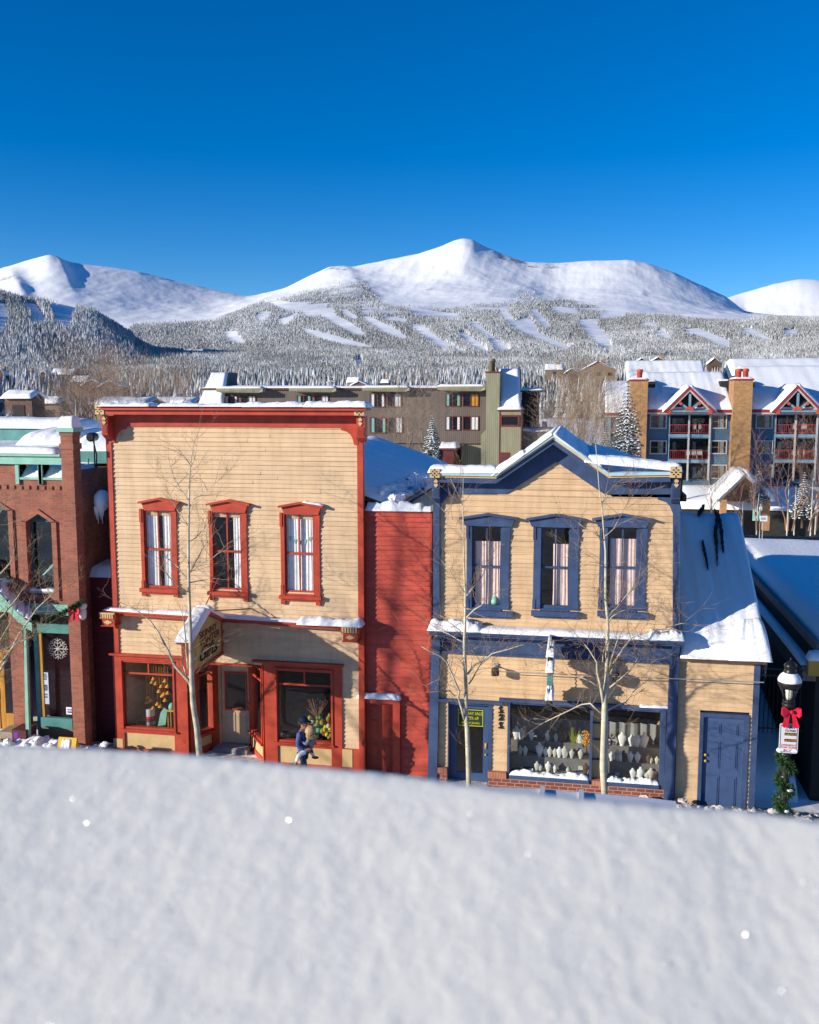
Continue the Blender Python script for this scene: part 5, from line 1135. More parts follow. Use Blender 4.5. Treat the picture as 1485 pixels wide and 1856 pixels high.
    ts=[('pel',(-.02,0,.06),.085,None),('ch',(0,0,.27),.085,'pel'),('nk',(-.02,0,.34),.035,'ch'),('h',(-.02,0,.42),.082,'nk'),('hc',(-.02,0,.47),.06,'h'),('nose',(-.11,0,.42),.012,'h'),
        ('hR',(-.06,-.1,.04),.05,'pel'),('kR',(-.2,-.22,-.02),.04,'hR'),('aR',(-.26,-.23,-.2),.03,'kR'),('tR',(-.34,-.24,-.24),.022,'aR'),
        ('hL',(-.06,.1,.04),.05,'pel'),('kL',(-.1,.22,-.04),.04,'hL'),('aL',(0,.24,-.22),.03,'kL'),('tL',(.05,.24,-.25),.022,'aL'),
        ('sR',(0,-.1,.3),.035,'ch'),('eR',(-.05,-.16,.19),.03,'sR'),('wR',(-.13,-.16,.24),.022,'eR'),('sL',(0,.1,.3),.035,'ch'),('eL',(-.03,.16,.19),.03,'sL'),('wL',(-.12,.14,.24),.022,'eL')]
    for s,c in (('R',-1),('L',1)):
        for i in range(4): ts.append(('f%s%d'%(s,i),(-.155-.005*i,(.16 if c<0 else .14)*c,.262-.012*i),.006,'w'+s)); ts.append(('g%s%d'%(s,i),(-.175,(.15 if c<0 else .13)*c,.262-.012*i),.005,'f%s%d'%(s,i)))
        ts.append(('th'+s,(-.14,(.14 if c<0 else .12)*c,.268),.007,'w'+s))
    skin('body',*rig(ts),'skin',C)
    skin('coat',*rig([('pel',(-.01,0,.03),(.12,.13),None),('ch',(.01,0,.26),(.115,.13),'pel'),('nk',(0,0,.34),.06,'ch'),('sR',(0,-.11,.3),.055,'ch'),('eR',(-.05,-.17,.19),.048,'sR'),('wR',(-.12,-.16,.23),.035,'eR'),('sL',(0,.11,.3),.055,'ch'),('eL',(-.03,.17,.19),.048,'sL'),('wL',(-.11,.14,.23),.035,'eL')]),'greycoat',C)
    skin('trousers',*rig([('hR',(-.05,-.11,.03),.065,None),('kR',(-.2,-.225,-.02),.052,'hR'),('aR',(-.26,-.235,-.19),.042,'kR')]),'white',C); skin('trousers',*rig([('hL',(-.05,.11,.03),.065,None),('kL',(-.1,.225,-.04),.052,'hL'),('aL',(0,.245,-.21),.042,'kL')]),'white',C)
    k=Vector(C.location); rs=random.Random(4)
    m=MB(); m.ball(k+Vector((.005,0,.43)),.125,1,1,1.1,14,.08); 
    for i in range(90):
        a=rs.uniform(0,6.28); c=k+Vector((.03+.11*math.cos(a),.13*math.sin(a),.335+rs.uniform(-.02,.03))); m.ball(c,.03,n=5,jit=.6)
    m.build('fur_hood','furhat',C,True)
    m=MB(); 
    for v in ((-.30,-.24,-.235),(.03,.245,-.245)): m.ball(k+Vector(v),.045,1.9,.9,.7,10)
    m.build('shoe','dark',C,True)
    m=MB(); m.prism([k+Vector((-.34,-.285,-.225)),k+Vector((-.25,-.285,-.225)),k+Vector((-.25,-.285,-.205)),k+Vector((-.34,-.285,-.205))],(0,.02,0)); m.build('shoe_stripe','green',C); C.scale=(1.15,1.1,1.15)
    m=MB(); m.tube([k+Vector((.09,-.135,.0)),k+Vector((-.02,-.16,.16)),k+Vector((-.2,-.15,.36))],.018,6); m.tube([k+Vector((.1,-.12,.05)),k+Vector((-.02,-.19,.0)),k+Vector((-.16,-.17,.02))],.018,6); tag(m.build('baby_carrier','black'),'black baby carrier straps holding the toddler to the man','carrier')
man()
# ================================================================ BARE TREES
MINR=.0022
def grow(mb,p,d,L,r,lvl,rs,upb=.25,seg=5,tw=.5):
    pts=[p]; rad=[r]; q=Vector(p); d=Vector(d).normalized()
    for i in range(seg):
        d=(d+Vector((rs.gauss(0,.16),rs.gauss(0,.16),rs.gauss(0,.13)+upb*.18))).normalized(); q=q+d*L/seg; pts.append(q.copy()); rad.append(max(MINR,r*(1-(i+1)/(seg+.3))))
        if lvl>0 and (i>0 or seg<4):
            for _ in range(2 if rs.random()<tw else 1):
                a=Vector((rs.gauss(0,1),rs.gauss(0,1),rs.gauss(0,.6))).normalized(); nd=(d*.75+a*.75+Vector((0,0,upb*.4))).normalized()
                grow(mb,q,nd,L*rs.uniform(.3,.6),max(MINR*1.25,r*(1-(i+1)/(seg+.3))*.6),lvl-1,rs,upb,max(3,seg-1),tw)
    mb.tube(pts,rad,4 if r>.01 else 3,False)
def streettree(label,trunk,limbs,seed,Y0,dens=1.0,name='bare_tree'):
    base=U(trunk[0][0],trunk[0][1],Y0); zg=gz(base.x)-.1
    # carry the trunk on down to the ground
    a=U(trunk[0][0],trunk[0][1],Y0); b=U(trunk[1][0],trunk[1][1],Y0); pts=[Vector((a.x-(b.x-a.x)*.4,Y0,zg))]
    T=E(name,(pts[0].x,Y0,zg),label,'tree','young bare aspens along the kerb')
    px=1740/(-Y0*-1+D+0) 
    sc=(D+Y0)/F
    rs=random.Random(seed)
    rad=[trunk[0][2]*.5*sc*1.12]
    for t in trunk: 
        pts.append(U(t[0],t[1],Y0+rs.uniform(-.05,.05))); rad.append(t[2]*.5*sc)
    tm=MB(); tm.tube(pts,rad,10); tw=MB()
    for lm in limbs:
        w=lm[0]; P=[]; dy=rs.uniform(-.9,.9)
        for i,(a,b) in enumerate(lm[1:]): P.append(U(a,b,Y0+dy*i/(len(lm)-1)))
        R=[max(.004,w*.5*sc*(1-.75*i/(len(P)-1))) for i in range(len(P))]; tm.tube(P,R,7)
        for i in range(1,len(P)):
            n=int(max(1,(P[i]-P[i-1]).length*8*dens))
            for k in range(n):
                t=(k+rs.random())/n; q=P[i-1]*(1-t)+P[i]*t; tg=(P[i]-P[i-1]).normalized(); a=Vector((rs.gauss(0,1),rs.gauss(0,1),rs.gauss(0,.7))).normalized()
                grow(tw,q,(tg*.6+a*.8+Vector((0,0,.25))),rs.uniform(.3,.85),.0075,1 if rs.random()<.5 else 2,rs,.2,4,.4)
        grow(tw,P[-1],(P[-1]-P[-2]),rs.uniform(.5,.9),R[-1],1,rs,.15,5,.5)
    for i in range(3,len(pts)):
        n=int((pts[i]-pts[i-1]).length*2.2*dens)
        for k in range(n):
            t=(k+rs.random())/n; q=pts[i-1]*(1-t)+pts[i]*t; a=Vector((rs.gauss(0,1),rs.gauss(0,1),0)).normalized()
            grow(tw,q,a*.8+Vector((0,0,.6)),rs.uniform(.35,.9)*(1.1-.5*i/len(pts)),.007,1,rs,.2,4,.3)
    grow(tw,pts[-1],(pts[-1]-pts[-2]),.5,rad[-1],1,rs,.3,4)
    tm.build('trunk','bark_aspen',T,True); tw.build('twigs','twig',T)
    return T
YT=-3.1
streettree('slender bare aspen standing before the left red-framed shop window and sign',
 [(362,1372,13),(357,1320,11.5),(350,1275,11),(348,1240,10),(346,1180,8),(345,1140,7),(343,1080,6),(342,1020,5),(342,960,4.2),(343,900,3.4),(344,860,2.4),(346,840,1.8),(350,810,1.2)],
 [(6,(348,1247),(340,1233),(317,1207),(306,1182),(298,1166),(285,1143),(273,1126),(250,1108),(232,1098)),
  (4.5,(348,1232),(337,1222),(332,1205),(330,1188)),(4,(341,1212),(338,1185),(337,1162),(333,1124),(330,1110)),
  (2.2,(343,955),(330,938),(322,925),(311,905),(305,890)),(2,(341,905),(328,887),(317,871),(310,850),(306,832)),
  (2.2,(346,908),(358,900),(373,890),(390,876),(406,863)),(2,(343,982),(354,975),(363,966),(372,957),(378,946)),
  (2.5,(345,1037),(355,1018),(367,996),(380,978),(391,963)),(2.2,(346,1037),(365,1022),(386,1011),(400,999),(414,985)),
  (2.2,(341,1052),(325,1030),(312,1018),(300,1009)),(3,(341,1073),(324,1063),(311,1050),(300,1037),(288,1028)),(2.5,(343,1056),(367,1052),(385,1048),(397,1043)),
  (2,(344,841),(338,832),(332,823)),(1.5,(347,845),(353,832),(356,815),(358,795)),(2.5,(352,1195),(365,1185),(380,1174),(392,1168))],11,YT)
streettree('forked bare aspen standing before the blue shop door and poster',
 [(850,1420,10),(849,1375,9.5),(847,1321,9),(845,1293,8.5),(845,1266,8),(843,1202,7),(842,1165,6),(843,1137,5.2),(844,1083,4),(842,1043,3.2),(841,999,2.6),(840,948,2),(839,915,1.5),(840,868,1)],
 [(4.5,(848,1222),(862,1203),(877,1198),(892,1185),(919,1178),(943,1170),(980,1165)),(3.5,(850,1240),(856,1232),(862,1220),(872,1203),(884,1190)),
  (5,(842,1304),(837,1284),(831,1264),(833,1253),(822,1227),(811,1202),(800,1190),(778,1180),(764,1172)),(3,(841,1152),(833,1142),(820,1132),(808,1122),(797,1115)),
  (2.5,(825,1262),(815,1252),(802,1255),(778,1247),(764,1238)),(2.5,(843,1137),(835,1125),(822,1118)),(2.2,(842,1073),(828,1055),(812,1030),(800,1016)),(1.8,(842,969),(832,958),(822,945),(800,921)),
  (2.2,(846,1080),(860,1062),(874,1046),(881,1030),(885,1016)),(1.2,(839,915),(828,890),(817,868)),(3,(842,1165),(828,1158),(815,1150),(795,1142)),(2.5,(843,1210),(832,1195),(820,1186)),(3,(845,1120),(860,1105),(872,1098),(884,1085))],22,YT,1.15)
streettree('larger white-barked bare aspen before the jewelry window near the blue corner pilaster',
 [(1096,1437,12.5),(1093,1389,12),(1095,1329,11.5),(1096,1289,11),(1097,1261,9.5),(1100,1229,8),(1101,1190,7.4),(1102,1150,6.6),(1102,1126,6),(1098,1083,5),(1098,1043,4.3),(1098,999,3.7),(1095,965,3.2),(1092,925,2.6),(1087,891,2),(1083,841,1.5),(1080,803,1)],
 [(6.5,(1095,1280),(1091,1255),(1088,1239),(1083,1219),(1082,1200),(1067,1176),(1060,1168)),(4.5,(1107,1221),(1113,1202),(1131,1174),(1145,1156),(1169,1146),(1215,1136),(1235,1130),(1255,1132)),
  (3.5,(1105,1247),(1127,1229),(1145,1213),(1155,1196),(1158,1180)),(4,(1100,1289),(1117,1279),(1135,1273),(1149,1253),(1169,1237)),(4,(1090,1293),(1070,1275),(1054,1277),(1030,1289),(1000,1303),(980,1313)),
  (3,(1088,1247),(1072,1236),(1056,1229),(1030,1222),(1010,1215)),(4,(1101,1120),(1110,1108),(1117,1103),(1135,1080),(1157,1059)),(2.5,(1097,972),(1106,965),(1113,958),(1128,930),(1137,915)),
  (2.5,(1095,979),(1075,965),(1053,952),(1046,945)),(2.2,(1100,1030),(1085,1020),(1070,1005)),(4,(1104,1215),(1110,1190),(1118,1165),(1125,1150)),(3.5,(1102,1130),(1110,1118),(1125,1108),(1140,1104)),(2,(1090,915),(1100,895),(1112,880),(1125,872)),
  (2.5,(1100,1090),(1088,1080),(1078,1065)),(3.5,(1093,1200),(1094,1180),(1105,1165))],33,YT,1.25)
streettree('bare tree at the left edge with pale branches crossing the brick shop',
 [(-75,1400,16),(-72,1330,15),(-68,1280,13),(-66,1220,10),(-62,1160,8),(-60,1100,6),(-60,1000,4),(-58,900,2)],
 [(7,(-68,1290),(-40,1255),(0,1216),(14,1190),(35,1149),(52,1125),(67,1103),(100,1073)),(5,(-30,1245),(0,1203),(30,1165),(55,1148)),(5,(-60,1200),(-20,1190),(10,1176),(40,1162),(62,1152)),(5,(-60,1150),(-20,1140),(10,1110),(30,1085),(45,1062)),(4,(-60,1100),(-30,1070),(0,1040),(20,1020),(28,990)),(3,(-60,1000),(-30,960),(0,930),(14,905)),(4,(-66,1250),(-30,1215),(0,1160),(18,1130),(24,1100))],44,YT,1.3)
# a taller aspen on the far kerb, outside the frame on the left; its trunk shadow lies on the red clapboards
def farkerb(x,y,h,r,label,seed):
    T=E('bare_tree',(x,y,gz(x)-.1),label,'tree'); rs=random.Random(seed); z=gz(x)-.1; pts=[];rad=[]
    for i in range(12): t=i/11; pts.append(Vector((x+.25*math.sin(t*5+seed),y,z+h*t))); rad.append(r*(1-t)**.8+.008)
    tm=MB(); tm.tube(pts,rad,8); tw=MB()
    for i in range(4,12):
        for k in range(4):
            a=rs.uniform(0,6.28); q=pts[i]; grow(tw,q,Vector((math.cos(a)*.8,math.sin(a)*.4,.75)),(1-i/13)*h*.28,rad[i]*.55,2,rs,.25,5,.3)
    tm.build('trunk','bark_aspen',T,True); tw.build('twigs','twig',T)
farkerb(-4.72-1.58*12.3,-12.15,13.5,.15,'tall bare aspen across the street left of the view whose shadow crosses the red shed',3)
# ================================================================ SNOWY SPRUCE
def spruce(pxc,ptop,pbase,wpx,Y,label,seed=1,dens=1.0,group='snow-laden spruces'):
    t=U(pxc,ptop,Y); b=U(pxc,pbase,Y); h=t.z-b.z; R=wpx*.5*(Y+D)/F; rs=random.Random(seed)
    T=E('spruce_tree',(b.x,Y,b.z-1),label,'tree',group)
    MB().tube([(b.x,Y,b.z-1),(b.x,Y,t.z-.2)],[R*.09,.02],7).build('trunk','trunk',T)
    g=MB(); s=MB(); n=int(20*dens)
    for i in range(n):
        f=(i+.5)/n; z=b.z+h*f; rr=R*(1-f)**.85*rs.uniform(.8,1.1)+.06; nb=max(5,int(11*(1-f)+4))
        for k in range(nb):
            a=2*math.pi*(k+rs.random()*.7)/nb; L_=rr*rs.uniform(.7,1.15); dr=Vector((math.cos(a),math.sin(a),0)); sd=Vector((-dr.y,dr.x,0)); p=[]
            for j in range(5):
                u=j/4; p.append(Vector((b.x,Y,z))+dr*L_*u+Vector((0,0,-L_*.32*u*u+.05*L_*u)))
            w=L_*.20+.03
            for j in range(4):
                wj=w*(1-.7*j/4); 
                for sg in (-1,1):
                    for q in range(2):
                        o=p[j]+(p[j+1]-p[j])*(q*.5); g.add([o,o+(p[j+1]-p[j])*.5,o+(p[j+1]-p[j])*.75+sd*sg*wj*rs.uniform(.7,1.3)+Vector((0,0,-.08*L_-rs.random()*.08))],[(0,1,2)])
                if rs.random()<.82:
                    c=(p[j]+p[j+1])*.5+Vector((0,0,.035*h/10)); s.ball(c,w*.52*(1-.35*j/4)*rs.uniform(.6,1.25),1.15,1.15,.45,6,.5)
    g.build('crown','needle',T); s.build('snow','snow',T,True)
spruce(1135,690,850,72,52,'tall snow-laden spruce standing before the left brick chimney of the blue condominium',3,1.3)
spruce(783,752,832,42,40,'small snowy spruce poking up between the brown condominium and the gabled cornice',4)
spruce(20,742,790,58,45,'bushy snow-dusted spruce at the far left edge above the brick shop roof',5)
spruce(55,748,790,34,47,'narrow snow-dusted spruce beside the far left bushy one',6)
spruce(1375,850,905,40,60,'snowy spruce in front of the far right balcony of the blue condominium',7); spruce(1455,855,935,48,58,'snow-dusted spruce at the right edge before the blue condominium',8)
spruce(1098,770,850,40,62,'snowy spruce left of the tallest one beside the blue condominium wing',9)
# ================================================================ bare trees and shrubs of the middle distance
def bush_mesh(seed,h,w,n,stems=5,r=.035):
    rs=random.Random(seed); m=MB()
    for i in range(stems):
        a=rs.uniform(0,6.28); d=Vector((math.cos(a)*w/h*.5,math.sin(a)*w/h*.5,1)); grow(m,Vector((rs.gauss(0,.15),rs.gauss(0,.15),0)),d,h*rs.uniform(.7,1),r,n,rs,.35,6,.85)
    return m
BT=[]
MINR=.008
def baretree(px,ptop,pbase,Y,label,group,kind):
    t=U(px,ptop,Y); b=U(px,pbase,Y); h=t.z-b.z
    k=kind%3
    while len(BT)<3:
        j=len(BT); m=bush_mesh(100+j,9,(5,7,2.6)[j],2,(7,8,2)[j],(.07,.06,.09)[j]); me=None
        r=E('bare_tree',(0,0,0),'x','tree'); tr=MB(); tr.tube([(0,0,-.5),(0,0,3.0),(.1,0,5)],[.085,.06,.02],6); o1=tr.build('trunk',('brush','brush','bark_aspen')[j],r); o2=m.build('crown',('brush','brush','twig2')[j],r); BT.append([r,o1,o2,0])
    src=BT[k]
    if src[3]==0: r=src[0]; src[3]=1
    else:
        r=src[0].copy(); COL.objects.link(r)
        for c in src[1:3]: q=c.copy(); COL.objects.link(q); q.parent=r
    r.location=b; s=h/9; r.scale=(s,s,s); r.rotation_euler=(0,0,random.uniform(0,6))
    tag(r,label,'tree',group); return r
G1='bare brown trees behind the tan shop'
for i,(px,pt,pb,Y,k) in enumerate([(742,705,815,45,1),(715,740,815,46,0),(765,738,815,44,1)]): baretree(px,pt,pb,Y,['broad bare brown tree rising above the shaded snow roof','smaller bare shrub left of the broad brown tree by the condominium','thin bare shrub between the broad brown tree and the small spruce'][i],G1,k)
G2='bare brown trees on the left behind the brick shop'
for i in range(30):
    px=[95,118,140,150,165,176,128,205,240,275,320,100,60,190,215,228,250,262,290,305,335,350,110,80,130,160,200,225,180,345][i]; pt=[735,725,655,650,662,650,700,668,662,680,672,760,735,660,655,675,665,690,668,685,680,700,690,700,680,690,705,700,640,668][i]
    baretree(px,pt,pt+([60,75,150,155,140,150,100,75,75,60,60,50,45]+[70]*17)[i],([60,58,48,50,52,46,55,130,135,140,150,40,75]+[120,100,110,125,90,115,95,105,130,100,80,90,95,85,88,60,110])[i],'bare brown tree among several rising behind the snow-capped brick pillar',G2,i*7%3 if i not in(2,3,5) else 2)
G3='bare brown trees between the two condominiums'
for i in range(16):
    px=[1010,1030,1048,1065,1082,1040,1072,1092,1058,1020,995,1075,1035,1088,1012,1050][i]; pt=[690,672,640,652,665,720,725,700,690,740,728,760,765,760,770,690][i]
    baretree(px,pt+14,pt+110,[75,80,85,88,70,65,60,82,72,58,66,52,50,56,48,95][i],'bare brown tree in the thicket between the brown and blue condominiums',G3,i%2)
G4='white-stemmed aspens before the blue condominium'
for i in range(7):
    px=[1345,1372,1427,1440,1470,1478,1290,1258,1398][i]; pt=[862,838,800,812,790,830,850,830,880][i]
    baretree(px,pt,962 if px>1300 else 925,[46,44,43,45,42,44,62,64,48][i],'slender bare aspen among several before the blue condominium portico',G4,2 if px>1300 else 1)
# ================================================================ BROWN CONDOMINIUM
def brown_condo():
    Y=82; T=E('brown_condominium',(-10,Y,-6),'long brown ribbed condominium block with olive canopies and a tall olive stair tower','building')
    def W(a,b,c,d,mat='brown_rib',th=10,y=Y,name='wall',par=None): m=MB(); m.rb(a,b,c,d,y,th); return m.build(name,mat,par or T)
    W(368,706,885,802); W(368,802,796,870,y=Y+.3,th=9); W(836,806,881,880,'olive_rib',y=Y+.2,th=5); W(796,802,836,880,'dark',y=Y+3,th=5)
    m=MB(); m.rb(366,703,886,706,Y-.3,12); m.build('roof_edge','woodroof',T)
    A=U(366,703,Y-.4); B=U(886,702,Y-.4); s=MB(); s.slab((A.x,Y-.4,A.z),(B.x,Y-.4,A.z),(B.x,Y+12,A.z),(A.x,Y+12,A.z),.28,40,6,2,.15); s.build('roof_snow','snow',T,True)
    for (a,b,c,d) in ((392,703.5,476,712),(524,703,609,711),(656,702,742,710),(793,700,880,709)):
        X0,X1,Z0,Z1=worldrect(a,b,c,d,Y-1.4); m=MB(); m.prism([(X0,Y-1.4,Z1),(X0,Y-1.4,Z0+.15),(X0+.6,Y-1.2,Z0),(X1-.6,Y-1.2,Z0),(X1,Y-1.4,Z0+.15),(X1,Y-1.4,Z1)],(0,1.4,0)); co=m.build('canopy','olive_rib',T)
        s=MB(); s.slab((X0,Y-1.45,Z1),(X1,Y-1.45,Z1),(X1,Y,Z1),(X0,Y,Z1),.22,16,4,3,.2); s.build('snow','snow',co,True)
    wins=[(407,717,431,733),(437,717,464,733),(538,716,564,733),(570,716,596,733),(671,713,698,738),(702,713,728,738),(807,713,835,737),(839,713,868,737),(807,754,835,780),(839,754,868,780),(671,756,700,785),(704,756,730,785)]
    for i,(a,b,c,d) in enumerate(wins):
        X0,X1,Z0,Z1=worldrect(a,b,c,d,Y); f=MB(); w=.09
        for q in ((X0,X1,Z1-w,Z1),(X0,X1,Z0,Z0+w),(X0,X0+w,Z0+w,Z1-w),(X1-w,X1,Z0+w,Z1-w)): f.box(q[0],q[1],Y-.1,Y-.003,q[2],q[3])
        f.box((X0+X1)/2-.05,(X0+X1)/2+.05,Y-.08,Y-.004,Z0+w,Z1-w)
        fo=f.build('window','frame_red',T); MB().box(X0+w,X1-w,Y-.04,Y-.03,Z0+w,Z1-w).build('pane','glass_dark',fo)
        c_=MB(); x=X0+w if i%2==0 else (X0+X1)/2+.05; c_.box(x,x+(X1-X0)*.22,Y-.028,Y-.02,Z0+w,Z1-w); c_.box(X1-w-(X1-X0)*.15,X1-w,Y-.028,Y-.02,Z0+w,Z1-w); c_.build('curtain',['curtain','curtain','mint','curtain'][i%4] if i!=7 else 'orange',fo)
        b_=MB(); b_.box(X0+w,X1-w,Y-.019,Y-.004,Z0+w,Z1-w); b_.build('room_dark_sheet','black',fo)  # black sheet behind the pane paints the dark of an unlit room
    # stair tower
    W(881,675,905,880,'olive_rib',6,Y-2,'stair_tower'); m=MB(); m.pp([(872,788),(881,779),(881,880),(872,880)],Y-2,5.9); m.build('tower_buttress','olive_rib',T)
    m=MB(); m.rb(880,673,906,675.5,Y-2.1,6.3); m.build('tower_trim','frame_red',T)
    m=MB(); p=U(892,672,Y+1); m.lathe([(.35,-.5),(.35,1.0),(.42,1.0),(.42,1.2),(.3,1.3)],p,12); m.build('flue','olive',T,True)
    for (a,b,c,d,e,f_) in ((905,943,668,738,0,0),):
        pass
    # steep snow roofs
    s=MB(); q0=U(906,738,Y-1.8); q1=U(945,738,Y-1.8); q2=U(942,668,Y+2.5); q3=U(905,668,Y+2.5); s.slab(q0,q1,q2,q3,.4,12,12,4,.05,pw=12)
    p0=U(358,735,Y-1.8); p1=U(405,735,Y-1.8); p2=U(413,675,Y+3); p3=U(384,675,Y+3); s.slab(p0,p1,p2,p3,.35,12,12,4,.05,pw=12); s.build('stair_roof_snow','snow',T,True)
    m=MB(); m.prism([(p1.x,p1.y,p1.z-.05),(p2.x,p2.y,p2.z),(p2.x+.4,p2.y+2,p2.z),(p2.x+.4,p2.y+2,p1.z-5),(p1.x,p1.y,p1.z-5)],(-.3,0,0)); m.prism([(q1.x+.05,q1.y,q1.z-.05),(q2.x,q2.y,q2.z),(q2.x,q2.y+3,q2.z),(q2.x,q2.y+3,q1.z-5),(q1.x,q1.y,q1.z-5)],(-.3,0,0)); m.build('stair_side_wall','brown_rib',T)
    W(905,742,945,880,'olive_rib',4,Y-2,'porch_tower'); X0,X1,Z0,Z1=worldrect(902,742,947,745,Y-2.2); m=MB(); m.box(X0,X1,Y-2.2,Y+1,Z0,Z1); m.build('porch_trim','frame_red',T); s=MB(); s.slab((X0,Y-2.3,Z1),(X1,Y-2.3,Z1),(X1,Y+1,Z1),(X0,Y+1,Z1),.42,14,6,9,.1,pw=4); s.build('porch_snow','snow',T,True)
    X0,X1,Z0,Z1=worldrect(907,752,942,773,Y-2); f=MB(); w=.18
    for q in ((X0,X1,Z1-w,Z1),(X0,X1,Z0,Z0+w),(X0,X0+w,Z0+w,Z1-w),(X1-w,X1,Z0+w,Z1-w)): f.box(q[0],q[1],Y-2.1,Y-2.003,q[2],q[3])
    fo=f.build('window','frame_red',T); MB().box(X0+w,X1-w,Y-2.05,Y-2.003,Z0+w,Z1-w).build('pane','black',fo)
    for (a,c) in ((944,946),(905,907)): m=MB(); m.rb(a,745,c-.6,880,Y-2.05,.04); m.build('corner_trim','frame_red',T)
    X0,X1,Z0,Z1=worldrect(905,820,924,850,Y-2); f=MB(); f.box(X0,X1,Y-2.06,Y-2.003,Z0,Z1); do=f.build('door','frame_red',T); MB().box(X0+.3,X1-.3,Y-2.1,Y-2.061,Z0+.8,Z1-.3).build('pane','glass',do)
    W(945,708,972,880,'dark',5,Y+1,'rear_wing'); m=MB(); X0,X1,Z0,Z1=worldrect(943,707,986,711,Y); m.box(X0,X1,Y,Y+5,Z0,Z1); m.tube([(X1-.6,Y+.2,Z0),(X1-.6,Y+.2,Z0-5)],.15,6); m.build('wing_roof','dark',T); s=MB(); s.slab((X0,Y-.1,Z1),(X1,Y-.1,Z1),(X1,Y+5,Z1),(X0,Y+5,Z1),.3,12,4,3,.2); s.build('wing_snow','snow',T,True)
    W(945,783,1003,880,'brown_rib',8,Y-1,'low_wing'); X0,X1,Z0,Z1=worldrect(945,780,1003,783,Y-1.2); s=MB(); s.slab((X0,Y-1.2,Z1-.1),(X1,Y-1.2,Z1-.1),(X1,Y+6,Z1-.1),(X0,Y+6,Z1-.1),.3,20,6,3,.2); s.build('low_wing_snow','snow',T,True)
    v=MB()
    for (a,w_,b) in ((963,7,766),(975,8,768),(987,10,764)): X0,X1,Z0,Z1=worldrect(a-w_/2,b,a+w_/2,781,Y); v.lathe([((X1-X0)*.4,0),((X1-X0)*.5,(Z1-Z0)*.3),((X1-X0)*.45,Z1-Z0)],((X0+X1)/2,Y+.5,Z0),8)
    v.build('roof_vent','grey',T,True)
    X0,X1,Z0,Z1=worldrect(796,812,829,816,Y-3); m=MB(); m.box(X0,X1,Y-3,Y,Z0,Z1); m.box(X0+.4,X1-.4,Y-2.8,Y,Z0-3,Z0); m.build('porch','frame_red',T); s=MB(); s.slab((X0,Y-3.1,Z1),(X1,Y-3.1,Z1),(X1,Y,Z1),(X0,Y,Z1),.55,14,6,3,.1); s.build('entry_snow','snow',T,True)
brown_condo()
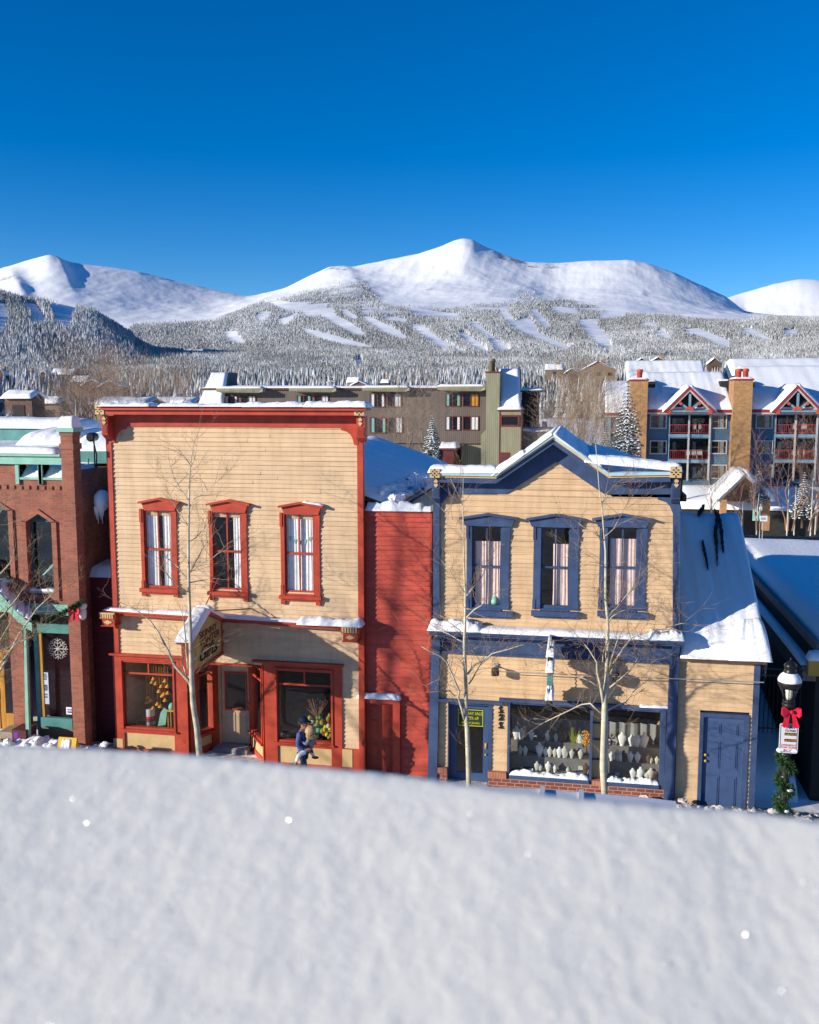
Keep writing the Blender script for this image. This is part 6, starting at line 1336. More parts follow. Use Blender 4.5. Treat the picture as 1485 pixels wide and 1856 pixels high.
# ================================================================ BLUE CONDOMINIUM
def blue_condo():
    Y=80; T=E('blue_condominium',(25,Y,-6),'blue lap-sided condominium with red balcony rails, brick chimneys and timbered snow-covered gables','building')
    def B(mb,a,b,c,d,y,th): mb.rb(a,b,c,d,y,th); return mb
    ybk=14
    # wall pieces around the balcony recesses
    m=MB(); bal=[(1213,1287),(1405,1481)]; rows=[(753,787),(795,833),(840,871)]
    for a,c in ((1172,1213),(1287,1405),(1481,1640)): B(m,a,745,c,905,Y,1.9)
    for r0,r1 in ((745,753),(787,795),(833,840),(871,905)):
        for a,c in bal: B(m,a,r0,c,r1,Y+.01,1.85)
    B(m,1172,745,1640,905,Y+1.95,10); wl=m.build('wall','condoblue',T)
    m=MB(); 
    for a,c in bal:
        for r0,r1 in ((787,793),(833,839)): B(m,a-1,r0,c+1,r1,Y-.15,.15)
        B(m,a-1,745,c+1,751,Y-.15,.15); B(m,a-2,745,a-.0,905,Y-.12,.11); B(m,c,745,c+2,905,Y-.12,.11)
    m.build('balcony_beam','condolt',T)
    m=MB()
    for x in (1248,1286,1441,1480): B(m,x-1.6,752,x+1.6,871,Y-.3,.14)
    m.build('balcony_post','whitepost',T)
    for a,c in bal:
        for r0,r1 in rows:
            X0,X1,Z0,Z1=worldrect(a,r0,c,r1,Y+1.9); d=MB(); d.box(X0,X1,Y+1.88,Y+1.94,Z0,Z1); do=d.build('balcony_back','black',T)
            g=MB(); g.box(X0+.3,X0+(X1-X0)*.42,Y+1.84,Y+1.86,Z0,Z1-.3); g.box(X0+(X1-X0)*.56,X0+(X1-X0)*.9,Y+1.84,Y+1.86,Z0,Z1-.3); g.build('sliding_door','glass_dark',do)
            cu=MB(); cu.box(X0+.35,X0+.7,Y+1.865,Y+1.875,Z0,Z1-.35); cu.box(X0+(X1-X0)*.58,X0+(X1-X0)*.66,Y+1.865,Y+1.875,Z0,Z1-.35); cu.build('curtain','grey',do)
    for a,c in bal:
        for t,b in ((769,785),(816,832)):
            X0,X1,Z0,Z1=worldrect(a+1,t,c-1,b,Y-.2); r=MB(); r.box(X0,X1,Y-.2,Y-.14,Z1-.09,Z1); r.box(X0,X1,Y-.2,Y-.14,Z0,Z0+.07); n=20
            for i in range(n): x=X0+(X1-X0)*(i+.5)/n; r.box(x-.015,x+.015,Y-.19,Y-.15,Z0+.07,Z1-.09)
            r.build('railing','railred',T)
            f=MB(); rs=random.Random(int(a+t)); 
            for k in range(3): x=X0+rs.uniform(.6,X1-X0-.6); z=worldrect(a,t,c,b,Y+.8)[2]; f.box(x-.25,x+.25,Y+.6,Y+1.1,z+.4,z+.46); f.box(x-.25,x+.25,Y+1.06,Y+1.1,z+.46,z+.95); [f.box(x+q-.02,x+q+.02,Y+.62,Y+.66,z,z+.4) for q in(-.22,.22)]
            f.build('balcony_chair','whitepost',T)
    for (a,c) in ((1178,1209),(1288,1318),(1370,1401),(1490,1520)):
        for (b,d) in ((751,777),(798,823),(842,868)):
            X0,X1,Z0,Z1=worldrect(a,b,c,d,Y); f=MB(); w=.11
            for q in ((X0,X1,Z1-w,Z1),(X0,X1,Z0,Z0+w),(X0,X0+w,Z0+w,Z1-w),(X1-w,X1,Z0+w,Z1-w)): f.box(q[0],q[1],Y-.1,Y-.003,q[2],q[3])
            fo=f.build('window','whitepost',T); s=MB(); s.box((X0+X1)/2-.06,(X0+X1)/2+.06,Y-.08,Y-.05,Z0+w,Z1-w); s.box(X0+w,X1-w,Y-.078,Y-.052,(Z0+Z1)/2-.03,(Z0+Z1)/2+.03); s.build('mullion','housetan',fo)
            MB().box(X0+w,X1-w,Y-.04,Y-.03,Z0+w,Z1-w).build('pane','glass_dark',fo); MB().box(X0+w,X1-w,Y-.012,Y-.004,Z0+w,Z1-w).build('room_dark_sheet','black',fo)  # the black sheet stands for unlit rooms behind the glass
            cu=MB(); cu.box((X0+X1)/2+.1,(X0+X1)/2+.5,Y-.028,Y-.02,Z0+w,Z1-w); cu.build('curtain','grey',fo)
    # main roof
    def roof(a,c,pe,pr,ye,yr,h,seed,name='roof_snow'):
        A=U(a,pe,ye); B_=U(c,pe,ye); C_=U(c,pr,yr); D_=U(a,pr,yr); zr=(C_.z+D_.z)/2; ze=(A.z+B_.z)/2
        s=MB(); s.slab((A.x,ye,ze),(B_.x,ye,ze),(B_.x,yr,zr),(A.x,yr,zr),h,60,16,seed,.12,pw=10); s.slab((A.x,yr,zr),(B_.x,yr,zr),(B_.x,yr+6,zr-3),(A.x,yr+6,zr-3),h,20,4,seed+1,.1); o=s.build(name,'snow',T,True)
        e=MB(); e.box(A.x,B_.x,ye-.05,ye+.2,ze-.32,ze-.02); e.build('eave','railred',o); k=MB(); k.box(A.x+.02,B_.x-.02,ye-.02,ye+.2,ze-.5,ze-.325); k.build('soffit','whitepost',o)
        m=MB(); m.prism([(A.x+.1,ye+3,ze-.1),(A.x+.1,yr,zr-.1),(A.x+.1,yr+6,zr-3.2),(A.x+.1,yr+6,ze-4),(A.x+.1,ye+3,ze-4)],(B_.x-A.x-.2,0,0)); m.build('gable_end','condoblue',o)
        return (A.x,B_.x,ze,zr)
    roof(1172,1330,742,676,Y-.9,Y+8,.45,3); roof(1357,1640,742,664,Y-.9,Y+9.5,.45,5)
    roof(1136,1282,690,656,Y+9,Y+14,.4,7); roof(1327,1640,680,654,Y+10,Y+15,.5,9)
    roof(1097,1172,748,692,Y+4,Y+10,.4,11)
    m=MB(); B(m,1097,748,1172,905,Y+4.3,8); m.build('left_wing_wall','condoblue',T); m=MB(); B(m,1100,752,1106,905,Y+4.1,.2); B(m,1128,752,1134,905,Y+4.1,.2); m.build('left_wing_post','condolt',T)
    for (xc,yt,xa,xb,yf) in ((1251,700,1205,1297,747),(1447,698,1402,1493,747)):
        pass
        yg=Y-1.6; f=MB(); f.pp([(xa,yf),(xc,yt),(xb,yf),(xb-4.5,yf),(xc,yt+5.5),(xa+4.5,yf)],yg,.3); fo=f.build('gable','railred',T)
        f=MB(); f.pp([(xa+4.5,yf),(xc,yt+5.5),(xb-4.5,yf),(xb-8,yf),(xc,yt+9.5),(xa+8,yf)],yg+.05,.25); f.build('barge_board','whitepost',fo)
        f=MB(); f.pp([(xa+9,yf),(xc,yt+11),(xb-9,yf)],yg+.9,.2); f.build('gable_recess','dark',fo)
        f=MB(); f.rb(xc-2,yt+14,xc+2,yf,yg+.1,.2); f.rb(xa+9,yf-3.5,xb-9,yf+.0,yg+.08,.2); f.pp([(xc-3,yf-3),(xc-21,yf-18),(xc-18,yf-20),(xc,yf-6)],yg+.12,.2); f.pp([(xc+3,yf-3),(xc+21,yf-18),(xc+18,yf-20),(xc,yf-6)],yg+.12,.2); f.build('truss','condolt',fo)
        f=MB(); 
        for (a,b,r) in ((xc,yf-3,8),):
            f.pp([(a+r*math.cos(t*math.pi/10),b-r*.95*math.sin(t*math.pi/10)) for t in range(11)],yg+.02,.2)
        for a in (xc-17,xc+17): f.pp([(a-3,yf-15),(a,yf-19),(a+4,yf-16),(a+1,yf-12)],yg+.02,.2)
        for a in (xa+9,xb-9): f.rb(a-3,yf-5,a+3,yf+4,yg+.02,.2)
        f.build('truss_plate','orangered',fo)
        P=U(xc,yt,yg); A=U(xa,yf,yg); Bq=U(xb,yf,yg); s=MB(); back=8
        zr=P.z+.05
        s.slab((A.x-.2,yg,A.z),(P.x,yg,zr),(P.x,yg+back,zr),(A.x-.2,yg+back,A.z),.4,14,16,int(xc),.12,pw=8); s.slab((P.x,yg,zr),(Bq.x+.2,yg,Bq.z),(Bq.x+.2,yg+back,Bq.z),(P.x,yg+back,zr),.4,14,16,int(xc)+1,.12,pw=8); s.build('gable_snow','snow',fo,True)
    for (a,c,t,b) in ((1141,1172,690,905),(1327,1361,689,905)):
        m=MB(); X0,X1,Z0,Z1=worldrect(a,t,c,b,Y-1.6); m.box(X0,X1,Y-1.6,Y+2,Z0,Z1); co=m.build('chimney','brick_tan',T); m=MB(); m.box(X0-.1,X1+.1,Y-1.7,Y+2.1,Z1,Z1+.15); m.build('chimney_cap','railred',co)
        m=MB()
        for fx in ((.55,) if a<1200 else (.35,.72)): m.lathe([(.28,0),(.28,.75),(.34,.78),(.34,1.0),(.2,1.05)],(X0+(X1-X0)*fx,Y,Z1+.15),10)
        m.build('flue','orangered',co,True); s=MB(); s.slab((X0-.1,Y-1.7,Z1+.15),(X1+.1,Y-1.7,Z1+.15),(X1+.1,Y+2,Z1+.15),(X0-.1,Y+2,Z1+.15),.18,8,6,4,.2); s.build('chimney_snow','snow',co,True)
    for (a,b,c,d) in ((1174,691,1188,702),(1306,690,1322,700),(1361,692,1368,702)):
        X0,X1,Z0,Z1=worldrect(a,b,c,d,Y+3); m=MB(); m.box(X0,X1,Y+3,Y+6,Z0,Z1); o=m.build('dormer','dark',T)
        s=MB(); s.slab((X0-.1,Y+2.9,Z1),(X1+.1,Y+2.9,Z1),(X1+.1,Y+6,Z1),(X0-.1,Y+6,Z1),.2,8,4,3,.2); s.build('dormer_snow','snow',o,True)
    # low snow-roofed arcade and the entrance portico in front
    s=MB(); A=U(1236,922,Y-7); s.slab((A.x,Y-7,A.z),(U(1640,922,Y-7).x,Y-7,A.z),(U(1640,900,Y-1).x,Y-1,A.z+1.6),(A.x,Y-1,A.z+1.6),.5,60,10,4,.15); ao=s.build('arcade_snow','snow',T,True)
    m=MB(); m.box(A.x,U(1640,922,Y-7).x,Y-6.6,Y-1,A.z-2.5,A.z-.02); m.build('arcade','dark',ao)
    yg=Y-9; f=MB(); f.pp([(1299,909),(1352,857),(1405,909),(1399,909),(1352,864),(1305,909)],yg,.5); po=f.build('portico','whitepost',T)
    s=MB(); P=U(1352,857,yg); A=U(1297,909,yg); B_=U(1407,909,yg); s.slab((A.x,yg-.2,A.z),(P.x,yg-.2,P.z),(P.x,yg+7,P.z),(A.x,yg+7,A.z),.45,14,10,1,.12); s.slab((P.x,yg-.2,P.z),(B_.x,yg-.2,B_.z),(B_.x,yg+7,B_.z),(P.x,yg+7,P.z),.45,14,10,2,.12); s.build('portico_snow','snow',po,True)
    m=MB(); m.rb(1384,906,1396,962,yg,.8); m.rb(1306,906,1317,962,yg,.8); m.build('brick_column','brick_tan',po); m=MB(); m.pp([(1306,909),(1352,866),(1398,909)],yg+1.2,.3); m.build('portico_gable','housebrown',po)
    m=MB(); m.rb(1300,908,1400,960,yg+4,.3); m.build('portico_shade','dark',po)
blue_condo()
m=MB(); q=U(1371,933,68); m.box(q.x-.3,q.x+.3,q.y,q.y+.05,q.z-.55,q.z+.55); so=tag(m.build('banner_sign','mint'),'small mint banner sign on an aspen before the blue condominium portico','sign'); MB().box(q.x-.15,q.x+.15,q.y-.02,q.y-.001,q.z-.1,q.z+.25).build('emblem','navy',so); MB().tube([(q.x+.4,q.y+.1,q.z+1),(q.x+.4,q.y+.1,q.z-3.5)],.06,6).build('pole','grey',so)
q=U(1384,940,67); m=MB(); m.box(q.x-.35,q.x+.35,q.y,q.y+.05,q.z-.25,q.z+.25); so=tag(m.build('notice_sign','signwhite'),'small white notice sign beside the brick column of the portico','sign'); MB().box(q.x-.2,q.x+.2,q.y-.02,q.y-.001,q.z-.1,q.z+.1).build('symbol','grey',so); MB().tube([(q.x,q.y+.1,q.z+.2),(q.x,q.y+.1,q.z-2.5)],.05,6).build('pole','grey',so)
# ================================================================ SMALL FAR HOUSES
def house(x0,x1,pr,pe,pb,Y,wall,label,chim=True,front=False,seed=0):
    dp=(x1-x0)*(Y+D)/F*.8; A=U(x0,pe,Y); B=U(x1,pe,Y); b=U(x0,pb,Y).z; rz=U((x0+x1)/2,pr,Y+(0 if front else dp/2)).z; ze=A.z
    T=E('house',((A.x+B.x)/2,Y,b-2),label,'house','snow-covered houses among the trees')
    w=MB(); w.box(A.x+.3,B.x-.3,Y,Y+dp,b-2,ze); xm=(A.x+B.x)/2
    if front: w.prism([(A.x+.3,Y+.001,ze),(xm,Y+.001,rz),(B.x-.3,Y+.001,ze)],(0,dp-.002,0))
    else: w.prism([(A.x+.31,Y,ze),(A.x+.31,Y+dp/2,rz-.1),(A.x+.31,Y+dp,ze)],(B.x-A.x-.62,0,0))
    w.build('walls',wall,T); s=MB(); h=max(.35,(Y+D)/F*2.2)
    if front: s.slab((A.x,Y-.5,ze),(xm,Y-.5,rz),(xm,Y+dp+.3,rz),(A.x,Y+dp+.3,ze),h,8,8,seed,.2,pw=8); s.slab((xm,Y-.5,rz),(B.x,Y-.5,ze),(B.x,Y+dp+.3,ze),(xm,Y+dp+.3,rz),h,8,8,seed+1,.2,pw=8)
    else: s.slab((A.x,Y-.5,ze),(B.x,Y-.5,ze),(B.x,Y+dp/2,rz),(A.x,Y+dp/2,rz),h,12,8,seed,.2,pw=8); s.slab((A.x,Y+dp/2,rz),(B.x,Y+dp/2,rz),(B.x,Y+dp+.4,ze),(A.x,Y+dp+.4,ze),h,8,4,seed,.2)
    s.build('roof_snow','snow',T,True)
    n=max(1,int((B.x-A.x)/4)); 
    for i in range(n):
        x=A.x+.3+(B.x-A.x-.6)*(i+.5)/n; f=MB(); f.box(x-.7,x+.7,Y-.06,Y-.003,ze-1.9,ze-.7); f.build('window','dark',T)
    if chim: c=MB(); x=A.x+(B.x-A.x)*.65; k=(Y+D)/F*3; c.box(x-k,x+k,Y+dp*.3,Y+dp*.3+2*k,ze,rz+k*1.4); c.build('chimney','brick_tan',T)
HL=[(4,62,710,722,742,70,'housebrown','low brown house with a broad snowy roof at the far left',True,False),(64,112,722,731,745,75,'housetan','small snow-roofed house right of the low brick one at the far left',True,False),
(38,62,671,683,692,330,'housebrown','dark house with steep snowy roof among trees, leftmost on the slope',True,True),(70,88,672,680,690,320,'housebrown','small dark gabled house on the left slope between two larger ones',False,True),(90,134,668,679,688,340,'housetan','wide tan house with snowy gable roof on the left slope',True,False),
(128,160,681,692,700,250,'housetan','snow-roofed house halfway down the left slope',False,False),(145,190,688,699,708,230,'housebrown','brown house with low snowy roof down the left slope',True,True),(176,222,690,701,711,210,'housebrown','brown house with red-edged sloping roof at the right of the left slope group',False,True),
(165,270,722,732,745,95,'housetan','long low snow-roofed house just above the left end of the red cornice',True,False),(270,352,722,731,742,105,'housebrown','long low brown house with snowy roof left of the brown condominium',False,False),(-8,10,668,680,690,300,'housebrown','house cut off by the left edge with a red chimney',True,True),
(588,612,690,697,705,330,'housebrown','small snowy gabled house above the middle of the brown condominium',False,True),(628,652,684,693,702,300,'housetan','bright snow-roofed house above the brown condominium, second from left',False,False),(634,668,691,699,706,290,'housebrown','brown house with pale gable just above the brown condominium',False,True),(690,706,688,694,704,310,'housebrown','brown house with a square brick chimney above the brown condominium',True,False),
(988,1022,660,670,680,380,'housetan','snow-roofed tan house above the thicket between the condominiums',True,False),(1022,1052,668,677,686,360,'housebrown','brown house second above the thicket between the condominiums',False,True),(1052,1118,654,672,686,350,'housetan','wide tan house with rust-coloured gables above the thicket',True,True),
(1150,1178,649,657,666,420,'housebrown','small snowy gabled house over the ridge of the blue condominium, left one',False,True),(1176,1212,647,657,666,430,'housebrown','double gabled snowy house over the ridge of the blue condominium',True,True),(1282,1310,648,660,672,400,'housebrown','dark brown house between the two ridges of the blue condominium',False,True),(1410,1445,652,657,664,420,'housebrown','low snowy house over the right ridge of the blue condominium',True,True)]
for i,h in enumerate(HL): house(h[0],h[1],h[2],h[3],h[4],h[5],h[6],h[7],h[8],h[9],i*3)
# ================================================================ TERRAIN
def lerp(x,xs,ys): return np.interp(x,xs,ys)
az=np.concatenate([np.arange(-180,-44,4),np.arange(-44,-28,.5),np.arange(-28,34,.055),np.arange(34,46,.5),np.arange(46,180.1,4)]); az=np.radians(az)  # measured from the camera axis
pxc=CX+F*np.tan(np.clip(az,-1.2,1.2))/math.cos(PITCH); pxc=np.clip(pxc,-500,2100)
Rr=np.concatenate([np.array([.5,4,8,12,16,20,23,26,30,35,42,50,60,75,90,110,135]),np.geomspace(165,2000,60),np.geomspace(2050,4400,90),np.geomspace(4450,8000,130),np.geomspace(8100,12000,24)])
sil=lerp(pxc,[-500,-200,0,50,100,140,215,260,330,400,450,470,520,560,600,640,700,760,800,822,840,856,870,910,950,1000,1060,1130,1170,1220,1270,1310,1345,1400,1500,1800,2100],[560,520,495,480,471,479,489,496,515,530,540,537,525,505,487,486,474,461,449,439,435,438,447,465,480,482,477,475,482,500,522,541,570,577,582,590,590])
farr=lerp(pxc,[0,1200,1250,1310,1360,1400,1440,1470,1485,1560,1700,2100],[640,600,570,541,525,514,507,508,512,520,545,560])
farr=np.where(pxc<1220,sil+30,farr)
y55=lerp(pxc,[-500,0,100,200,300,400,470,520,560,640,700,760,840,900,1000,1100,1200,1300,1345,1485,2100],[560,545,522,536,552,558,547,534,522,507,520,513,500,510,527,520,536,560,573,579,590])
y45=lerp(pxc,[-500,0,200,300,400,470,560,640,800,930,1100,1200,1345,1485,2100],[600,598,590,585,577,560,549,546,553,551,562,568,576,582,600])
y30=lerp(pxc,[-500,0,100,200,235,300,400,600,800,1000,1485,2100],[615,612,612,618,625,628,622,601,600,602,606,610])
y25=lerp(pxc,[-500,0,50,100,170,200,235,280,400,600,800,1000,1485,2100],[535,537,545,555,569,584,606,633,640,632,628,625,628,630])
y14=np.full_like(pxc,662.); y7=np.full_like(pxc,700.)
def gs(v,s):
    k=np.exp(-.5*(np.arange(-4*s,4*s+1)/s)**2); k/=k.sum(); return np.convolve(np.pad(v,4*s,mode='edge'),k,'valid')
sil=gs(sil,2); farr=np.where(pxc<1220,farr,gs(farr,4)); y55,y45,y30=gs(y55,14),gs(y45,14),gs(y30,14); y25=gs(y25,5)
def dz_at(y,r,a):
    fh=r*np.cos(a); fh=np.where(np.abs(a)>1.1,r*.45,fh); t=(CY-y)/F
    return fh*(t*math.cos(PITCH)-math.sin(PITCH))/(math.cos(PITCH)+t*math.sin(PITCH))
RK=np.array([135,260,430,700,1400,2500,2950,4500,5500,6500,7300,8500,9600,12000.])
Z=np.zeros((len(RK),len(az))); Z[0]=-5.2; Z[1]=-4.6; 
for i,(y,r) in enumerate(((y7*0+716,430),(y7,700),(y14,1400),(y25,2500),(y30,2950),(y45,4500),(y55,5500),(sil,6500),(sil+26,7300),(farr,8500),(farr+30,9600),(farr+60,12000))): Z[i+2]=H+dz_at(y,r,az)
Z[12]=np.minimum(Z[12],Z[11]-50); Z[13]=Z[12]-200
behind=np.abs(az)>1.0; 
lR=np.log(Rr); lK=np.log(RK); TZ=np.zeros((len(Rr),len(az)))
# smooth monotone-ish interpolation between the surveyed distances
for j in range(len(Rr)):
    k=np.searchsorted(lK,lR[j])-1
    if k<0: TZ[j]=Z[0]; continue
    k=min(k,len(RK)-2); t=(lR[j]-lK[k])/(lK[k+1]-lK[k]); h=lK[k+1]-lK[k]
    m0=(Z[k+1]-Z[max(k-1,0)])/(lK[k+1]-lK[max(k-1,0)]); m1=(Z[min(k+2,len(RK)-1)]-Z[k])/(lK[min(k+2,len(RK)-1)]-lK[k])
    if k+1==9: m1=np.zeros_like(m1)
    if k==9: m0=np.zeros_like(m0)
    if k+1==5: m1=np.where(pxc<245,0,m1)
    if k==5: m0=np.where(pxc<245,0,m0)
    t2,t3=t*t,t**3; TZ[j]=(2*t3-3*t2+1)*Z[k]+(t3-2*t2+t)*h*m0+(-2*t3+3*t2)*Z[k+1]+(t3-t2)*h*m1
AA,RR=np.meshgrid(az,Rr); 
wa=AA-YAW  # world azimuth (clockwise from +Y)
WX=RR*np.sin(wa); WY=-D+RR*np.cos(wa)
# value noise
def vnoise(x,y,seed):
    rg=np.random.RandomState(seed); tab=rg.rand(256,256); xi=np.floor(x).astype(int); yi=np.floor(y).astype(int); fx=x-xi; fy=y-yi; fx=fx*fx*(3-2*fx); fy=fy*fy*(3-2*fy)
    g=lambda a,b: tab[a%256,b%256]
    return (g(xi,yi)*(1-fx)+g(xi+1,yi)*fx)*(1-fy)+(g(xi,yi+1)*(1-fx)+g(xi+1,yi+1)*fx)*fy
def fbm(x,y,seed,o=5,ridge=False):
    s=0;a=1;n=0
    for i in range(o):
        v=vnoise(x*2**i+i*17.3,y*2**i+i*9.1,seed+i); v=1-abs(2*v-1) if ridge else 2*v-1
        s=s+a*v; n+=a; a*=.5
    return s/n
amp=np.interp(RR,[0,300,900,2500,3500,4500,5500,6200,6500,7000,8300,8500,12000],[0,0,5,14,26,16,18,13,6,30,14,10,30])
NZ=fbm(WX/520,WY/520,3)*amp+ (fbm(WX/900+7,WY/1500,11,5,True)-.5)*amp*1.5*np.clip((RR-3500)/1500,0,1)
TZ=TZ+NZ
TZ=TZ+(fbm(WX/110,WY/190,19,4,True)-.5)*np.interp(RR,[0,4400,5200,6100,6500,7000],[0,0,6,6,4,5])
# the two shaded spurs of the left-hand peak
def spur(px0,r0,w,ht,sgn=1):
    global TZ
    PXm=np.broadcast_to(pxc,RR.shape); u=(PXm-px0-(6500-RR)*.03)/w; prof=np.where(u<0,np.exp(-u*u*.25),np.exp(-u*u*4)); TZ=TZ+ht*prof*np.exp(-((RR-r0)/500.)**2)
spur(105,6000,30,26); spur(12,5600,40,40); spur(615,6050,30,14)
# street level near the camera
gx=np.clip(WX,-40,30); streetz=G0+GS*gx-.05
f=np.clip((WY-14)/30,0,1); f=f*f*(3-2*f); near=streetz*(1-f)+(-4.8)*f+.25*fbm(WX/6,WY/6,5)*np.clip((WY-3)/5,0,1)
b=np.clip((RR-135)/60,0,1); TZ=near*(1-b)+TZ*b
def px_of(X,Y_,Z_):
    q=np.stack([X-CAM.x,Y_-CAM.y,Z_-CAM.z],-1); w=q@np.array(fw); return CX+F*(q@np.array(rt))/w, CY-F*(q@np.array(up))/w, w
PXX,PYY,WW=px_of(WX,WY,TZ)
runs=[[(35,546),(66,551),(83,577),(81,584),(56,584),(58,561)],[(83,551),(139,556),(124,594),(98,584),(101,566)],[(-10,546),(10,551),(17,574),(5,592),(15,602),(-10,604)],[(404,602),(429,599),(432,609),(452,622),(421,619)],
[(543,592),(606,607),(656,622),(689,632),(651,630),(596,617),(555,602)],[(588,561),(636,584),(666,607),(641,604),(601,582),(575,566)],[(470,564),(492,564),(480,579),(462,577)],[(510,577),(545,562),(535,572),(520,587),(500,582)],[(682,584),(707,589),(747,617),(717,607)],
[(742,587),(765,587),(790,607),(813,632),(826,637),(800,635),(780,617),(755,597)],[(831,599),(851,607),(881,630),(887,640),(866,637),(841,617)],[(887,605),(907,617),(929,637),(897,637),(884,615)],[(922,589),(952,574),(965,579),(977,602),(1038,632),(1028,637),(1003,630),(962,607)],
[(1046,579),(1083,577),(1083,589),(1104,612),(1114,637),(1096,637),(1078,622),(1058,594)],[(1232,597),(1265,594),(1323,617),(1321,632),(1306,632),(1275,610)],[(1338,594),(1361,594),(1414,622),(1381,615)],[(480,540),(560,552),(600,548),(580,560),(520,562)],[(150,664),(200,660),(240,668),(190,672)],[(690,570),(740,578),(735,583),(700,577)],[(640,650),(655,650),(662,672),(648,672)],[(655,573),(668,572),(722,598),(740,613),(727,613),(690,598)],[(905,560),(918,560),(943,592),(927,592)],[(848,583),(863,582),(893,607),(878,607)],[(1000,554),(1045,560),(1050,568),(1005,563)],[(540,564),(600,557),(612,565),(560,572)],[(1085,566),(1130,564),(1135,571),(1090,574)],[(745,557),(830,569),(830,576),(745,565)],[(960,560),(972,560),(1000,590),(985,592)],[(1180,600),(1200,598),(1222,614),(1205,615)],[(615,560),(628,560),(650,575),(640,577)],[(1420,598),(1440,596),(1450,606),(1425,606)],[(1160,582),(1195,585),(1190,591),(1165,588)],[(795,612),(850,640),(838,640),(790,618)],[(330,632),(370,634),(366,640),(335,638)]]
def inpoly(x,y,poly):
    c=np.zeros(x.shape,bool); n=len(poly); j=n-1
    for i in range(n):
        xi,yi=poly[i]; xj,yj=poly[j]
        with np.errstate(all='ignore'): c^=((yi>y)!=(yj>y))&(x<(xj-xi)*(y-yi)/(yj-yi+1e-9)+xi)
        j=i
    return c
tl=lambda x: np.interp(x,[-500,0,30,100,170,235,240,300,400,454,500,560,610,660,700,760,850,925,1000,1060,1100,1200,1345,1400,1485,2100],[545,530,538,552,568,606,588,584,578,551,540,525,514,507,551,556,550,548,545,560,563,570,577,572,575,580])
def forest_density(px,py,X,Y_,r):
    # lower slopes wooded; thinning out towards the tree line; ski runs cut through
    jx=10*fbm(X/160,Y_/160,31,3); t=tl(px+jx); d=np.clip((py-t+5*fbm(X/220,Y_/220,41,4))/9,0,1)
    # open bowls between
    d=np.where((px>655)&(px<930)&(py<585)&(py>545),d*np.clip(.35+1.3*fbm(X/150,Y_/150,51,4)+(py-560)/40,0,1),d)
    d=np.where((px>480)&(px<660)&(py<560),d*np.clip(.55+1.2*fbm(X/150,Y_/150,51,4),0,1),d)
    # dark spur of trees running up right of the bowl
    qx=px+26*fbm(X/180,Y_/180,63,3); spw=np.clip((qx-925)/40,0,1)*np.clip((1120-qx)/50,0,1)*np.clip((py-520-(qx-925)*.2+6*fbm(X/70,Y_/70,64,3))/10,0,1)*(py<558); d=np.maximum(d,spw*np.clip(.35+1.5*fbm(X/110,Y_/110,61,3),0,1))
    jj=4*fbm(X/90,Y_/90,71,3); ins=np.zeros(px.shape,bool)
    for rp in runs: ins|=inpoly(px+jj*.5,py+jj*.3,rp)|inpoly(px+jj*.5,py-5*(r>900)+jj*.3,rp)
    d=np.where(ins&(r>900),0,d); d=np.where(r>6300,0,d); d=np.where((px<240)&(r>3100)&(py<590),0,d)
    return d
FD=forest_density(PXX,PYY,WX,WY,RR); FD=np.where(RR<330,0,FD); FD=np.where(np.abs(AA)>.8,.7*(RR>330)*(RR<4500),FD)
rockm=np.interp(RR,[0,4300,5200,6500,9000],[0,0,.85,1.0,.9])*1.0
rk=np.clip(fbm(WX/260,WY/420,81,5)*1.0+.42+.45*(np.exp(-((PXX-450)/55)**2)+np.exp(-((PXX-620)/35)**2)+.5*np.exp(-((PXX-900)/120)**2))*np.exp(-((RR-6050)/420)**2),0,1.6)*rockm
nr,na=RR.shape
verts=np.stack([WX,WY,TZ],-1).reshape(-1,3)
i0=(np.arange(nr-1)[:,None]*na+np.arange(na-1)[None,:]).ravel(); quads=np.stack([i0,i0+1,i0+na+1,i0+na],-1)
def npmesh(name,verts,faces,mat,attrs={},smooth=True,nv=4):
    me=bpy.data.meshes.new(name); me.vertices.add(len(verts)); me.vertices.foreach_set('co',verts.astype(np.float32).ravel()); nf=len(faces); me.loops.add(nf*nv); me.loops.foreach_set('vertex_index',faces.astype(np.int32).ravel()); me.polygons.add(nf)
    me.polygons.foreach_set('loop_start',np.arange(0,nf*nv,nv,dtype=np.int32)); me.polygons.foreach_set('loop_total',np.full(nf,nv,np.int32)); me.polygons.foreach_set('use_smooth',np.full(nf,smooth))
    me.update(calc_edges=True)
    for k,v in attrs.items(): a=me.attributes.new(k,'FLOAT','POINT'); a.data.foreach_set('value',v.astype(np.float32).ravel())
    me.materials.append(M[mat]); o=bpy.data.objects.new(name,me); COL.objects.link(o); return o
o=npmesh('mountain_terrain',verts,quads[:,::-1],'terrain',{'forest':np.clip(FD,0,1),'rock':rk}); o['kind']='structure'
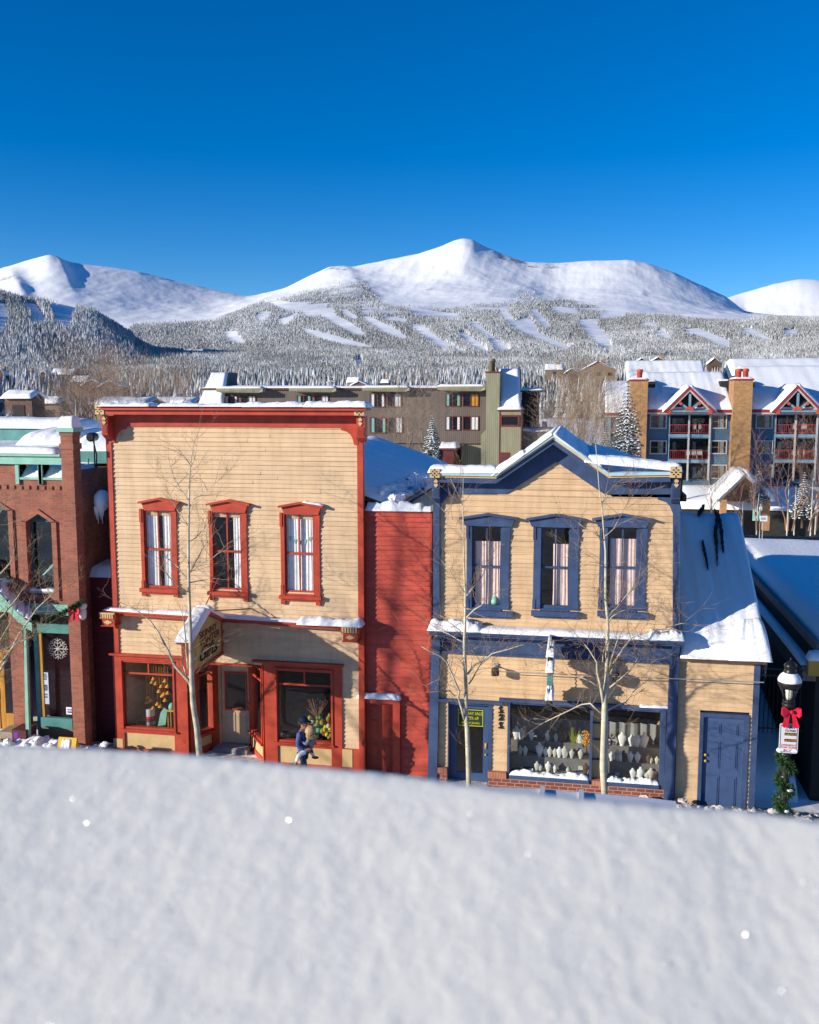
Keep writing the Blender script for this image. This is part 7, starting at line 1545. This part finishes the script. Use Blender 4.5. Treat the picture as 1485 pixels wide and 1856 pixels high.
# ================================================================ FOREST
from math import pi
def height_at(r,a):
    ri=np.interp(r,Rr,np.arange(nr)); ai=np.interp(a,az,np.arange(na)); r0=np.minimum(ri.astype(int),nr-2); a0=np.minimum(ai.astype(int),na-2); fr=ri-r0; fa=ai-a0
    g=lambda i,j: TZ[i,j]
    return (g(r0,a0)*(1-fa)+g(r0,a0+1)*fa)*(1-fr)+(g(r0+1,a0)*(1-fa)+g(r0+1,a0+1)*fa)*fr
def forest(name,n,rmin,rmax,hmin,hmax,wr,tiers,sides,label_seed,seed,bright,dmin=0.0,frac=1.0):
    rg=np.random.RandomState(seed); a=rg.uniform(math.radians(-27),math.radians(33),n); r=np.exp(rg.uniform(math.log(rmin),math.log(rmax),n)); z=height_at(r,a); w=a-YAW; X=r*np.sin(w); Y_=-D+r*np.cos(w)
    px,py,_=px_of(X,Y_,z); d=forest_density(px,py,X,Y_,r); keep=rg.rand(n)<d*frac; X,Y_,z,r,px,py=[v[keep] for v in (X,Y_,z,r,px,py)]; n=len(X)
    cl=fbm(X/ (r*.03+8),Y_/(r*.03+8),seed+5,3)
    h=rg.uniform(hmin,hmax,n)*(1+.25*cl); R=h*wr*rg.uniform(.75,1.2,n); nb=tiers*(sides+1); V=np.zeros((n,nb,3)); S_=np.zeros((n,nb)); fs=[]
    sn=bright+rg.uniform(-.16,.16,n)+.22*cl
    for t in range(tiers):
        zb=.08+.86*t/tiers; zt=min(1.0,zb+1.5/tiers) if t<tiers-1 else 1.0; rb=(1-t/tiers)**.9
        th=rg.uniform(0,6.28,n)
        for k in range(sides):
            jr=rg.uniform(.6,1.25,n); aa=th+2*pi*k/sides
            V[:,t*(sides+1)+k,0]=X+R*rb*jr*np.cos(aa); V[:,t*(sides+1)+k,1]=Y_+R*rb*jr*np.sin(aa); V[:,t*(sides+1)+k,2]=z+h*(zb-.05*jr); S_[:,t*(sides+1)+k]=sn+.22*(jr-.9)+rg.uniform(-.1,.1,n)
        V[:,t*(sides+1)+sides,0]=X; V[:,t*(sides+1)+sides,1]=Y_; V[:,t*(sides+1)+sides,2]=z+h*zt; S_[:,t*(sides+1)+sides]=sn-.18+rg.uniform(-.15,.2,n)
        for k in range(sides): fs.append((t*(sides+1)+k,t*(sides+1)+(k+1)%sides,t*(sides+1)+sides))
    fs=np.array(fs); Fc=(fs[None]+ (np.arange(n)*nb)[:,None,None]).reshape(-1,3)
    print(name,n,len(Fc))
    o=npmesh(name,V.reshape(-1,3),Fc,'frost_tree',{'snow':S_},False,3); o['kind']='stuff'; return o
tag(forest('distant_forest',260000,2000,6300,8,14,.19,2,4,0,101,.54),'frosted conifers covering the far mountainsides')
tag(forest('hillside_forest',110000,800,2100,8,14,.18,3,5,0,102,.54),'frosted conifers on the lower slopes')
tag(forest('valley_forest',34000,330,850,6,12,.20,5,7,0,103,.53,frac=.62),'snow-dusted conifers filling the valley')
# a few taller dark stands
# ================================================================ STREET
xs0,xs1=-30,14
def strip(name,y0,y1,lift,mat,th=0):
    m=MB(); n=22
    for i in range(n):
        a=xs0+(xs1-xs0)*i/n; b_=xs0+(xs1-xs0)*(i+1)/n; za,zb=gz(a)+lift,gz(b_)+lift
        m.add([(a,y0,za),(b_,y0,zb),(b_,y1,zb),(a,y1,za),(a,y0,za-.3),(b_,y0,zb-.3)],[(0,1,2,3),(4,5,1,0)])
    o=m.build(name,mat); o['kind']='structure'; return o
strip('road',-19.5,-6.2,.01,'asphalt'); strip('sidewalk',-6.0,.3,.02,'snow_dirty'); strip('kerb',-6.2,-6.0,.04,'concrete')
def bank(x0,x1,y0,y1,h,seed,mat,label,n=160):
    rs=random.Random(seed); m=MB()
    m.slab((x0,y0,gz(x0)),(x1,y0,gz(x1)),(x1,y1,gz(x1)),(x0,y1,gz(x0)),h*.8,60,12,seed,.45,pw=3)
    for i in range(n):
        x=rs.uniform(x0,x1); y=rs.uniform(y0,y1); m.ball((x,y,gz(x)+h*rs.uniform(.35,.85)),rs.uniform(.03,.11),1.3,1,.8,7,.55)
    tag(m.build('snow_bank',mat),label,'snow bank')
bank(1.6,7.5,-1.7,-.25,.26,3,'snow_dirty','dirty lumpy ploughed snow bank at the foot of the blue annex door and lamp post',420)
bank(-15.6,-12.4,-1.2,-.4,.42,5,'snow_rough','clean lumpy snow bank below the brick shop window and pillar',120)
bank(-10.6,-7.6,-2.4,-.4,.22,7,'snow_dirty','low dirty snow bank before the recessed shop door',160)
m=MB(); m.slab((4.2,.9,gz(4.5)-.1),(5.5,.9,gz(5)-.1),(5.5,14,gz(5)+1.3),(4.2,14,gz(5)+1.3),.75,16,30,3,.12,pw=8); tag(m.build('alley_snow','snow',smooth=True),kind='structure')
# ================================================================ THE LEDGE IN FRONT OF THE CAMERA
crest=[(-400,1322),(0,1353),(150,1359),(300,1367),(450,1381),(600,1398),(750,1413),(850,1428),(1000,1447),(1150,1462),(1250,1470),(1350,1471),(1485,1494),(1900,1560)]
hz=.40; zs=H-hz
nu,nv=260,120; vs=[]; rs=np.random.RandomState(5)
cx_=np.linspace(-400,1900,nu); cy_=np.interp(cx_,[c[0] for c in crest],[c[1] for c in crest]); k=np.ones(15)/15; cy_=np.convolve(np.pad(cy_,7,mode='edge'),k,'valid')
C0=np.array([UZ(a,b,zs) for a,b in zip(cx_,cy_)])
V=np.zeros((nv,nu,3))
for j in range(nv):
    t=j/(nv-1)
    if t<.12: # front face rolling down towards the street
        u=1-t/.12; V[j]=C0; V[j,:,1]+= .10*math.sin(u*1.5); V[j,:,2]-=.32*(1-math.cos(u*1.5))
    else:
        u=(t-.12)/.88; V[j]=C0; V[j,:,1]-=u*.95; V[j,:,2]-=.2*u
nzz=fbm(V[...,0]*9+40,V[...,1]*9+90,7,4)*.0010+fbm(V[...,0]*60,V[...,1]*60,17,3)*.0007+fbm(V[...,0]*200,V[...,1]*200,27,2)*.0008
V[...,2]+=nzz
i0=(np.arange(nv-1)[:,None]*nu+np.arange(nu-1)[None,:]).ravel(); Q=np.stack([i0,i0+1,i0+nu+1,i0+nu],-1)
LT=E('snow_covered_ledge',(0,-D+1.2,gz(0)),'deep smooth snow heaped on the ledge nearest the camera, out of focus','ledge')
def finesnow():
    m,n,b=mk('snow_near'); p=geo(n); t=noise(n,p,75,6,.75); t2=noise(n,p,420,3,.7); b.inputs['Roughness'].default_value=.7; b.inputs['Base Color'].default_value=(.84,.815,.725,1); b.inputs['Specular IOR Level'].default_value=.3
    ad=n.nodes.new('ShaderNodeMath'); ad.operation='MULTIPLY_ADD'; ad.inputs[1].default_value=.25; n.links.new(t2.outputs['Fac'],ad.inputs[0]); n.links.new(t.outputs['Fac'],ad.inputs[2]); bump(n,b,ad.outputs[0],.45,.003)
finesnow()
Vw=V.reshape(-1,3)-np.array(LT.location); o=npmesh('snow',Vw,Q,'snow_near'); o.parent=LT
# ice crystals on top, their facets aimed at sun and camera for added glints
rg=random.Random(9); cm=MB(); tosun=-Vector((1.58,1,-.49)).normalized()
for i in range(560):
    j=rg.randint(18,nv-2); k_=rg.randint(40,nu-40); p=Vector(V[j,k_])+Vector((0,0,.0006)); s_=rg.uniform(.0004,.0010) if i>16 else rg.uniform(.0007,.0010); jt=.16 if i>40 else .03
    hv=(tosun+(CAM-p).normalized()).normalized() if i<150 else tosun
    n_=(hv+Vector((rg.gauss(0,jt),rg.gauss(0,jt),rg.gauss(0,jt)))).normalized(); a=n_.orthogonal().normalized(); b_=n_.cross(a); cm.add([p+a*s_,p+b_*s_,p-a*s_,p-b_*s_],[(0,1,2,3)])
m_,n_,b_=mk('ice'); b_.inputs['Base Color'].default_value=(.95,.97,1,1); b_.inputs['Roughness'].default_value=.22; b_.inputs['Specular IOR Level'].default_value=1.0; b_.inputs['Metallic'].default_value=0
co=cm.build('ice_crystals','ice',LT); co['kind']='stuff'
x0,x1=C0[0,0],C0[-1,0]
m=MB(); P=[(C0[i,0],C0[i,1]) for i in range(0,nu,13)]+[(C0[-1,0],C0[-1,1])]
poly=[(x,y+.06,0) for x,y in P]+[(P[-1][0],-D-.05,0),(P[0][0],-D-.05,0)]
m.prism([(a,b,zs-.5) for a,b,_ in poly],(0,0,.20)); m.build('shelf','concrete',LT)
m=MB(); m.prism([(a,b-.35 if i<len(P) else b,gz(0)-1) for i,(a,b,_) in enumerate(poly)],(0,0,zs-.5-gz(0)+1-.002)); m.build('wall_below','opposite',LT)
# strip of standing-seam metal roof edge peeping over the snow
A=UZ(880,1424,zs-.62); B=UZ(1200,1452,zs-.62)
R_=E('metal_roof_edge',(A.x,A.y,A.z),'snow-dusted grey metal roof edge with two upright seams just beyond the ledge','roof')
pa=[(860,1426),(905,1427.5),(985,1431),(1060,1437),(1180,1447),(1225,1453)]
m=MB(); zz_=H-1.9; pts=[UZ(a,b-.5,zz_) for a,b in pa]; m.prism([*pts,pts[-1]+Vector((0,-1.5,-.05)),pts[0]+Vector((0,-1.5,-.05))],(0,0,-.03)); m.build('roof_sheet','signwhite',R_)
m=MB()
for (a,b) in ((984,1428),(1054,1434)):
    q=UZ(a,b+2.5,zz_); m.box(q.x-.012,q.x+.012,q.y-1.4,q.y+.0,q.z-.02,q.z+.016)
m.build('seam','signwhite',R_)
# ================================================================ LIGHT
w=bpy.data.worlds.new('World'); S.world=w; w.use_nodes=True; n=w.node_tree; n.nodes.clear(); bg=n.nodes.new('ShaderNodeBackground'); ou=n.nodes.new('ShaderNodeOutputWorld'); sk=n.nodes.new('ShaderNodeTexSky'); sk.sky_type='NISHITA'; sk.sun_disc=False
sd=Vector((1.58,1,-.49)).normalized(); el=math.asin(-sd.z); sk.sun_elevation=el; sk.sun_rotation=math.atan2(-sd.x,-sd.y)%(2*math.pi); sk.altitude=2400; sk.air_density=1.0; sk.dust_density=0; sk.ozone_density=3.6
hs=n.nodes.new('ShaderNodeHueSaturation'); hs.inputs['Saturation'].default_value=1.34; hs.inputs['Hue'].default_value=.508
n.links.new(sk.outputs[0],hs.inputs['Color']); n.links.new(hs.outputs[0],bg.inputs[0]); bg.inputs[1].default_value=.118; n.links.new(bg.outputs[0],ou.inputs[0])
L=bpy.data.lights.new('sun','SUN'); L.energy=5.0; L.angle=math.radians(.5); L.color=(1,.92,.79); lo=bpy.data.objects.new('sun',L); COL.objects.link(lo); lo.rotation_euler=sd.to_track_quat('-Z','Y').to_euler(); lo.location=(-20,-40,40)
# ================================================================ CAMERA
c=bpy.data.cameras.new('camera'); c.sensor_fit='HORIZONTAL'; c.sensor_width=24; c.lens=24*F/1485; c.clip_start=.05; c.clip_end=30000; c.dof.use_dof=True; c.dof.focus_distance=26; c.dof.aperture_fstop=4.0
co=bpy.data.objects.new('camera',c); COL.objects.link(co); co.location=CAM; R3=Matrix((rt,up,-fw)).transposed(); co.rotation_euler=R3.to_euler(); S.camera=co
S.view_settings.view_transform='Standard'; S.view_settings.look='None'; S.view_settings.exposure=.4; S.view_settings.gamma=1
